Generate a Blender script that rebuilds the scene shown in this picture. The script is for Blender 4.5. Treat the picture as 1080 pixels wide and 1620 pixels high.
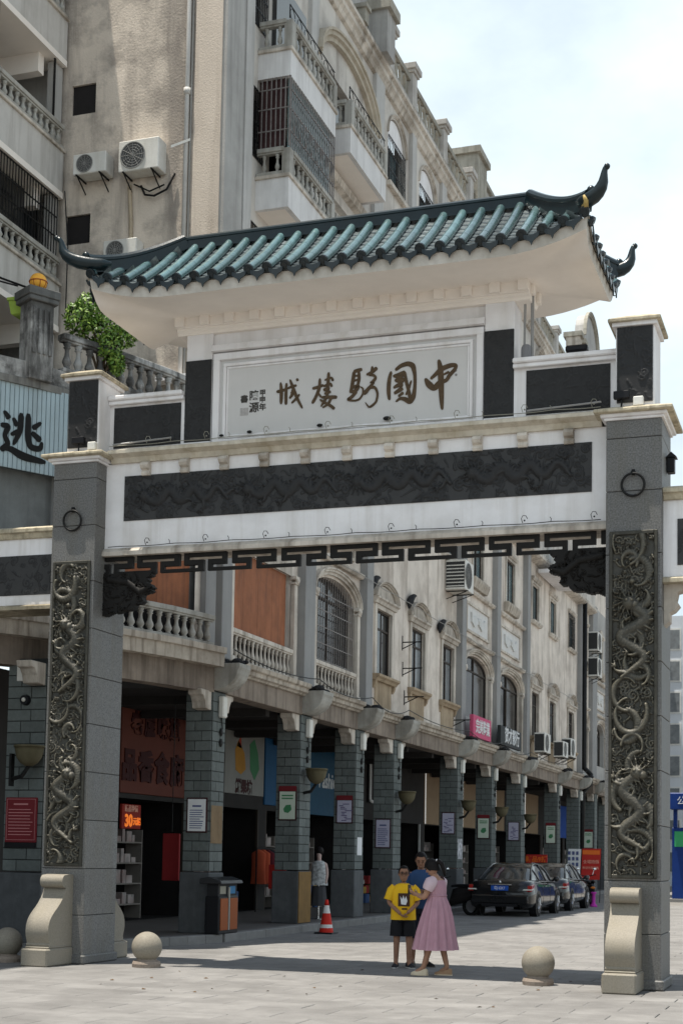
import bpy, bmesh, math, random
import numpy as np
from mathutils import Vector, Matrix
random.seed(11)
RNG = np.random.default_rng(5)
SC = bpy.context.scene
for _o in list(bpy.data.objects): bpy.data.objects.remove(_o)
COL = SC.collection
R = math.radians

# ---------------------------------------------------------------- camera
def make_camera():
    yaw, pitch, roll = -.3325, .0723, .0175
    cy, sy = math.cos(yaw), math.sin(yaw)
    w = Vector((sy*math.cos(pitch), cy*math.cos(pitch), math.sin(pitch)))
    r = Vector((cy, -sy, 0)); u = r.cross(w)
    c, s = math.cos(roll), math.sin(roll)
    r2 = c*r + s*u; u2 = -s*r + c*u
    m = Matrix((r2, u2, -w)).transposed().to_4x4()
    m.translation = Vector((5.5392, -18.9313, 1.65))
    cd = bpy.data.cameras.new('camera'); co = bpy.data.objects.new('camera', cd); COL.objects.link(co)
    co.matrix_world = m
    cd.sensor_width = 36; cd.lens = 51.76; cd.shift_y = (1181.87-810)/1620
    cd.clip_end = 6000; cd.clip_start = .1
    cd.dof.use_dof = True; cd.dof.focus_distance = 20.0; cd.dof.aperture_fstop = 4.0
    SC.camera = co
make_camera()

# ---------------------------------------------------------------- sky, sun, exposure
SUN = Vector((-.145, -.12, 1.0)).normalized()
def make_light():
    wd = bpy.data.worlds.new('World'); SC.world = wd; wd.use_nodes = True
    nt = wd.node_tree; N = nt.nodes; L = nt.links
    bg = N['Background']; bg.inputs['Strength'].default_value = .078
    sky = N.new('ShaderNodeTexSky'); sky.sky_type = 'NISHITA'; sky.sun_disc = False
    sky.sun_elevation = math.asin(SUN.z); sky.sun_rotation = math.atan2(SUN.x, SUN.y)
    sky.air_density = 1.0; sky.dust_density = .5; sky.ozone_density = 1.0
    tc = N.new('ShaderNodeTexCoord'); mp = N.new('ShaderNodeMapping'); mp.inputs['Scale'].default_value = (1, 1, 1.7)
    L.new(tc.outputs['Generated'], mp.inputs['Vector'])
    nz = N.new('ShaderNodeTexNoise'); nz.inputs['Scale'].default_value = 2.6; nz.inputs['Detail'].default_value = 8; nz.inputs['Roughness'].default_value = .55
    L.new(mp.outputs[0], nz.inputs['Vector'])
    rp = N.new('ShaderNodeValToRGB'); rp.color_ramp.elements[0].position = .36; rp.color_ramp.elements[1].position = .62; rp.color_ramp.elements[0].color = (.52, .52, .52, 1)
    L.new(nz.outputs['Fac'], rp.inputs[0])
    mx = N.new('ShaderNodeMixRGB'); mx.inputs[2].default_value = (9.0, 10.2, 10.6, 1)
    sx = N.new('ShaderNodeSeparateXYZ'); L.new(tc.outputs['Generated'], sx.inputs[0])
    hz = N.new('ShaderNodeMapRange'); hz.inputs[1].default_value = .50; hz.inputs[2].default_value = .92; hz.inputs[3].default_value = 1.0; hz.inputs[4].default_value = .15; L.new(sx.outputs['Z'], hz.inputs[0])   # haze faded overhead, above the view, to lower the fill light
    mm = N.new('ShaderNodeMath'); mm.operation = 'MULTIPLY'; L.new(rp.outputs[0], mm.inputs[0]); L.new(hz.outputs[0], mm.inputs[1])
    L.new(mm.outputs[0], mx.inputs[0]); L.new(sky.outputs[0], mx.inputs[1])
    L.new(mx.outputs[0], bg.inputs['Color'])
    ld = bpy.data.lights.new('sun', 'SUN'); ld.energy = 5.0; ld.angle = R(.53); ld.color = (1, .94, .84)
    lo = bpy.data.objects.new('sun', ld); COL.objects.link(lo)
    lo.rotation_euler = SUN.to_track_quat('Z', 'Y').to_euler(); lo.location = (0, 0, 60)
make_light()
SC.view_settings.view_transform = 'Standard'; SC.view_settings.look = 'None'
SC.view_settings.exposure = .58; SC.view_settings.gamma = 1.0
SC.view_settings.use_curve_mapping = False
SC.cycles.max_bounces = 6; SC.cycles.diffuse_bounces = 4; SC.cycles.glossy_bounces = 3
SC.cycles.use_denoising = True

# ---------------------------------------------------------------- materials
MATS = {}
def M(name, c, r=.8, v=.12, s=4., grime=0., gc=(.05, .045, .04), streak=0., sc=None, bump=.15, bs=45., metal=0., rnd=0., spec=.16, coat=0., edge=0., ec=(.4, .38, .33), glow=0., gs=.6, alpha=1., gth=(.45, .68), sth=(.47, .69)):
    if name in MATS: return MATS[name]
    m = bpy.data.materials.new(name); m.use_nodes = True; MATS[name] = m
    nt = m.node_tree; N = nt.nodes; L = nt.links; b = N['Principled BSDF']
    b.inputs['Roughness'].default_value = r; b.inputs['Metallic'].default_value = metal
    b.inputs['Specular IOR Level'].default_value = spec; b.inputs['Coat Weight'].default_value = coat
    b.inputs['Coat Roughness'].default_value = .08
    if glow:
        b.inputs['Emission Color'].default_value = (*c, 1); b.inputs['Emission Strength'].default_value = glow
    geo = N.new('ShaderNodeNewGeometry'); pos = geo.outputs['Position']
    def noise(scale, det=5, vec=None, rough=.6):
        n = N.new('ShaderNodeTexNoise'); n.inputs['Scale'].default_value = scale; n.inputs['Detail'].default_value = det
        n.inputs['Roughness'].default_value = rough
        L.new(vec if vec else pos, n.inputs['Vector']); return n.outputs['Fac']
    def mrange(f, a, bb, lo, hi):
        q = N.new('ShaderNodeMapRange'); q.inputs[1].default_value = a; q.inputs[2].default_value = bb
        q.inputs[3].default_value = lo; q.inputs[4].default_value = hi; L.new(f, q.inputs[0]); return q.outputs[0]
    def mul(a, bb):
        q = N.new('ShaderNodeMath'); q.operation = 'MULTIPLY'
        for i, x in enumerate((a, bb)):
            if isinstance(x, (int, float)): q.inputs[i].default_value = x
            else: L.new(x, q.inputs[i])
        return q.outputs[0]
    val = mrange(noise(s), .25, .75, 1-v, 1+v)
    if rnd:
        oi = N.new('ShaderNodeObjectInfo'); val = mul(val, mrange(oi.outputs['Random'], 0, 1, 1-rnd, 1+rnd))
    hs = N.new('ShaderNodeHueSaturation'); hs.inputs['Color'].default_value = (*c, 1); L.new(val, hs.inputs['Value'])
    colr = hs.outputs[0]
    def mix(f, col2):
        nonlocal colr
        q = N.new('ShaderNodeMixRGB'); L.new(f, q.inputs[0]); L.new(colr, q.inputs[1]); q.inputs[2].default_value = (*col2, 1); colr = q.outputs[0]
    if grime: mix(mrange(noise(gs, 9, rough=.68), gth[0], gth[1], 0, grime), gc)
    if streak:
        mp = N.new('ShaderNodeMapping'); mp.inputs['Scale'].default_value = sc or (5, 5, .32); L.new(pos, mp.inputs['Vector'])
        mix(mrange(noise(1.0, 6, mp.outputs[0], .62), sth[0], sth[1], 0, streak), gc)
    if edge: mix(mrange(geo.outputs['Pointiness'], .5, .6, 0, edge), ec)
    L.new(colr, b.inputs['Base Color'])
    if bump:
        bp = N.new('ShaderNodeBump'); bp.inputs['Strength'].default_value = bump; bp.inputs['Distance'].default_value = .02
        L.new(noise(bs, 4), bp.inputs['Height']); L.new(bp.outputs[0], b.inputs['Normal'])
    if alpha < 1: b.inputs['Alpha'].default_value = alpha
    return m

GR = (.045, .042, .036)
white = M('white_paint', (.80, .785, .79), .75, .06, 3, .25, (.32, .27, .2), .28, bump=.06)
soff = M('cream_soffit', (.86, .80, .735), .8, .05, 2, .15, (.6, .5, .42), 0, bump=.05)
coping = M('stained_coping', (.52, .46, .345), .85, .25, 9, .75, (.10, .08, .05), .55, (9, 9, 1.2), bump=.3)
granite = M('granite', (.150, .149, .147), .5, .55, 48, .35, (.13, .118, .09), .35, (6, 6, .5), bump=.08, bs=160, rnd=.09)
gjoint = M('granite_joint', (.05, .05, .05), .9)
drumst = M('carved_granite', (.245, .222, .185), .6, .2, 50, .3, (.2, .17, .11), .15, bump=.1, bs=120)
bronze = M('dark_bronze', (.050, .047, .038), .52, .3, 14, .3, (.022, .022, .02), 0, bump=.2, bs=50, metal=.1, spec=.4, edge=.7, ec=(.24, .215, .155))
slate = M('dark_relief_stone', (.030, .030, .031), .55, .2, 12, .3, (.03, .03, .03), .1, bump=.15, bs=60, edge=.3, ec=(.09, .09, .09))
fretm = M('dark_fret', (.013, .012, .011), .6, .2, 10)
tile_c = M('glazed_tile', (.085, .155, .16), .26, .35, 8, .4, (.10, .12, .115), 0, bump=.1, rnd=.35, spec=.5, coat=.8)
tile_p = M('glazed_pan_tile', (.17, .195, .20), .15, .5, 14, .65, (.03, .035, .035), 0, bump=.1, rnd=.2, spec=.6, coat=.3)
ridgem = M('glazed_ridge', (.006, .016, .021), .28, .3, 6, .3, (.03, .035, .03), 0, bump=.08, spec=.3, coat=.06)
tile_d = M('dark_glaze', (.008, .016, .021), .3, .3, 10, .3, (.05, .05, .045), 0, bump=.1, rnd=.25, spec=.3, coat=.06)
mortar = M('roof_mortar', (.42, .39, .34), .9, .2, 12, .6, (.15, .13, .1), 0, bump=.3)
ink = M('bronze_lettering', (.085, .055, .03), .5, .3, 20)
iron = M('black_iron', (.02, .02, .02), .5, .3, 15, metal=.5)
wallm = M('beige_plaster', (.70, .63, .555), .88, .12, 1.5, .5, (.27, .22, .18), .75, (1.9,1.9,.26), bump=.25, sth=(.50,.70), gth=(.46,.64))
wallg = M('grey_plaster', (.42, .41, .39), .88, .1, 1.5, .45, (.2, .19, .18), .45, bump=.2)
south = M('stained_wall', (.64, .56, .475), .9, .16, 1.1, .7, (.24, .21, .185), .75, (1.6, 1.6, .16), bump=.55, bs=22, gs=.9, gth=(.47, .62), sth=(.48, .64))
trim = M('cream_trim', (.62, .565, .495), .82, .14, 3, .65, (.15, .12, .09), .7, bump=.15)
ledgem = M('stained_ledge', (.50, .445, .375), .85, .16, 4, .6, (.13, .10, .075), .8, (7, 7, .55), bump=.25)
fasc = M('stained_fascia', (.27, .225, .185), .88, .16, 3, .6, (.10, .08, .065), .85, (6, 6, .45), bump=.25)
pilm = M('grey_pilaster', (.30, .297, .29), .85, .08, 2, .4, (.2, .2, .2), .45, bump=.12)
bowlm = M('grey_bracket', (.42, .41, .375), .85, .14, 5, .55, (.12, .10, .075), .5, bump=.2)
sooty = M('soot', (.03, .03, .032), .95, .3, 8, bump=.6)
brickm = M('grey_green_brick', (.135, .152, .147), .8, .16, 14, .35, (.07, .075, .07), .2, bump=.2, rnd=.16)
bjoint = M('brick_joint', (.035, .038, .038), .95)
plinth = M('dark_plinth', (.10, .105, .11), .75, .2, 6, .4, (.05, .05, .05), .3, bump=.15)
apron = M('tan_apron', (.40, .315, .22), .85, .14, 4, .6, (.17, .125, .08), .6, bump=.15)
wood = M('red_brown_board', (.30, .115, .055), .7, .2, 3, .45, (.11, .05, .035), .5, (10, 10, .6), bump=.15, rnd=.12)
glass = M('dark_glass', (.014, .016, .018), .12, .4, 2.2, bump=.02, bs=3, spec=.8)
glassp = M('pale_curtain_glass', (.16, .175, .185), .15, .35, 3, bump=.0, spec=.7)
glassb = M('blue_glass', (.10, .15, .165), .1, .4, 2.5, spec=.8, bump=0)
wframe = M('dark_window_frame', (.05, .04, .033), .6)
lframe = M('pale_window_frame', (.62, .62, .6), .6, .1, 6, .3, (.3, .27, .22))
bars = M('rusted_bars', (.22, .2, .19), .6, .3, 10, metal=.3)
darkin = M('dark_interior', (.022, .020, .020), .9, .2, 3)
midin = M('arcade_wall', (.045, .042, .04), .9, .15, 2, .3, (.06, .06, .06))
acw = M('white_enamel', (.70, .69, .65), .5, .06, 6, .3, (.4, .35, .27), .3, (7, 7, .7))
acd = M('dark_grille', (.04, .04, .04), .6, .2, 20)
def flat(name, c, r=.6, v=.06): return M(name, c, r, v, 5, bump=.03)
papr = flat('white_paper', (.68, .69, .70)); papl = flat('lilac_paper', (.45, .44, .55)); papg = flat('pale_green_paper', (.55, .62, .52))
redp = flat('maroon_plastic', (.16, .02, .025)); redb = flat('red_banner', (.45, .03, .025)); orang = flat('orange_print', (.75, .16, .03))
inkp = flat('dark_print', (.03, .03, .05)); greenp = flat('green_print', (.06, .22, .10)); bluep = flat('blue_sign', (.02, .10, .22)); blueb = flat('strong_blue', (.02, .09, .42))
blackp = flat('black_plastic', (.012, .012, .014), .4); pinkp = flat('pink_sign', (.52, .08, .17)); yel = flat('yellow_cloth', (.72, .42, .02), .85)

# ---------------------------------------------------------------- mesh builder
class MB:
    def __init__(s): s.v = []; s.f = []
    def add(s, v, f):
        n = len(s.v); s.v.extend(v); s.f.extend([tuple(i+n for i in q) for q in f]); return s
    def box(s, x0, x1, y0, y1, z0, z1):
        if x0 > x1: x0, x1 = x1, x0
        if y0 > y1: y0, y1 = y1, y0
        if z0 > z1: z0, z1 = z1, z0
        return s.add([(x0,y0,z0),(x1,y0,z0),(x1,y1,z0),(x0,y1,z0),(x0,y0,z1),(x1,y0,z1),(x1,y1,z1),(x0,y1,z1)],
                     [(3,2,1,0),(4,5,6,7),(0,1,5,4),(1,2,6,5),(2,3,7,6),(3,0,4,7)])
    def obox(s, c, d, l, w, z0, z1):
        """box centred at plan point c, length l along plan direction d, width w across"""
        d = Vector((d[0], d[1])).normalized(); n = Vector((-d.y, d.x)); c = Vector((c[0], c[1]))
        q = [c-d*l/2-n*w/2, c+d*l/2-n*w/2, c+d*l/2+n*w/2, c-d*l/2+n*w/2]
        return s.add([(p.x,p.y,z) for z in (z0,z1) for p in q], [(3,2,1,0),(4,5,6,7),(0,1,5,4),(1,2,6,5),(2,3,7,6),(3,0,4,7)])
    def prism(s, pts, axis, a, b):
        """polygon pts in the plane across axis, extruded a..b. axis x: (y,z); y: (x,z); z: (x,y)"""
        def P(p, t): return {'x': (t,p[0],p[1]), 'y': (p[0],t,p[1]), 'z': (p[0],p[1],t)}[axis]
        n = len(pts); v = [P(p,a) for p in pts]+[P(p,b) for p in pts]
        f = [tuple(range(n)), tuple(range(2*n-1,n-1,-1))]+[(i,i+n,(i+1)%n+n,(i+1)%n) for i in range(n)]
        return s.add(v, f)
    def lathe(s, prof, c=(0,0,0), n=12, caps=True):
        v=[]; f=[]
        for r,z in prof:
            for i in range(n):
                a = 2*math.pi*i/n; v.append((c[0]+r*math.cos(a), c[1]+r*math.sin(a), c[2]+z))
        for k in range(len(prof)-1):
            for i in range(n):
                j=(i+1)%n; f.append((k*n+i,k*n+j,(k+1)*n+j,(k+1)*n+i))
        if caps: f.append(tuple(range(n-1,-1,-1))); f.append(tuple((len(prof)-1)*n+i for i in range(n)))
        return s.add(v,f)
    def tube(s, pts, r, n=8, closed=False, caps=True):
        pts=[Vector(p) for p in pts]; m=len(pts); rs = r if isinstance(r,(list,tuple)) else [r]*m
        v=[]; f=[]; up=None
        for k,p in enumerate(pts):
            if closed: t=pts[(k+1)%m]-pts[k-1]
            else: t=pts[min(k+1,m-1)]-pts[max(k-1,0)]
            t = t.normalized() if t.length else Vector((0,0,1))
            if up is None: up = Vector((0,0,1)) if abs(t.z)<.9 else Vector((1,0,0))
            a=t.cross(up); a = a.normalized() if a.length>1e-6 else t.orthogonal().normalized()
            b=a.cross(t); up=b
            for i in range(n):
                w=2*math.pi*i/n; q=p+(a*math.cos(w)+b*math.sin(w))*rs[k]; v.append(tuple(q))
        for k in range(m if closed else m-1):
            for i in range(n):
                j=(i+1)%n; k2=(k+1)%m; f.append((k*n+i,k*n+j,k2*n+j,k2*n+i))
        if caps and not closed: f.append(tuple(range(n-1,-1,-1))); f.append(tuple((m-1)*n+i for i in range(n)))
        return s.add(v,f)
    def grid(s, rows, closed=False):
        """rows of points (equal length) -> quads"""
        n=len(rows[0]); v=[p for r in rows for p in r]; f=[]
        for k in range(len(rows)-1):
            for i in range(n if closed else n-1):
                j=(i+1)%n; f.append((k*n+i,k*n+j,(k+1)*n+j,(k+1)*n+i))
        return s.add(v,f)
    def ball(s, c, r, n=16, m=10, sq=(1,1,1)):
        return s.grid([[(c[0]+sq[0]*r*math.sin(math.pi*k/m)*math.cos(2*math.pi*i/n), c[1]+sq[1]*r*math.sin(math.pi*k/m)*math.sin(2*math.pi*i/n), c[2]-sq[2]*r*math.cos(math.pi*k/m)) for i in range(n)] for k in range(m+1)], True)
    def mesh(s, name, mat, smooth=False, bevel=0, fixn=True):
        me=bpy.data.meshes.new(name); me.from_pydata([tuple(p) for p in s.v], [], s.f)
        if bevel or fixn:
            bm=bmesh.new(); bm.from_mesh(me)
            if fixn:
                bmesh.ops.remove_doubles(bm, verts=bm.verts, dist=1e-5) if smooth else None
                bmesh.ops.recalc_face_normals(bm, faces=bm.faces)
            if bevel:
                ed=[e for e in bm.edges if len(e.link_faces)==2 and e.calc_face_angle(0)>.5]
                bmesh.ops.bevel(bm, geom=ed, offset=bevel, segments=1, affect='EDGES', clamp_overlap=True)
            bm.to_mesh(me); bm.free()
        if smooth: me.shade_smooth()
        if smooth=='auto': me.set_sharp_from_angle(angle=.7)
        if mat: me.materials.append(mat)
        return me
    def build(s, name, mat, parent=None, smooth=False, bevel=0, fixn=True, **kw):
        return link(name, s.mesh(name, mat, smooth, bevel, fixn), parent, **kw)

def rootloc(o):
    p=o; t=Vector((0,0,0))
    while p is not None: t=t+Vector(p.location); p=p.parent
    return t
INV = {}
def link(name, me, parent=None, label=None, kind=None, loc=None, rot=None, scale=None, cat=None, group=None):
    o=bpy.data.objects.new(name, me); COL.objects.link(o)
    if parent is not None:
        o.parent=parent; base=INV.get(parent.name, Vector((0,0,0)))
        if loc is None and rot is None: pass
        o.matrix_parent_inverse = Matrix.Translation(-base); INV[o.name]=Vector((0,0,0))
        if parent.type=='EMPTY' and parent.parent is None: pass
    if loc: o.location=loc
    if rot: o.rotation_euler=rot
    if scale: o.scale=scale
    if label: o['label']=label
    if kind: o['kind']=kind
    if cat: o['category']=cat
    if group: o['group']=group
    return o
def thing(name, label, cat, loc=(0,0,0), group=None):
    """Empty at the thing's base; its parts are modelled in place (world coordinates)"""
    o=bpy.data.objects.new(name, None); COL.objects.link(o); o.location=loc; o.empty_display_size=.2
    INV[o.name]=Vector(loc); o['label']=label; o['category']=cat
    if group: o['group']=group
    return o
def tag(o, label, cat, group=None):
    o['label']=label; o['category']=cat
    if group: o['group']=group
    return o
def dup(root, loc, label=None, rotz=None):
    def cp(o, par):
        c=o.copy(); COL.objects.link(c)
        if par is not None:
            c.parent=par; c.matrix_parent_inverse=o.matrix_parent_inverse.copy()
        for ch in o.children: cp(ch,c)
        return c
    r=cp(root,None); r.location=loc
    if rotz is not None: r.rotation_euler=(0,0,rotz)
    if label: r['label']=label
    return r
def text_mesh(body, size, mat, name='lettering', depth=.004, bold=0.):
    cu=bpy.data.curves.new(name,'FONT'); cu.body=body; cu.size=size; cu.align_x='CENTER'; cu.align_y='CENTER'; cu.extrude=depth; cu.offset=bold; cu.resolution_u=2
    o=bpy.data.objects.new(name,cu); COL.objects.link(o); dg=bpy.context.evaluated_depsgraph_get()
    me=bpy.data.meshes.new_from_object(o.evaluated_get(dg)); bpy.data.objects.remove(o); bpy.data.curves.remove(cu)
    me.materials.clear(); me.materials.append(mat); return me
def text(body, size, mat, loc, face, parent, name='lettering', depth=.004, bold=0., sx=1.):
    """face: 's' looks to -y, 'e' looks to +x, or a plan azimuth of the reading direction in radians"""
    rz = {'s':0., 'e':math.pi/2}.get(face, face)
    return link(name, text_mesh(body,size,mat,name,depth,bold), parent, loc=loc, rot=(math.pi/2,0,rz), scale=(sx,1,1))
# ================================================================ relief carving
class Relief:
    """height field on a w x h panel; strokes raise rounded ridges"""
    def __init__(s, w, h, res=.011):
        s.w, s.h = w, h; s.nx, s.nz = max(8,int(w/res)), max(8,int(h/res))
        s.X = np.linspace(0,w,s.nx); s.Z = np.linspace(0,h,s.nz); s.H = np.zeros((s.nz,s.nx))
    def dab(s, x, z, r, h):
        i0,i1 = np.searchsorted(s.X,(x-r,x+r)); j0,j1 = np.searchsorted(s.Z,(z-r,z+r))
        if i1<=i0 or j1<=j0: return
        d2 = ((s.X[None,i0:i1]-x)**2+(s.Z[j0:j1,None]-z)**2)/r**2
        s.H[j0:j1,i0:i1] = np.maximum(s.H[j0:j1,i0:i1], h*np.sqrt(np.clip(1-d2,0,1)))
    def stroke(s, pts, h):
        """pts (x,z,r) smoothed"""
        pts=np.array(pts,float)
        for a,b in zip(pts[:-1],pts[1:]):
            n=max(2,int(np.hypot(*(b-a)[:2])/(.35*max(.008,min(a[2],b[2]))))+1)
            for t in np.linspace(0,1,n): q=a+(b-a)*t; s.dab(q[0],q[1],max(q[2],.006),h)
    def spiral(s, x, z, r, turns, w, h, dr=1, a0=0.):
        k=int(16*turns)+2
        s.stroke([(x+r*(1-.85*t)*math.cos(a0+dr*t*turns*6.283), z+r*(1-.85*t)*math.sin(a0+dr*t*turns*6.283), w*(1-.4*t)) for t in np.linspace(0,1,k)], h)
    def wisp(s, x, z, ang, ln, w, h, curl=1.):
        p=[]; 
        for t in np.linspace(0,1,9):
            a=ang+curl*math.sin(t*4.5)*.8
            p.append((x,z,w*(1-.75*t))); x+=math.cos(a)*ln/9; z+=math.sin(a)*ln/9
        s.stroke(p,h)
    def dragon(s, path, r, h, rng):
        """path: list of (x,z) control points; thick scaled body with spine fins and legs"""
        P=np.array(path,float); n=len(P); T=np.linspace(0,n-1,n*26)
        xs=np.interp(T,range(n),P[:,0]); zs=np.interp(T,range(n),P[:,1])
        k=np.ones(25)/25; pad=lambda q: np.convolve(np.pad(q,12,'edge'),k,'valid')
        xs,zs=pad(xs),pad(zs); m=len(xs); t=np.linspace(0,1,m)
        rr=r*(.55+.75*np.sin(np.pi*np.clip(t*1.05,0,1))**.6)*(1-.35*t)
        s.stroke(list(zip(xs,zs,rr)),h)
        for i in range(4,m-4,7):
            dx,dz=xs[i+2]-xs[i-2],zs[i+2]-zs[i-2]; l=math.hypot(dx,dz)+1e-9; nx,nz=-dz/l,dx/l
            for sgn in (1,):
                s.stroke([(xs[i]+nx*rr[i]*.6*sgn,zs[i]+nz*rr[i]*.6*sgn,rr[i]*.3),(xs[i]+nx*rr[i]*1.45*sgn-dx/l*.03,zs[i]+nz*rr[i]*1.45*sgn-dz/l*.03,rr[i]*.12)],h*.9)
            for q in (-.55,0,.55): s.dab(xs[i]+nx*rr[i]*q,zs[i]+nz*rr[i]*q,rr[i]*.26,h*math.sqrt(1-q*q)*1.06)
        for i in range(m//5,m-6,m//4):
            a=rng.uniform(0,6.28); s.wisp(xs[i],zs[i],a,.2,r*.6,h*.95,.6)
            ex,ez=xs[i]+math.cos(a)*.17,zs[i]+math.sin(a)*.17
            for da in (-.7,0,.7): s.stroke([(ex,ez,r*.22),(ex+.07*math.cos(a+da),ez+.07*math.sin(a+da),r*.1)],h)
        hx,hz=xs[0],zs[0]                                   # head with mane and whiskers
        s.dab(hx,hz,r*1.25,h*1.35); s.dab(hx+r*.8,hz-r*.3,r*.85,h*1.2); s.dab(hx-r*.3,hz+r*.4,r*.5,h*1.45); s.dab(hx+r*.5,hz+r*.35,r*.28,h*1.55)
        for a in np.linspace(.6,5.4,11): s.wisp(hx+math.cos(a)*r,hz+math.sin(a)*r,a+.3,.16,.013,h*.85,rng.uniform(-1.2,1.2))
    def fill(s, rng, n, size, h):
        for _ in range(n):
            x,z=rng.uniform(0,s.w),rng.uniform(0,s.h); q=rng.uniform(.6,1.3)*size
            if rng.random()<.55: s.spiral(x,z,q,rng.uniform(1,1.7),q*.24,h*rng.uniform(.35,.75),rng.choice([-1,1]),rng.uniform(0,6))
            else: s.wisp(x,z,rng.uniform(0,6.28),q*3.2,q*.26,h*rng.uniform(.35,.75),rng.uniform(-1.4,1.4))
    def mesh(s, x0, z0, y, mb=None, mask=None, back=.03):
        """front face at y, relief rising towards -y"""
        mb=mb or MB(); X,Z=np.meshgrid(s.X+x0,s.Z+z0)
        v=np.stack([X,y-s.H,Z],-1).reshape(-1,3); nx=s.nx; f=[]
        for j in range(s.nz-1):
            for i in range(nx-1):
                if mask is not None and not mask[j,i]: continue
                a=j*nx+i; f.append((a,a+1,a+nx+1,a+nx))
        mb.add([tuple(p) for p in v.tolist()], f); return mb

# ================================================================ the memorial gate
gate = thing('memorial_gate', 'tall grey granite and white memorial gate with teal tiled roof spanning the street', 'gate', (-1.14,.49,0))
PX = [(-5.583,-4.868),(2.575,3.290)]
COURSES = [0,.7,1.37,2.07,2.77,3.47,4.17,4.87,5.57,6.4,7.1,7.34]
for x0,x1 in PX:
    core = MB().box(x0+.02,x1-.02,.02,.95,0,7.34).build('pillar', gjoint, gate)
    for a,b in zip(COURSES[:-1],COURSES[1:]):
        MB().box(x0,x1,0,.97,a+.004,b-.004).build('granite_block', granite, core, bevel=.006)
    MB().box(x0-.035,x1+.035,-.035,1.005,.004,.13).build('pillar_plinth', granite, gate, bevel=.015)
    # framed dragon relief on the front
    rx0,rx1,rz0,rz1 = x0+.05,x1-.05,1.40,5.87
    fr = MB()
    fr.box(rx0,rx0+.045,-.035,.004,rz0,rz1).box(rx1-.045,rx1,-.035,.004,rz0,rz1).box(rx0+.045,rx1-.045,-.034,.004,rz0,rz0+.05).box(rx0+.045,rx1-.045,-.034,.004,rz1-.05,rz1)
    fr.build('relief_frame', M('bronze_frame',(.06,.057,.047),.5,.3,14,metal=.3), gate, bevel=.008)
    w,h = rx1-rx0-.09, rz1-rz0-.1
    rl = Relief(w,h,.0095); rng=np.random.default_rng(3 if x0<0 else 8)
    rl.fill(rng, 330, .062, .055)
    for k in range(20):
        cx_,cz_=w*rng.uniform(.25,.75),h*(k+.5)/20+rng.uniform(-.05,.05); ra=rng.uniform(.10,.24); a0=rng.uniform(0,6.28); sp_=rng.uniform(2.6,5.0)*rng.choice([-1,1]); br=rng.uniform(.030,.058)
        rl.stroke([(cx_+ra*(1-.3*u)*math.cos(a0+sp_*u),cz_+ra*1.25*(1-.3*u)*math.sin(a0+sp_*u),br*(.45+.75*math.sin(math.pi*min(1,u*1.1+.08)))) for u in np.linspace(0,1,22)],rng.uniform(.06,.095))
    for k in range(2):
        zt=h*(.80-.5*k); pa=[(w*(.66 if k%2 else .36),zt)]
        for q in range(4): pa.append((w*((.16 if (q+k)%2 else .84)+rng.uniform(-.1,.1)), zt-.22-q*.26+rng.uniform(-.05,.05)))
        rl.dragon(pa,.082,.105,rng)
    rl.dab(w*.48,h*.86,.045,.09); rl.dab(w*.52,h*.25,.045,.09)
    rl.fill(rng, 330, .027, .10)
    rl.H += .004*np.random.default_rng(1).random(rl.H.shape)*(rl.H>.02)
    rl.mesh(rx0+.045, rz0+.05, -.004).build('dragon_relief', bronze, gate, smooth=True, fixn=False)
    # iron ring
    rc=((x0+x1)/2-.005, -.03, 6.47); rg=MB()
    rg.tube([(rc[0]+.145*math.cos(a),rc[1]-.01-.012*math.sin(a),rc[2]+.145*math.sin(a)) for a in np.linspace(0,2*math.pi,28,endpoint=False)], .016, 8, closed=True)
    rg.ball((rc[0],-.02,rc[2]+.16),.035,8,6).box(rc[0]-.02,rc[0]+.02,-.04,.0,rc[2]+.13,rc[2]+.2)
    rg.build('iron_ring', iron, gate, smooth=True)
    # coping with moulded underside
    cp=MB(); cp.box(x0-.03,x1+.03,-.03,1.0,7.34,7.375).box(x0-.07,x1+.07,-.07,1.04,7.375,7.42); cp.build('coping_moulding', white, gate, bevel=.008)
    cp=MB(); e=.15
    cp.add([(x0-e,-e,7.42),(x1+e,-e,7.42),(x1+e,.97+e,7.42),(x0-e,.97+e,7.42),(x0-e,-e,7.465),(x1+e,-e,7.465),(x1+e,.97+e,7.465),(x0-e,.97+e,7.465),(x0+.08,.0,7.52),(x1-.08,.0,7.52),(x1-.08,.9,7.52),(x0+.08,.9,7.52)],
           [(3,2,1,0),(0,1,5,4),(1,2,6,5),(2,3,7,6),(3,0,4,7),(4,5,9,8),(5,6,10,9),(6,7,11,10),(7,4,8,11),(8,9,10,11)])
    cp.build('coping', coping, gate, bevel=.01)
    # upper post
    ux0,ux1 = (-5.39,-4.875) if x0<0 else (2.69,3.19)
    MB().box(ux0,ux1,.02,.66,7.5,8.58).build('post', white, gate, bevel=.01)
    pr=Relief(ux1-ux0-.06,.98,.012); pr.fill(np.random.default_rng(4),34,.05,.022); pr.mesh(ux0+.03,7.58,-.004).build('post_panel', slate, gate, smooth=True, fixn=False)
    MB().box(ux0+.02,ux1-.02,-.003,.018,7.57,8.57).build('post_panel_backing', slate, gate)
    cp=MB(); cp.box(ux0-.04,ux1+.04,-.04,.72,8.58,8.63); cp.build('post_moulding', white, gate)
    e=.09; z=8.63; cp=MB()
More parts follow.
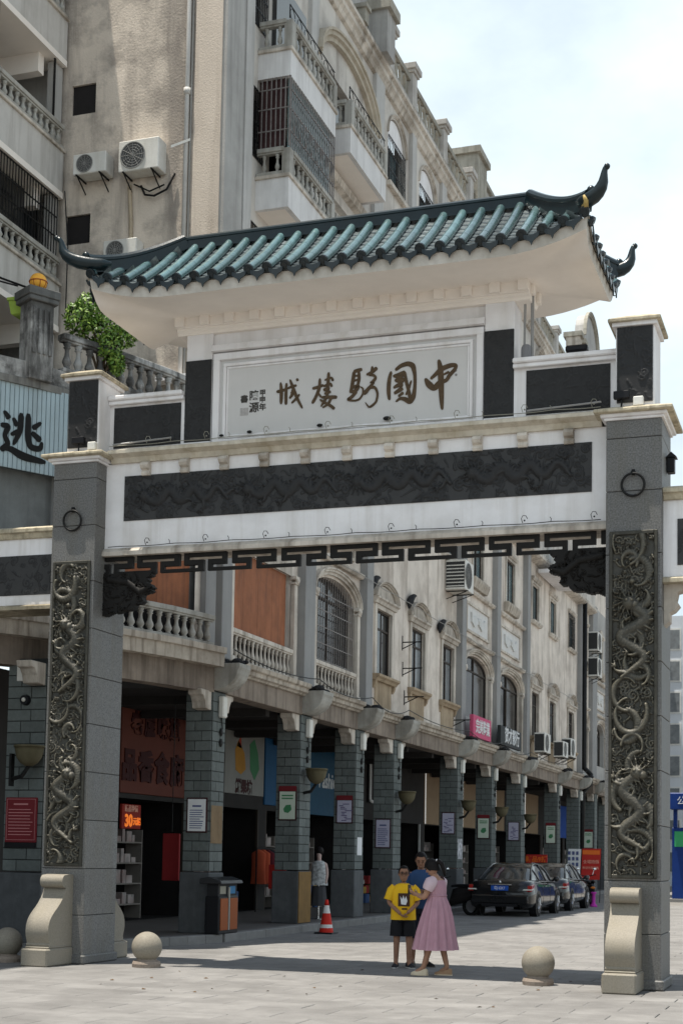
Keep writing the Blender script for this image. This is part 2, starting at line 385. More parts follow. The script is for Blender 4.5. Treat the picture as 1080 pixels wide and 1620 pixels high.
    cp.add([(ux0-e,-e,z),(ux1+e,-e,z),(ux1+e,.68+e,z),(ux0-e,.68+e,z),(ux0-e,-e,z+.045),(ux1+e,-e,z+.045),(ux1+e,.68+e,z+.045),(ux0-e,.68+e,z+.045),(ux0+.1,.1,z+.13),(ux1-.1,.1,z+.13),(ux1-.1,.58,z+.13),(ux0+.1,.58,z+.13)],
           [(3,2,1,0),(0,1,5,4),(1,2,6,5),(2,3,7,6),(3,0,4,7),(4,5,9,8),(5,6,10,9),(6,7,11,10),(7,4,8,11),(8,9,10,11)])
    cp.build('post_cap', coping, gate, bevel=.008)
    # scroll drum stones front and back
    dx0 = x0+.14 if x0<0 else x0+.085; dx1=dx0+.42
    for sg,y0 in ((-1,0.),(1,.97)):
        Y=lambda p: y0+sg*p
        prof=[(0,.27),(.62,.27),(.635,.30),(.62,.325),(.632,.36),(.66,.43),(.668,.50),(.66,.57),(.63,.64),(.58,.70),(.51,.76),(.43,.815),(.35,.88),(.28,.95),(.23,1.02),(.205,1.08)]
        prof+=[(.225+.092*math.cos(a),1.185+.092*math.sin(a)) for a in np.linspace(-2.2,1.7,17)]+[(.14,1.285),(0,1.285)]
        d=MB(); d.prism([(Y(p),z) for p,z in prof],'x',dx0+.03,dx1-.03)
        dd=d.build('drum_stone', drumst, gate, smooth='auto')
        MB().box(dx0,dx1,Y(0),Y(.74),0,.25).build('drum_base', drumst, dd, bevel=.02)
        MB().box(dx0+.02,dx1-.02,Y(0),Y(.66),.252,.275).build('drum_fillet', drumst, dd, bevel=.008)

# main beam
BX0,BX1=-4.868,2.575
MB().box(BX0,BX1,.30,.72,6.09,7.36).build('main_beam', white, gate)
lip=MB(); lip.prism([(.22,5.97),(.80,5.97),(.80,6.03),(.74,6.09),(.28,6.09),(.22,6.03)],'x',BX0,BX1); lip.build('beam_lip', coping if False else trim, gate)
for zz,yy,nm in ((6.105,.215,0),(7.60,.16,1)):
    cb=MB().tube([(x,yy+.005*math.sin(x*9),zz-.012*abs(math.sin(x*3.4))) for x in np.linspace(BX0+.1,BX1-.1,80)],.006,5)
    for k in range(8):
        x=BX0+.75+k*.93; cb.tube([(x-.03,yy,zz),(x-.045,yy-.02,zz+.06),(x-.02,yy-.03,zz+.095),(x+.02,yy-.03,zz+.09),(x+.04,yy-.02,zz+.05)],.005,5); cb.ball((x,yy-.02,zz+.03),.013,6,4)
        cb.tube([(x+.35,yy,zz),(x+.36,yy-.02,zz+.035),(x+.34,yy-.01,zz+.06)],.005,5)
    cb.build('lamp_cable', iron if not nm else M('grey_cable',(.25,.24,.2),.7), gate)
tc=MB(); tc.prism([(.25,7.36),(.78,7.36),(.80,7.43),(.92,7.47),(.92,7.52),(.80,7.56),(.22,7.56),(.11,7.52),(.11,7.47),(.22,7.43)],'x',BX0+.1,BX1-.1); tc.build('beam_coping', M('beam_coping',(.60,.55,.46),.85,.15,7,.5,(.25,.19,.1),.4,(8,8,1),bump=.25), gate)
rl=Relief(6.877,.65,.0125); rng=np.random.default_rng(21); rl.fill(rng,420,.07,.034)
for k in range(4):
    pa=[(.3+k*1.65,.36)]+[(.35+k*1.65+.19*q,.2 if q%2 else .46) for q in range(1,8)]; rl.dragon(pa,.07,.05,rng)
rl.mesh(-4.548,6.504,.288).build('beam_relief', slate, gate, smooth=True, fixn=False)
MB().box(-4.56,2.34,.285,.302,6.495,7.165).build('beam_relief_frame', slate, gate)
for k in range(11):
    x=-4.2+k*.624; c=MB()
    c.prism([(.30,7.15),(.24,7.15),(.225,7.18),(.24,7.21),(.25,7.23),(.20,7.25),(.175,7.29),(.19,7.33),(.24,7.345),(.24,7.355),(.30,7.355)],'x',x-.065,x+.065); c.build('corbel', trim, gate)

# key fret: plate with T-shaped slots
def fret():
    m=MB(); P=.757; z0,z1=5.70,5.968; H=z1-z0; nx=int((BX1-BX0)/(P/34)); dx=(BX1-BX0)/nx
    zs=[0,.17,.34,.62,.79,1.0]
    for j in range(5):
        zc=(zs[j]+zs[j+1])/2; run=None
        for i in range(nx+1):
            solid=False
            if i<nx:
                x=(i+.5)*dx; u=(x/P+.35)%1.0; du=min(u,1-u); dv=abs(u-.5)
                slot = (j==1 and du<.365) or (j>=1 and du<.045) or (j==3 and dv<.365) or (j<=3 and dv<.045)
                solid=not slot
            if solid and run is None: run=i
            if not solid and run is not None:
                m.box(BX0+run*dx,BX0+i*dx,.31,.37,z0+zs[j]*H,z0+zs[j+1]*H); run=None
    m.build('key_fret', fretm, gate)
fret()
# carved corner brackets
def bracket(sgn, xw):
    poly=[(0,5.775),(.80,5.775),(.78,5.73),(.70,5.70),(.74,5.67),(.70,5.62),(.77,5.60),(.81,5.55),(.76,5.53),(.80,5.50),(.72,5.47),(.66,5.46),(.63,5.40),(.66,5.36),(.61,5.31),(.55,5.32),(.50,5.25),(.42,5.22),(.33,5.225),(.25,5.19),(.14,5.20),(.05,5.15),(0,5.15)]
    w,h=.82,.64; rl=Relief(w,h,.012); rg=np.random.default_rng(40); rl.fill(rg,60,.05,.035); rl.stroke([(.1,.55,.05),(.4,.5,.05),(.6,.35,.05),(.75,.4,.03)],.04)
    cx=(rl.X[:-1]+rl.X[1:])/2; cz=(rl.Z[:-1]+rl.Z[1:])/2+5.14
    def inside(px,pz):
        c=False; n=len(poly)
        for i in range(n):
            (x1,y1),(x2,y2)=poly[i],poly[i-1]
            if (y1>pz)!=(y2>pz) and px<(x2-x1)*(pz-y1)/(y2-y1)+x1: c=not c
        return c
    mask=np.array([[inside(a,b) and math.hypot(a-.56,b-5.58)>.02 and math.hypot(a-.71,b-5.56)>.017 for a in cx] for b in cz])
    m=MB()
    for yy,s2 in ((.29,1),(.43,-1)):
        X=rl.X if sgn>0 else -rl.X
        V=[(xw+X[i], yy-s2*rl.H[j,i], 5.08+rl.Z[j]) for j in range(rl.nz) for i in range(rl.nx)]
        F=[]
        for j in range(rl.nz-1):
            for i in range(rl.nx-1):
                if mask[j,i]:
                    a=j*rl.nx+i; F.append((a,a+1,a+rl.nx+1,a+rl.nx))
        m.add(V,F)
    # rim joining both faces
    for j in range(rl.nz-1):
        for i in range(rl.nx-1):
            if not mask[j,i]: continue
            for dj,di,e in ((0,1,((i+1,j),(i+1,j+1))),(0,-1,((i,j),(i,j+1))),(1,0,((i,j+1),(i+1,j+1))),(-1,0,((i,j),(i+1,j)))):
                jj,ii=j+dj,i+di
                if 0<=jj<rl.nz-1 and 0<=ii<rl.nx-1 and mask[jj,ii]: continue
                (a,b),(c,d)=e; s=1 if sgn>0 else -1
                m.add([(xw+s*rl.X[a],.29,5.08+rl.Z[b]),(xw+s*rl.X[c],.29,5.08+rl.Z[d]),(xw+s*rl.X[c],.43,5.08+rl.Z[d]),(xw+s*rl.X[a],.43,5.08+rl.Z[b])],[(0,1,2,3)])
    m.build('corner_bracket', fretm, gate, fixn=False)
bracket(1,-4.868); bracket(-1,2.575)

# upper storey: side panels, piers, sign wall
for x0,x1,px0,px1 in ((-4.875,-3.66,-4.80,-3.72),(1.26,2.69,1.44,2.56)):
    MB().box(x0,x1,.38,.62,7.56,8.27).build('side_wall', white, gate)
    MB().box(x0-.003,x1+.003,.30,.70,8.27,8.33).build('side_wall_coping', white, gate, bevel=.01); MB().box(x0,x1,.26,.74,8.33,8.40).build('side_wall_coping', white, gate, bevel=.015)
    pr=Relief(px1-px0,.60,.0125); pr.fill(np.random.default_rng(9),40,.06,.018); pr.mesh(px0,7.63,.366).build('side_panel', slate, gate, smooth=True, fixn=False)
    MB().box(px0-.008,px1+.008,.368,.383,7.622,8.238).build('side_panel_backing', slate, gate)
    MB().tube([(px0+.02,.30,7.66),(px1-.1,.30,7.70)],.014,6).build('lamp_tube', M('dull_metal',(.4,.4,.4),.4,metal=.6), gate)
for x0,x1 in ((-3.656,-3.241),(.843,1.258)):
    MB().box(x0,x1,.40,.88,7.56,9.30).build('pier', white, gate, bevel=.008)
    MB().box(x0+.0,x1-.0,.36,.398,7.56,7.62).build('pier_foot', white, gate)
    pr=Relief(x1-x0-.01,1.2,.0125); pr.fill(np.random.default_rng(6),42,.05,.016); pr.mesh(x0+.005,7.638,.368).build('pier_panel', slate, gate, smooth=True, fixn=False)
    MB().box(x0+.002,x1-.002,.37,.398,7.632,8.845).build('pier_panel_backing', slate, gate)
MB().box(-3.241,.843,.46,.84,7.56,9.30).build('sign_wall', white, gate)
f=MB(); X0,X1,Z0,Z1=-3.225,.827,7.575,8.93
for t,ya,i0 in ((.10,.395,0),(.045,.415,.155),(.03,.43,.205)):
    a,b,c,d=X0+i0,X1-i0,Z0+i0*.55,Z1-i0; y1=.462
    f.box(a,b,ya,y1,d-t,d).box(a,b,ya,y1,c,c+t*.7).box(a,a+t,ya+.001,y1,c+t*.7,d-t).box(b-t,b,ya+.001,y1,c+t*.7,d-t)
f.build('sign_frame', white, gate, bevel=.006)
MB().box(X0+.1,X1-.1,.448,.461,Z0+.07,Z1-.1).build('sign_panel', M('sign_white',(.60,.59,.58),.6,.04,2,.12,(.42,.4,.38),.08,bump=.03), gate)
b=MB(); b.prism([(.33,8.95),(.46,8.95),(.46,9.05),(.37,9.05),(.35,9.0)],'x',-3.241,.843); b.build('sign_cornice', white, gate)
b=MB(); b.prism([(.385,9.24),(.86,9.24),(.86,9.28),(.93,9.30),(.93,9.33),(.97,9.33),(.97,9.49),(.31,9.49),(.31,9.33),(.35,9.33),(.35,9.30),(.385,9.28)],'x',-3.80,1.47); b.build('dentil_band', soff, gate, bevel=.005)
for k in range(14):
    x=-3.80+.075+k*(5.27-.15)/13; MB().box(x-.075,x+.075,.255,.312,9.34,9.495).build('dentil', soff, gate, bevel=.006)
for k in range(2): 
    y=.5+k*.36; MB().box(1.468,1.52,y-.07,y+.07,9.34,9.495).build('dentil', soff, gate, bevel=.006)

# lettering
BRUSH= {'zhong':[[(0.179,8.536,0.0211),(0.205,8.417,0.0386),(0.217,8.2,0.0421),(0.228,7.95,0.0316),(0.238,7.82,0.0175)],[(-0.013,8.287,0.0175),(0.04,8.196,0.0491),(0.117,8.129,0.0386),(0.183,8.186,0.0456),(0.22,8.23,0.0351)],[(0.064,8.272,0.0175),(0.131,8.324,0.0263),(0.214,8.4,0.0351),(0.348,8.441,0.0316),(0.432,8.438,0.0246),(0.419,8.381,0.0246),(0.333,8.297,0.0281),(0.3,8.234,0.0246),(0.233,8.218,0.0316)],[(0.246,8.314,0.0123),(0.332,8.352,0.0158)]],'guo':[[(-0.51,8.433,0.0175),(-0.538,8.318,0.0281),(-0.546,8.15,0.0298),(-0.53,8.023,0.0193)],[(-0.45,8.444,0.0211),(-0.365,8.504,0.0281),(-0.263,8.524,0.0333),(-0.191,8.488,0.0386),(-0.161,8.351,0.0228),(-0.159,8.183,0.0228),(-0.179,8.035,0.0333),(-0.229,7.969,0.0386),(-0.307,8.02,0.0316),(-0.375,8.035,0.0193),(-0.435,7.99,0.0123)],[(-0.483,8.363,0.0158),(-0.397,8.359,0.0421),(-0.329,8.386,0.0386),(-0.304,8.414,0.0246)],[(-0.457,8.302,0.0211),(-0.362,8.285,0.0456),(-0.311,8.311,0.0246)],[(-0.472,8.191,0.0158),(-0.413,8.223,0.0281),(-0.335,8.229,0.0316)],[(-0.462,8.109,0.0193),(-0.377,8.156,0.0316),(-0.34,8.183,0.0281)],[(-0.402,8.062,0.0158),(-0.325,8.114,0.0211)],[(-0.312,8.398,0.0211),(-0.285,8.261,0.0228),(-0.248,8.124,0.0228),(-0.221,7.988,0.0246)],[(-0.213,8.275,0.0105),(-0.254,8.141,0.0175),(-0.29,8.074,0.0123)]],'qi':[[(-1.068,8.481,0.0211),(-1.006,8.492,0.0281),(-0.94,8.503,0.0211)],[(-1.059,8.484,0.0228),(-1.074,8.366,0.0263),(-1.09,8.249,0.0263),(-1.115,8.175,0.0158)],[(-0.989,8.477,0.0193),(-0.983,8.358,0.0228),(-1.003,8.275,0.0193)],[(-1.061,8.416,0.0123),(-0.984,8.417,0.014)],[(-1.067,8.345,0.014),(-0.966,8.365,0.014)],[(-1.081,8.253,0.0228),(-0.985,8.273,0.0228),(-1.019,8.209,0.0281),(-1.097,8.178,0.0158)],[(-1.019,8.192,0.0246),(-1.087,8.113,0.0228),(-1.157,8.081,0.0193),(-1.051,8.055,0.0123),(-0.973,8.069,0.014),(-0.922,8.141,0.0123),(-0.921,8.225,0.0123),(-0.964,8.251,0.0088)],[(-0.789,8.53,0.0158),(-0.796,8.443,0.0193)],[(-0.874,8.416,0.0158),(-0.796,8.443,0.0228),(-0.719,8.506,0.0263)],[(-0.839,8.413,0.0193),(-0.747,8.396,0.0158),(-0.739,8.344,0.0211),(-0.802,8.291,0.0193)],[(-0.82,8.298,0.0123),(-0.756,8.304,0.0158),(-0.827,8.226,0.0211),(-0.887,8.163,0.0316),(-0.913,8.137,0.0158)],[(-0.87,8.175,0.0246),(-0.827,8.234,0.0228),(-0.741,8.226,0.0193),(-0.701,8.13,0.0158),(-0.72,8.014,0.014),(-0.785,7.96,0.0158),(-0.831,7.942,0.0123),(-0.885,8.019,0.0053)]],'lou':[[(-1.687,8.289,0.0193),(-1.607,8.301,0.0228),(-1.515,8.327,0.0175)],[(-1.574,8.428,0.0158),(-1.578,8.292,0.0246),(-1.622,8.176,0.0228),(-1.684,8.07,0.0211)],[(-1.605,8.226,0.014),(-1.547,8.149,0.0158)],[(-1.442,8.505,0.0193),(-1.448,8.349,0.0246),(-1.463,8.205,0.0211)],[(-1.502,8.393,0.0123),(-1.4,8.43,0.0175),(-1.374,8.373,0.0193)],[(-1.518,8.304,0.0158),(-1.412,8.342,0.0211),(-1.39,8.289,0.0158)],[(-1.517,8.249,0.0228),(-1.425,8.275,0.0263)],[(-1.502,8.196,0.0175),(-1.406,8.222,0.0211)],[(-1.551,8.149,0.0158),(-1.426,8.142,0.0228),(-1.309,8.132,0.0246)],[(-1.445,8.191,0.0193),(-1.496,8.097,0.0211),(-1.551,8.013,0.0088)],[(-1.568,8.117,0.014),(-1.478,8.061,0.0193),(-1.388,8.002,0.0228),(-1.345,7.965,0.0211)],[(-1.391,8.136,0.0193),(-1.442,8.041,0.0175),(-1.526,7.994,0.0088)]],'cheng':[[(-2.176,8.422,0.0158),(-2.16,8.274,0.0281),(-2.164,8.102,0.0211)],[(-2.237,8.289,0.0211),(-2.146,8.299,0.0246),(-2.092,8.316,0.014)],[(-2.085,8.405,0.0175),(-2.091,8.251,0.0228),(-2.087,8.087,0.0211)],[(-2.083,8.319,0.0123),(-1.985,8.352,0.0211),(-1.927,8.357,0.014)],[(-2.032,8.452,0.014),(-1.984,8.328,0.0246),(-1.927,8.185,0.0228),(-1.834,8.014,0.0158)],[(-1.925,8.457,0.0175),(-1.914,8.421,0.0175)],[(-1.984,8.31,0.0193),(-1.991,8.225,0.0228),(-2.035,8.174,0.014)],[(-2.018,8.25,0.0123),(-1.952,8.273,0.0158)],[(-1.879,8.224,0.0123),(-1.944,8.149,0.0175),(-2.001,8.102,0.0123)]]}
def brush(strokes, y):
    m=MB(); lift=0.
    for s in strokes:
        P=np.array(s); n=len(P); T=np.linspace(0,n-1,max(2,(n-1)*7)); q=[np.interp(T,range(n),P[:,k]) for k in range(3)]
        if n>2:
            k=np.ones(5)/5
            q=[np.concatenate([a[:1],np.convolve(np.pad(a,2,'edge'),k,'valid')[1:-1],a[-1:]]) for a in q]
        L=[];Rr=[];xs,zs,ws=q; m_=len(xs)
        for i in range(m_):
            dx=xs[min(i+1,m_-1)]-xs[max(i-1,0)]; dz=zs[min(i+1,m_-1)]-zs[max(i-1,0)]; l=math.hypot(dx,dz)+1e-9
            w=ws[i]*(1 if 0<i<m_-1 else .55); L.append((xs[i]-dz/l*w,zs[i]+dx/l*w)); Rr.append((xs[i]+dz/l*w,zs[i]-dx/l*w))
        yy=y-.010-lift; lift+=.0006
        m.grid([[(a[0],yy,a[1]) for a in L],[(a[0],yy,a[1]) for a in Rr]])
        ring=L+Rr[::-1]; m.grid([[(a[0],yy,a[1]) for a in ring+ring[:1]],[(a[0],y,a[1]) for a in ring+ring[:1]]])
    return m
for k,st in BRUSH.items(): brush(st,.447).build('character', ink, gate, fixn=False)
inks=M('small_lettering',(.06,.055,.05),.6)
for ch,x,z,sz in (('甲',-2.455,8.29,.10),('申',-2.455,8.19,.10),('年',-2.452,8.08,.11),('陳',-2.59,8.26,.15),('源',-2.585,8.08,.16),('書',-2.74,8.22,.12)):
    text(ch,sz,inks,(x,.4455,z),'s',gate,'character',.003,.003)
st=MB(); 
for k in range(6): st.box(-2.80,-2.68,.4445,.447,7.985+k*.02,7.992+k*.02); st.box(-2.80+k*.023,-2.793+k*.023,.4435,.446,7.985,8.095)
st.build('seal_mark', M('faded_seal',(.38,.36,.35),.7), gate, fixn=False)
for x,z in ((.42,8.43),(.425,8.36),(.43,8.30)): MB().ball((x,.445,z),.018,8,5,(1,.3,1)).build('small_character', M('faded_ink',(.25,.24,.23),.7), gate)
for x,z,w in ((-2.63,7.72,.035),(-.55,7.75,.05),(-3.07,7.70,.03),(-1.55,7.73,.04)): MB().ball((x,.40,z),w,8,5,(1.2,.8,.6)).build('cable_clip', iron, gate)

# ---------------------------------------------------------------- roof
RX0,RX1,RY0,RY1 = -4.74,2.46,-.70,1.70; RXC=(RX0+RX1)/2; RIDGE0,RIDGE1,RYC,RZ=-3.72,1.40,.5,10.60
def lift1(t): return .24*max(0.,(t-.66)/.34)**2
def eave_z(x,y):
    tx=abs(x-RXC)/((RX1-RX0)/2); ty=abs(y-RYC)/((RY1-RY0)/2)
    return 9.64+ (lift1(tx) if ty>tx-1e-6 or ty>.999 else lift1(ty)) 
def ez_front(x): return 9.64+lift1(abs(x-RXC)/((RX1-RX0)/2))
def ez_side(y): return 9.64+lift1(abs(y-RYC)/((RY1-RY0)/2))
def slope(s): return .86*s+.14*s*s
HLEN=RYC-RY0
def front_pt(x,s,side=-1):
    """s 0 at eave, 1 at ridge line height; side -1 front, +1 back"""
    z=ez_front(x)+(RZ-ez_front(x))*slope(s); return (x, RYC+side*HLEN*(1-s), z)
def hip_x(s, right): # x of the hip at slope parameter s
    return RX1+(RIDGE1-RX1)*s if right else RX0+(RIDGE0-RX0)*s
def smax_front(x):
    if x>RIDGE1: return (RX1-x)/(RX1-RIDGE1)
    if x<RIDGE0: return (x-RX0)/(RIDGE0-RX0)
    return 1.
def side_pt(y,s,right):
    xe=RX1 if right else RX0; xr=RIDGE1 if right else RIDGE0
    z=ez_side(y)+(RZ-ez_side(y))*slope(s); return (xe+(xr-xe)*s,y,z)
def smax_side(y): return 1-abs(y-RYC)/HLEN
deck=MB()
for sd in (-1,1):
    rows=[]
    for k in range(9):
        s=k/8; a,b=hip_x(s,False),hip_x(s,True); rows.append([tuple(Vector(front_pt(a+(b-a)*i/48,s,sd))-Vector((0,0,.05))) for i in range(49)])
    deck.grid(rows)
for rt in (0,1):
    rows=[]
    for k in range(9):
        s=k/8; a,b=RYC-HLEN*(1-s),RYC+HLEN*(1-s); rows.append([tuple(Vector(side_pt(a+(b-a)*i/16,s,rt))-Vector((0,0,.05))) for i in range(17)])
    deck.grid(rows)
roof=deck.build('roof', mortar, gate, smooth=False)
# eave board, soffit
def ring(dz, inset, n=40):
    p=[]
    for i in range(n): x=RX0+(RX1-RX0)*i/n; p.append((x,RY0,ez_front(x)+dz))
    for i in range(16): y=RY0+(RY1-RY0)*i/16; p.append((RX1,y,ez_side(y)+dz))
    for i in range(n): x=RX1-(RX1-RX0)*i/n; p.append((x,RY1,ez_front(x)+dz))
    for i in range(16): y=RY1-(RY1-RY0)*i/16; p.append((RX0,y,ez_side(y)+dz))
    q=[]
    for x,y,z in p:
        q.append((RXC+(x-RXC)*(1-inset/3.6), RYC+(y-RYC)*(1-inset/1.2), z))
    return q
e=MB(); r0=ring(-.05,.03); r1=ring(-.20,.05); e.grid([r0+r0[:1],r1+r1[:1]]); e.build('eave_board', M('pale_mortar',(.62,.59,.54),.9,.15,9,.45,(.28,.25,.2),.3,bump=.2), roof)
# soffit: cream plaster from the eave edge in to the dentil band
def inner(p):
    x,y,z=p; xx=min(max(x,-3.80),1.47) if abs(y-RYC)>1.0 else (1.47 if x>RXC else -3.80)
    xx=RXC+(x-RXC)*(2.45/3.6); return (xx, RYC+(y-RYC)*(.12/1.2), 9.475)
sf=MB(); o=ring(-.20,.05); rows=[o+o[:1]]
for k in range(1,7):
    t=k/6; rr=[]
    for p in o:
        q=inner(p); tt=t; zz=p[2]+(9.475-p[2])*(1-(1-tt)**2); rr.append((p[0]+(q[0]-p[0])*t,p[1]+(q[1]-p[1])*t,zz))
    rows.append(rr+rr[:1])
sf.grid(rows); sf.build('soffit', soff, gate, smooth=True)
MB().tube([(2.44,1.62,9.64),(1.52,.72,9.485)],.008,5).build('soffit_wire', iron, gate)
# tiles
SP=.272
def tube_half(pts, r, n=8):
    m=MB(); rows=[]
    for k,p in enumerate(pts):
        p=Vector(p); t=(Vector(pts[min(k+1,len(pts)-1)])-Vector(pts[max(k-1,0)])).normalized()
        a=t.cross(Vector((0,0,1))).normalized(); b=a.cross(t)
        rows.append([tuple(p+(a*math.cos(w)+b*math.sin(w))*r) for w in np.linspace(-.35,math.pi+.35,n)])
    m.grid(rows); return m
def cover_row(pts, nm='cover_tile_row'):
    m=MB(); P=[Vector(p) for p in pts]
    L=[0]; 
    for a,b in zip(P[:-1],P[1:]): L.append(L[-1]+(b-a).length)
    def at(d):
        d=min(max(d,0),L[-1])
        for i in range(len(P)-1):
            if d<=L[i+1]+1e-9: return P[i]+(P[i+1]-P[i])*((d-L[i])/max(1e-9,L[i+1]-L[i]))
        return P[-1]
    seg=.30; n=max(1,int(round(L[-1]/seg))); seg=L[-1]/n
    for k in range(n):
        a,b=at(k*seg),at(min(L[-1],(k+1)*seg+.02)); mid=at((k+.5)*seg)
        q=tube_half([a,mid,b],.062+.0015*(k%2),9); m.add(q.v,q.f)
    o=m.build(nm, tile_c, roof, smooth=True, fixn=False)
    # round end tile
    t=(P[1]-P[0]).normalized(); c=P[0]; d=MB(); d.tube([c-t*.035,c-t*.03,c+t*.01],[.05,.07,.07],12); d.tube([c-t*.045,c-t*.03],[.03,.035],10)
    d.build('end_tile', tile_d, roof, smooth=False)
def pan_strip(ptsL, ptsR, mat):
    """channel of overlapping pan tiles between two rows; sags in the middle, each course steps over the lower"""
    m=MB(); K=len(ptsL); 
    for k in range(K-1):
        rows=[]
        for tt,dz in ((0,.020),(1,.0)):
            a,b=Vector(ptsL[k+tt]),Vector(ptsR[k+tt]); row=[]
            for i in range(7):
                u=i/6; p=a+(b-a)*u; p.z+= -.042*math.sin(math.pi*u)+dz; row.append(tuple(p))
            rows.append(row)
        f=[(p[0],p[1],p[2]-.016) for p in rows[0]]
        m.grid([f]+rows)
    return m.build('pan_tile_row', mat, roof, smooth=False, fixn=False)
def drip(a, b, out):
    """pendant drip tile hanging at the eave between rows, on the plane facing 'out'"""
    a,b=Vector(a),Vector(b); mid=(a+b)/2; d=b-a; P=[]
    top=[a+d*u+Vector((0,0,.022-.05*math.sin(math.pi*u))) for u in np.linspace(.12,.88,7)]
    low=[mid+d*x+Vector((0,0,z)) for x,z in ((.38,-.045),(.30,-.075),(.18,-.09),(.08,-.11),(0,-.165),(-.08,-.11),(-.18,-.09),(-.30,-.075),(-.38,-.045))]
    pl=top+low; o=Vector(out); n=len(pl); m=MB()
    m.add([tuple(p+o*.03) for p in pl]+[tuple(p+o*.012) for p in pl],[tuple(range(n)),tuple(range(2*n-1,n-1,-1))]+[(i,i+n,(i+1)%n+n,(i+1)%n) for i in range(n)])
    m.build('drip_tile', tile_d, roof)
NR=int((RX1-RX0-.1)/SP); off=(RX1-RX0-NR*SP)/2
NS=10
for sd in (-1,1):
    xs=[RX0+off+k*SP for k in range(NR+1)]
    for x in xs:
        sm=smax_front(x)*.97
        if sm<.04: sm=.04
        n=max(2,int(sm*8)); cover_row([tuple(Vector(front_pt(x,sm*i/n,sd))+Vector((0,0,.03))) for i in range(n+1)])
    for xa,xb in zip(xs[:-1],xs[1:]):
        sm=min(1,max(smax_front(xa),smax_front(xb)))*.97; n=max(2,int(sm*NS))
        pan_strip([front_pt(xa,sm*i/n,sd) for i in range(n+1)],[front_pt(xb,sm*i/n,sd) for i in range(n+1)],tile_p)
        drip(front_pt(xa,0,sd),front_pt(xb,0,sd),(0,sd,0))
NRs=int((RY1-RY0-.1)/SP); offs=(RY1-RY0-NRs*SP)/2
for rt in (0,1):
    ys=[RY0+offs+k*SP for k in range(NRs+1)]
    for y in ys:
        sm=max(.05,smax_side(y)*.96); n=max(2,int(sm*8)); cover_row([tuple(Vector(side_pt(y,sm*i/n,rt))+Vector((0,0,.03))) for i in range(n+1)])
    for ya,yb in zip(ys[:-1],ys[1:]):
        sm=max(smax_side(ya),smax_side(yb))*.96; n=max(2,int(sm*NS))
        pan_strip([side_pt(ya,sm*i/n,rt) for i in range(n+1)],[side_pt(yb,sm*i/n,rt) for i in range(n+1)],tile_p)
        drip(side_pt(ya,0,rt),side_pt(yb,0,rt),(1 if rt else -1,0,0))
# ridges
def sweep(pts, wd, hts, mat, nm, base=0.):
    """upright band: rectangular section, bottom at pts, height per point, rounded top"""
    m=MB(); rows=[]
    for k,p in enumerate(pts):
        p=Vector(p); t=(Vector(pts[min(k+1,len(pts)-1)])-Vector(pts[max(k-1,0)])); t.z*=0 if t.xy.length>1e-3 else 1
        t.normalize(); a=Vector((t.y,-t.x,0)).normalized(); h=hts[k] if isinstance(hts,list) else hts; w=wd[k] if isinstance(wd,list) else wd
        tp=(Vector(pts[min(k+1,len(pts)-1)])-Vector(pts[max(k-1,0)])).normalized(); up=a.cross(tp); up = up if up.z>=0 else -up
        rows.append([tuple(p+a*x*w+up*z*h) for x,z in ((-.5,0),(.5,0),(.5,.62),(.62,.66),(.62,.8),(.36,.96),(0,1.0),(-.36,.96),(-.62,.8),(-.62,.66),(-.5,.62))])
    m.grid(rows,True); n=11; m.f.append(tuple(range(n-1,-1,-1))); m.f.append(tuple((len(rows)-1)*n+i for i in range(n)))
    return m.build(nm, mat, roof, smooth=False)
sweep([(x,RYC,RZ-.02) for x in np.linspace(RIDGE0-.03,RIDGE1+.03,16)],.13,.215,ridgem,'main_ridge')
def horn(cx,cy,dx,dy,L=.30,Hh=.38):
    """up-curled finial beyond the corner"""
    c=Vector((cx,cy,ez_front(cx)+.14)); d=Vector((dx,dy,0)).normalized(); pts=[]; w=[]
    prof=[(-.34,.03,.03),(-.2,.03,.075),(.0,.03,.098),(.12,.07,.098),(.22,.13,.09),(.30,.22,.08),(.345,.33,.066),(.36,.44,.052),(.372,.53,.042),(.395,.60,.036),(.43,.635,.036)]
    m=MB(); m.tube([tuple(c+d*a*(L/.43)+Vector((0,0,z*(Hh/.635)))) for a,z,r in prof],[r for a,z,r in prof],10); m.ball(tuple(c+d*L*1.02+Vector((0,0,Hh))),.042,8,6)
    m.ball(tuple(c+d*.02+Vector((0,0,.13))),.06,8,6); m.build('roof_horn', ridgem, roof, smooth=True)
for rt in (0,1):
    for sd in (-1,1):
        a=Vector((RIDGE1 if rt else RIDGE0,RYC,RZ-.01)); xe=RX1 if rt else RX0; ye=RYC+sd*HLEN
        pts=[]
        for i in range(13):
            s=1-i/12*.97; x=hip_x(s,rt); y=RYC+sd*HLEN*(1-s); z=front_pt(x,s,sd)[2]
            pts.append((x,y,z+.02))
        sweep(pts,.12,[.21+.06*i/12 for i in range(13)],ridgem,'hip_ridge')
        horn(xe,ye,(1 if rt else -1),sd*.35,.24 if rt else .44)
g=MB(); g.ball((RX1-.06,RY0+.02,9.97),.05,8,6); g.tube([(RX1-.05,RY0-.02,9.93),(RX1-.03,RY0-.08,9.99),(RX1-.06,RY0-.09,10.06)],[.04,.03,.015],7); g.build('gilt_ornament', M('worn_gilt',(.45,.33,.12),.5,.3,20), roof, smooth=True)

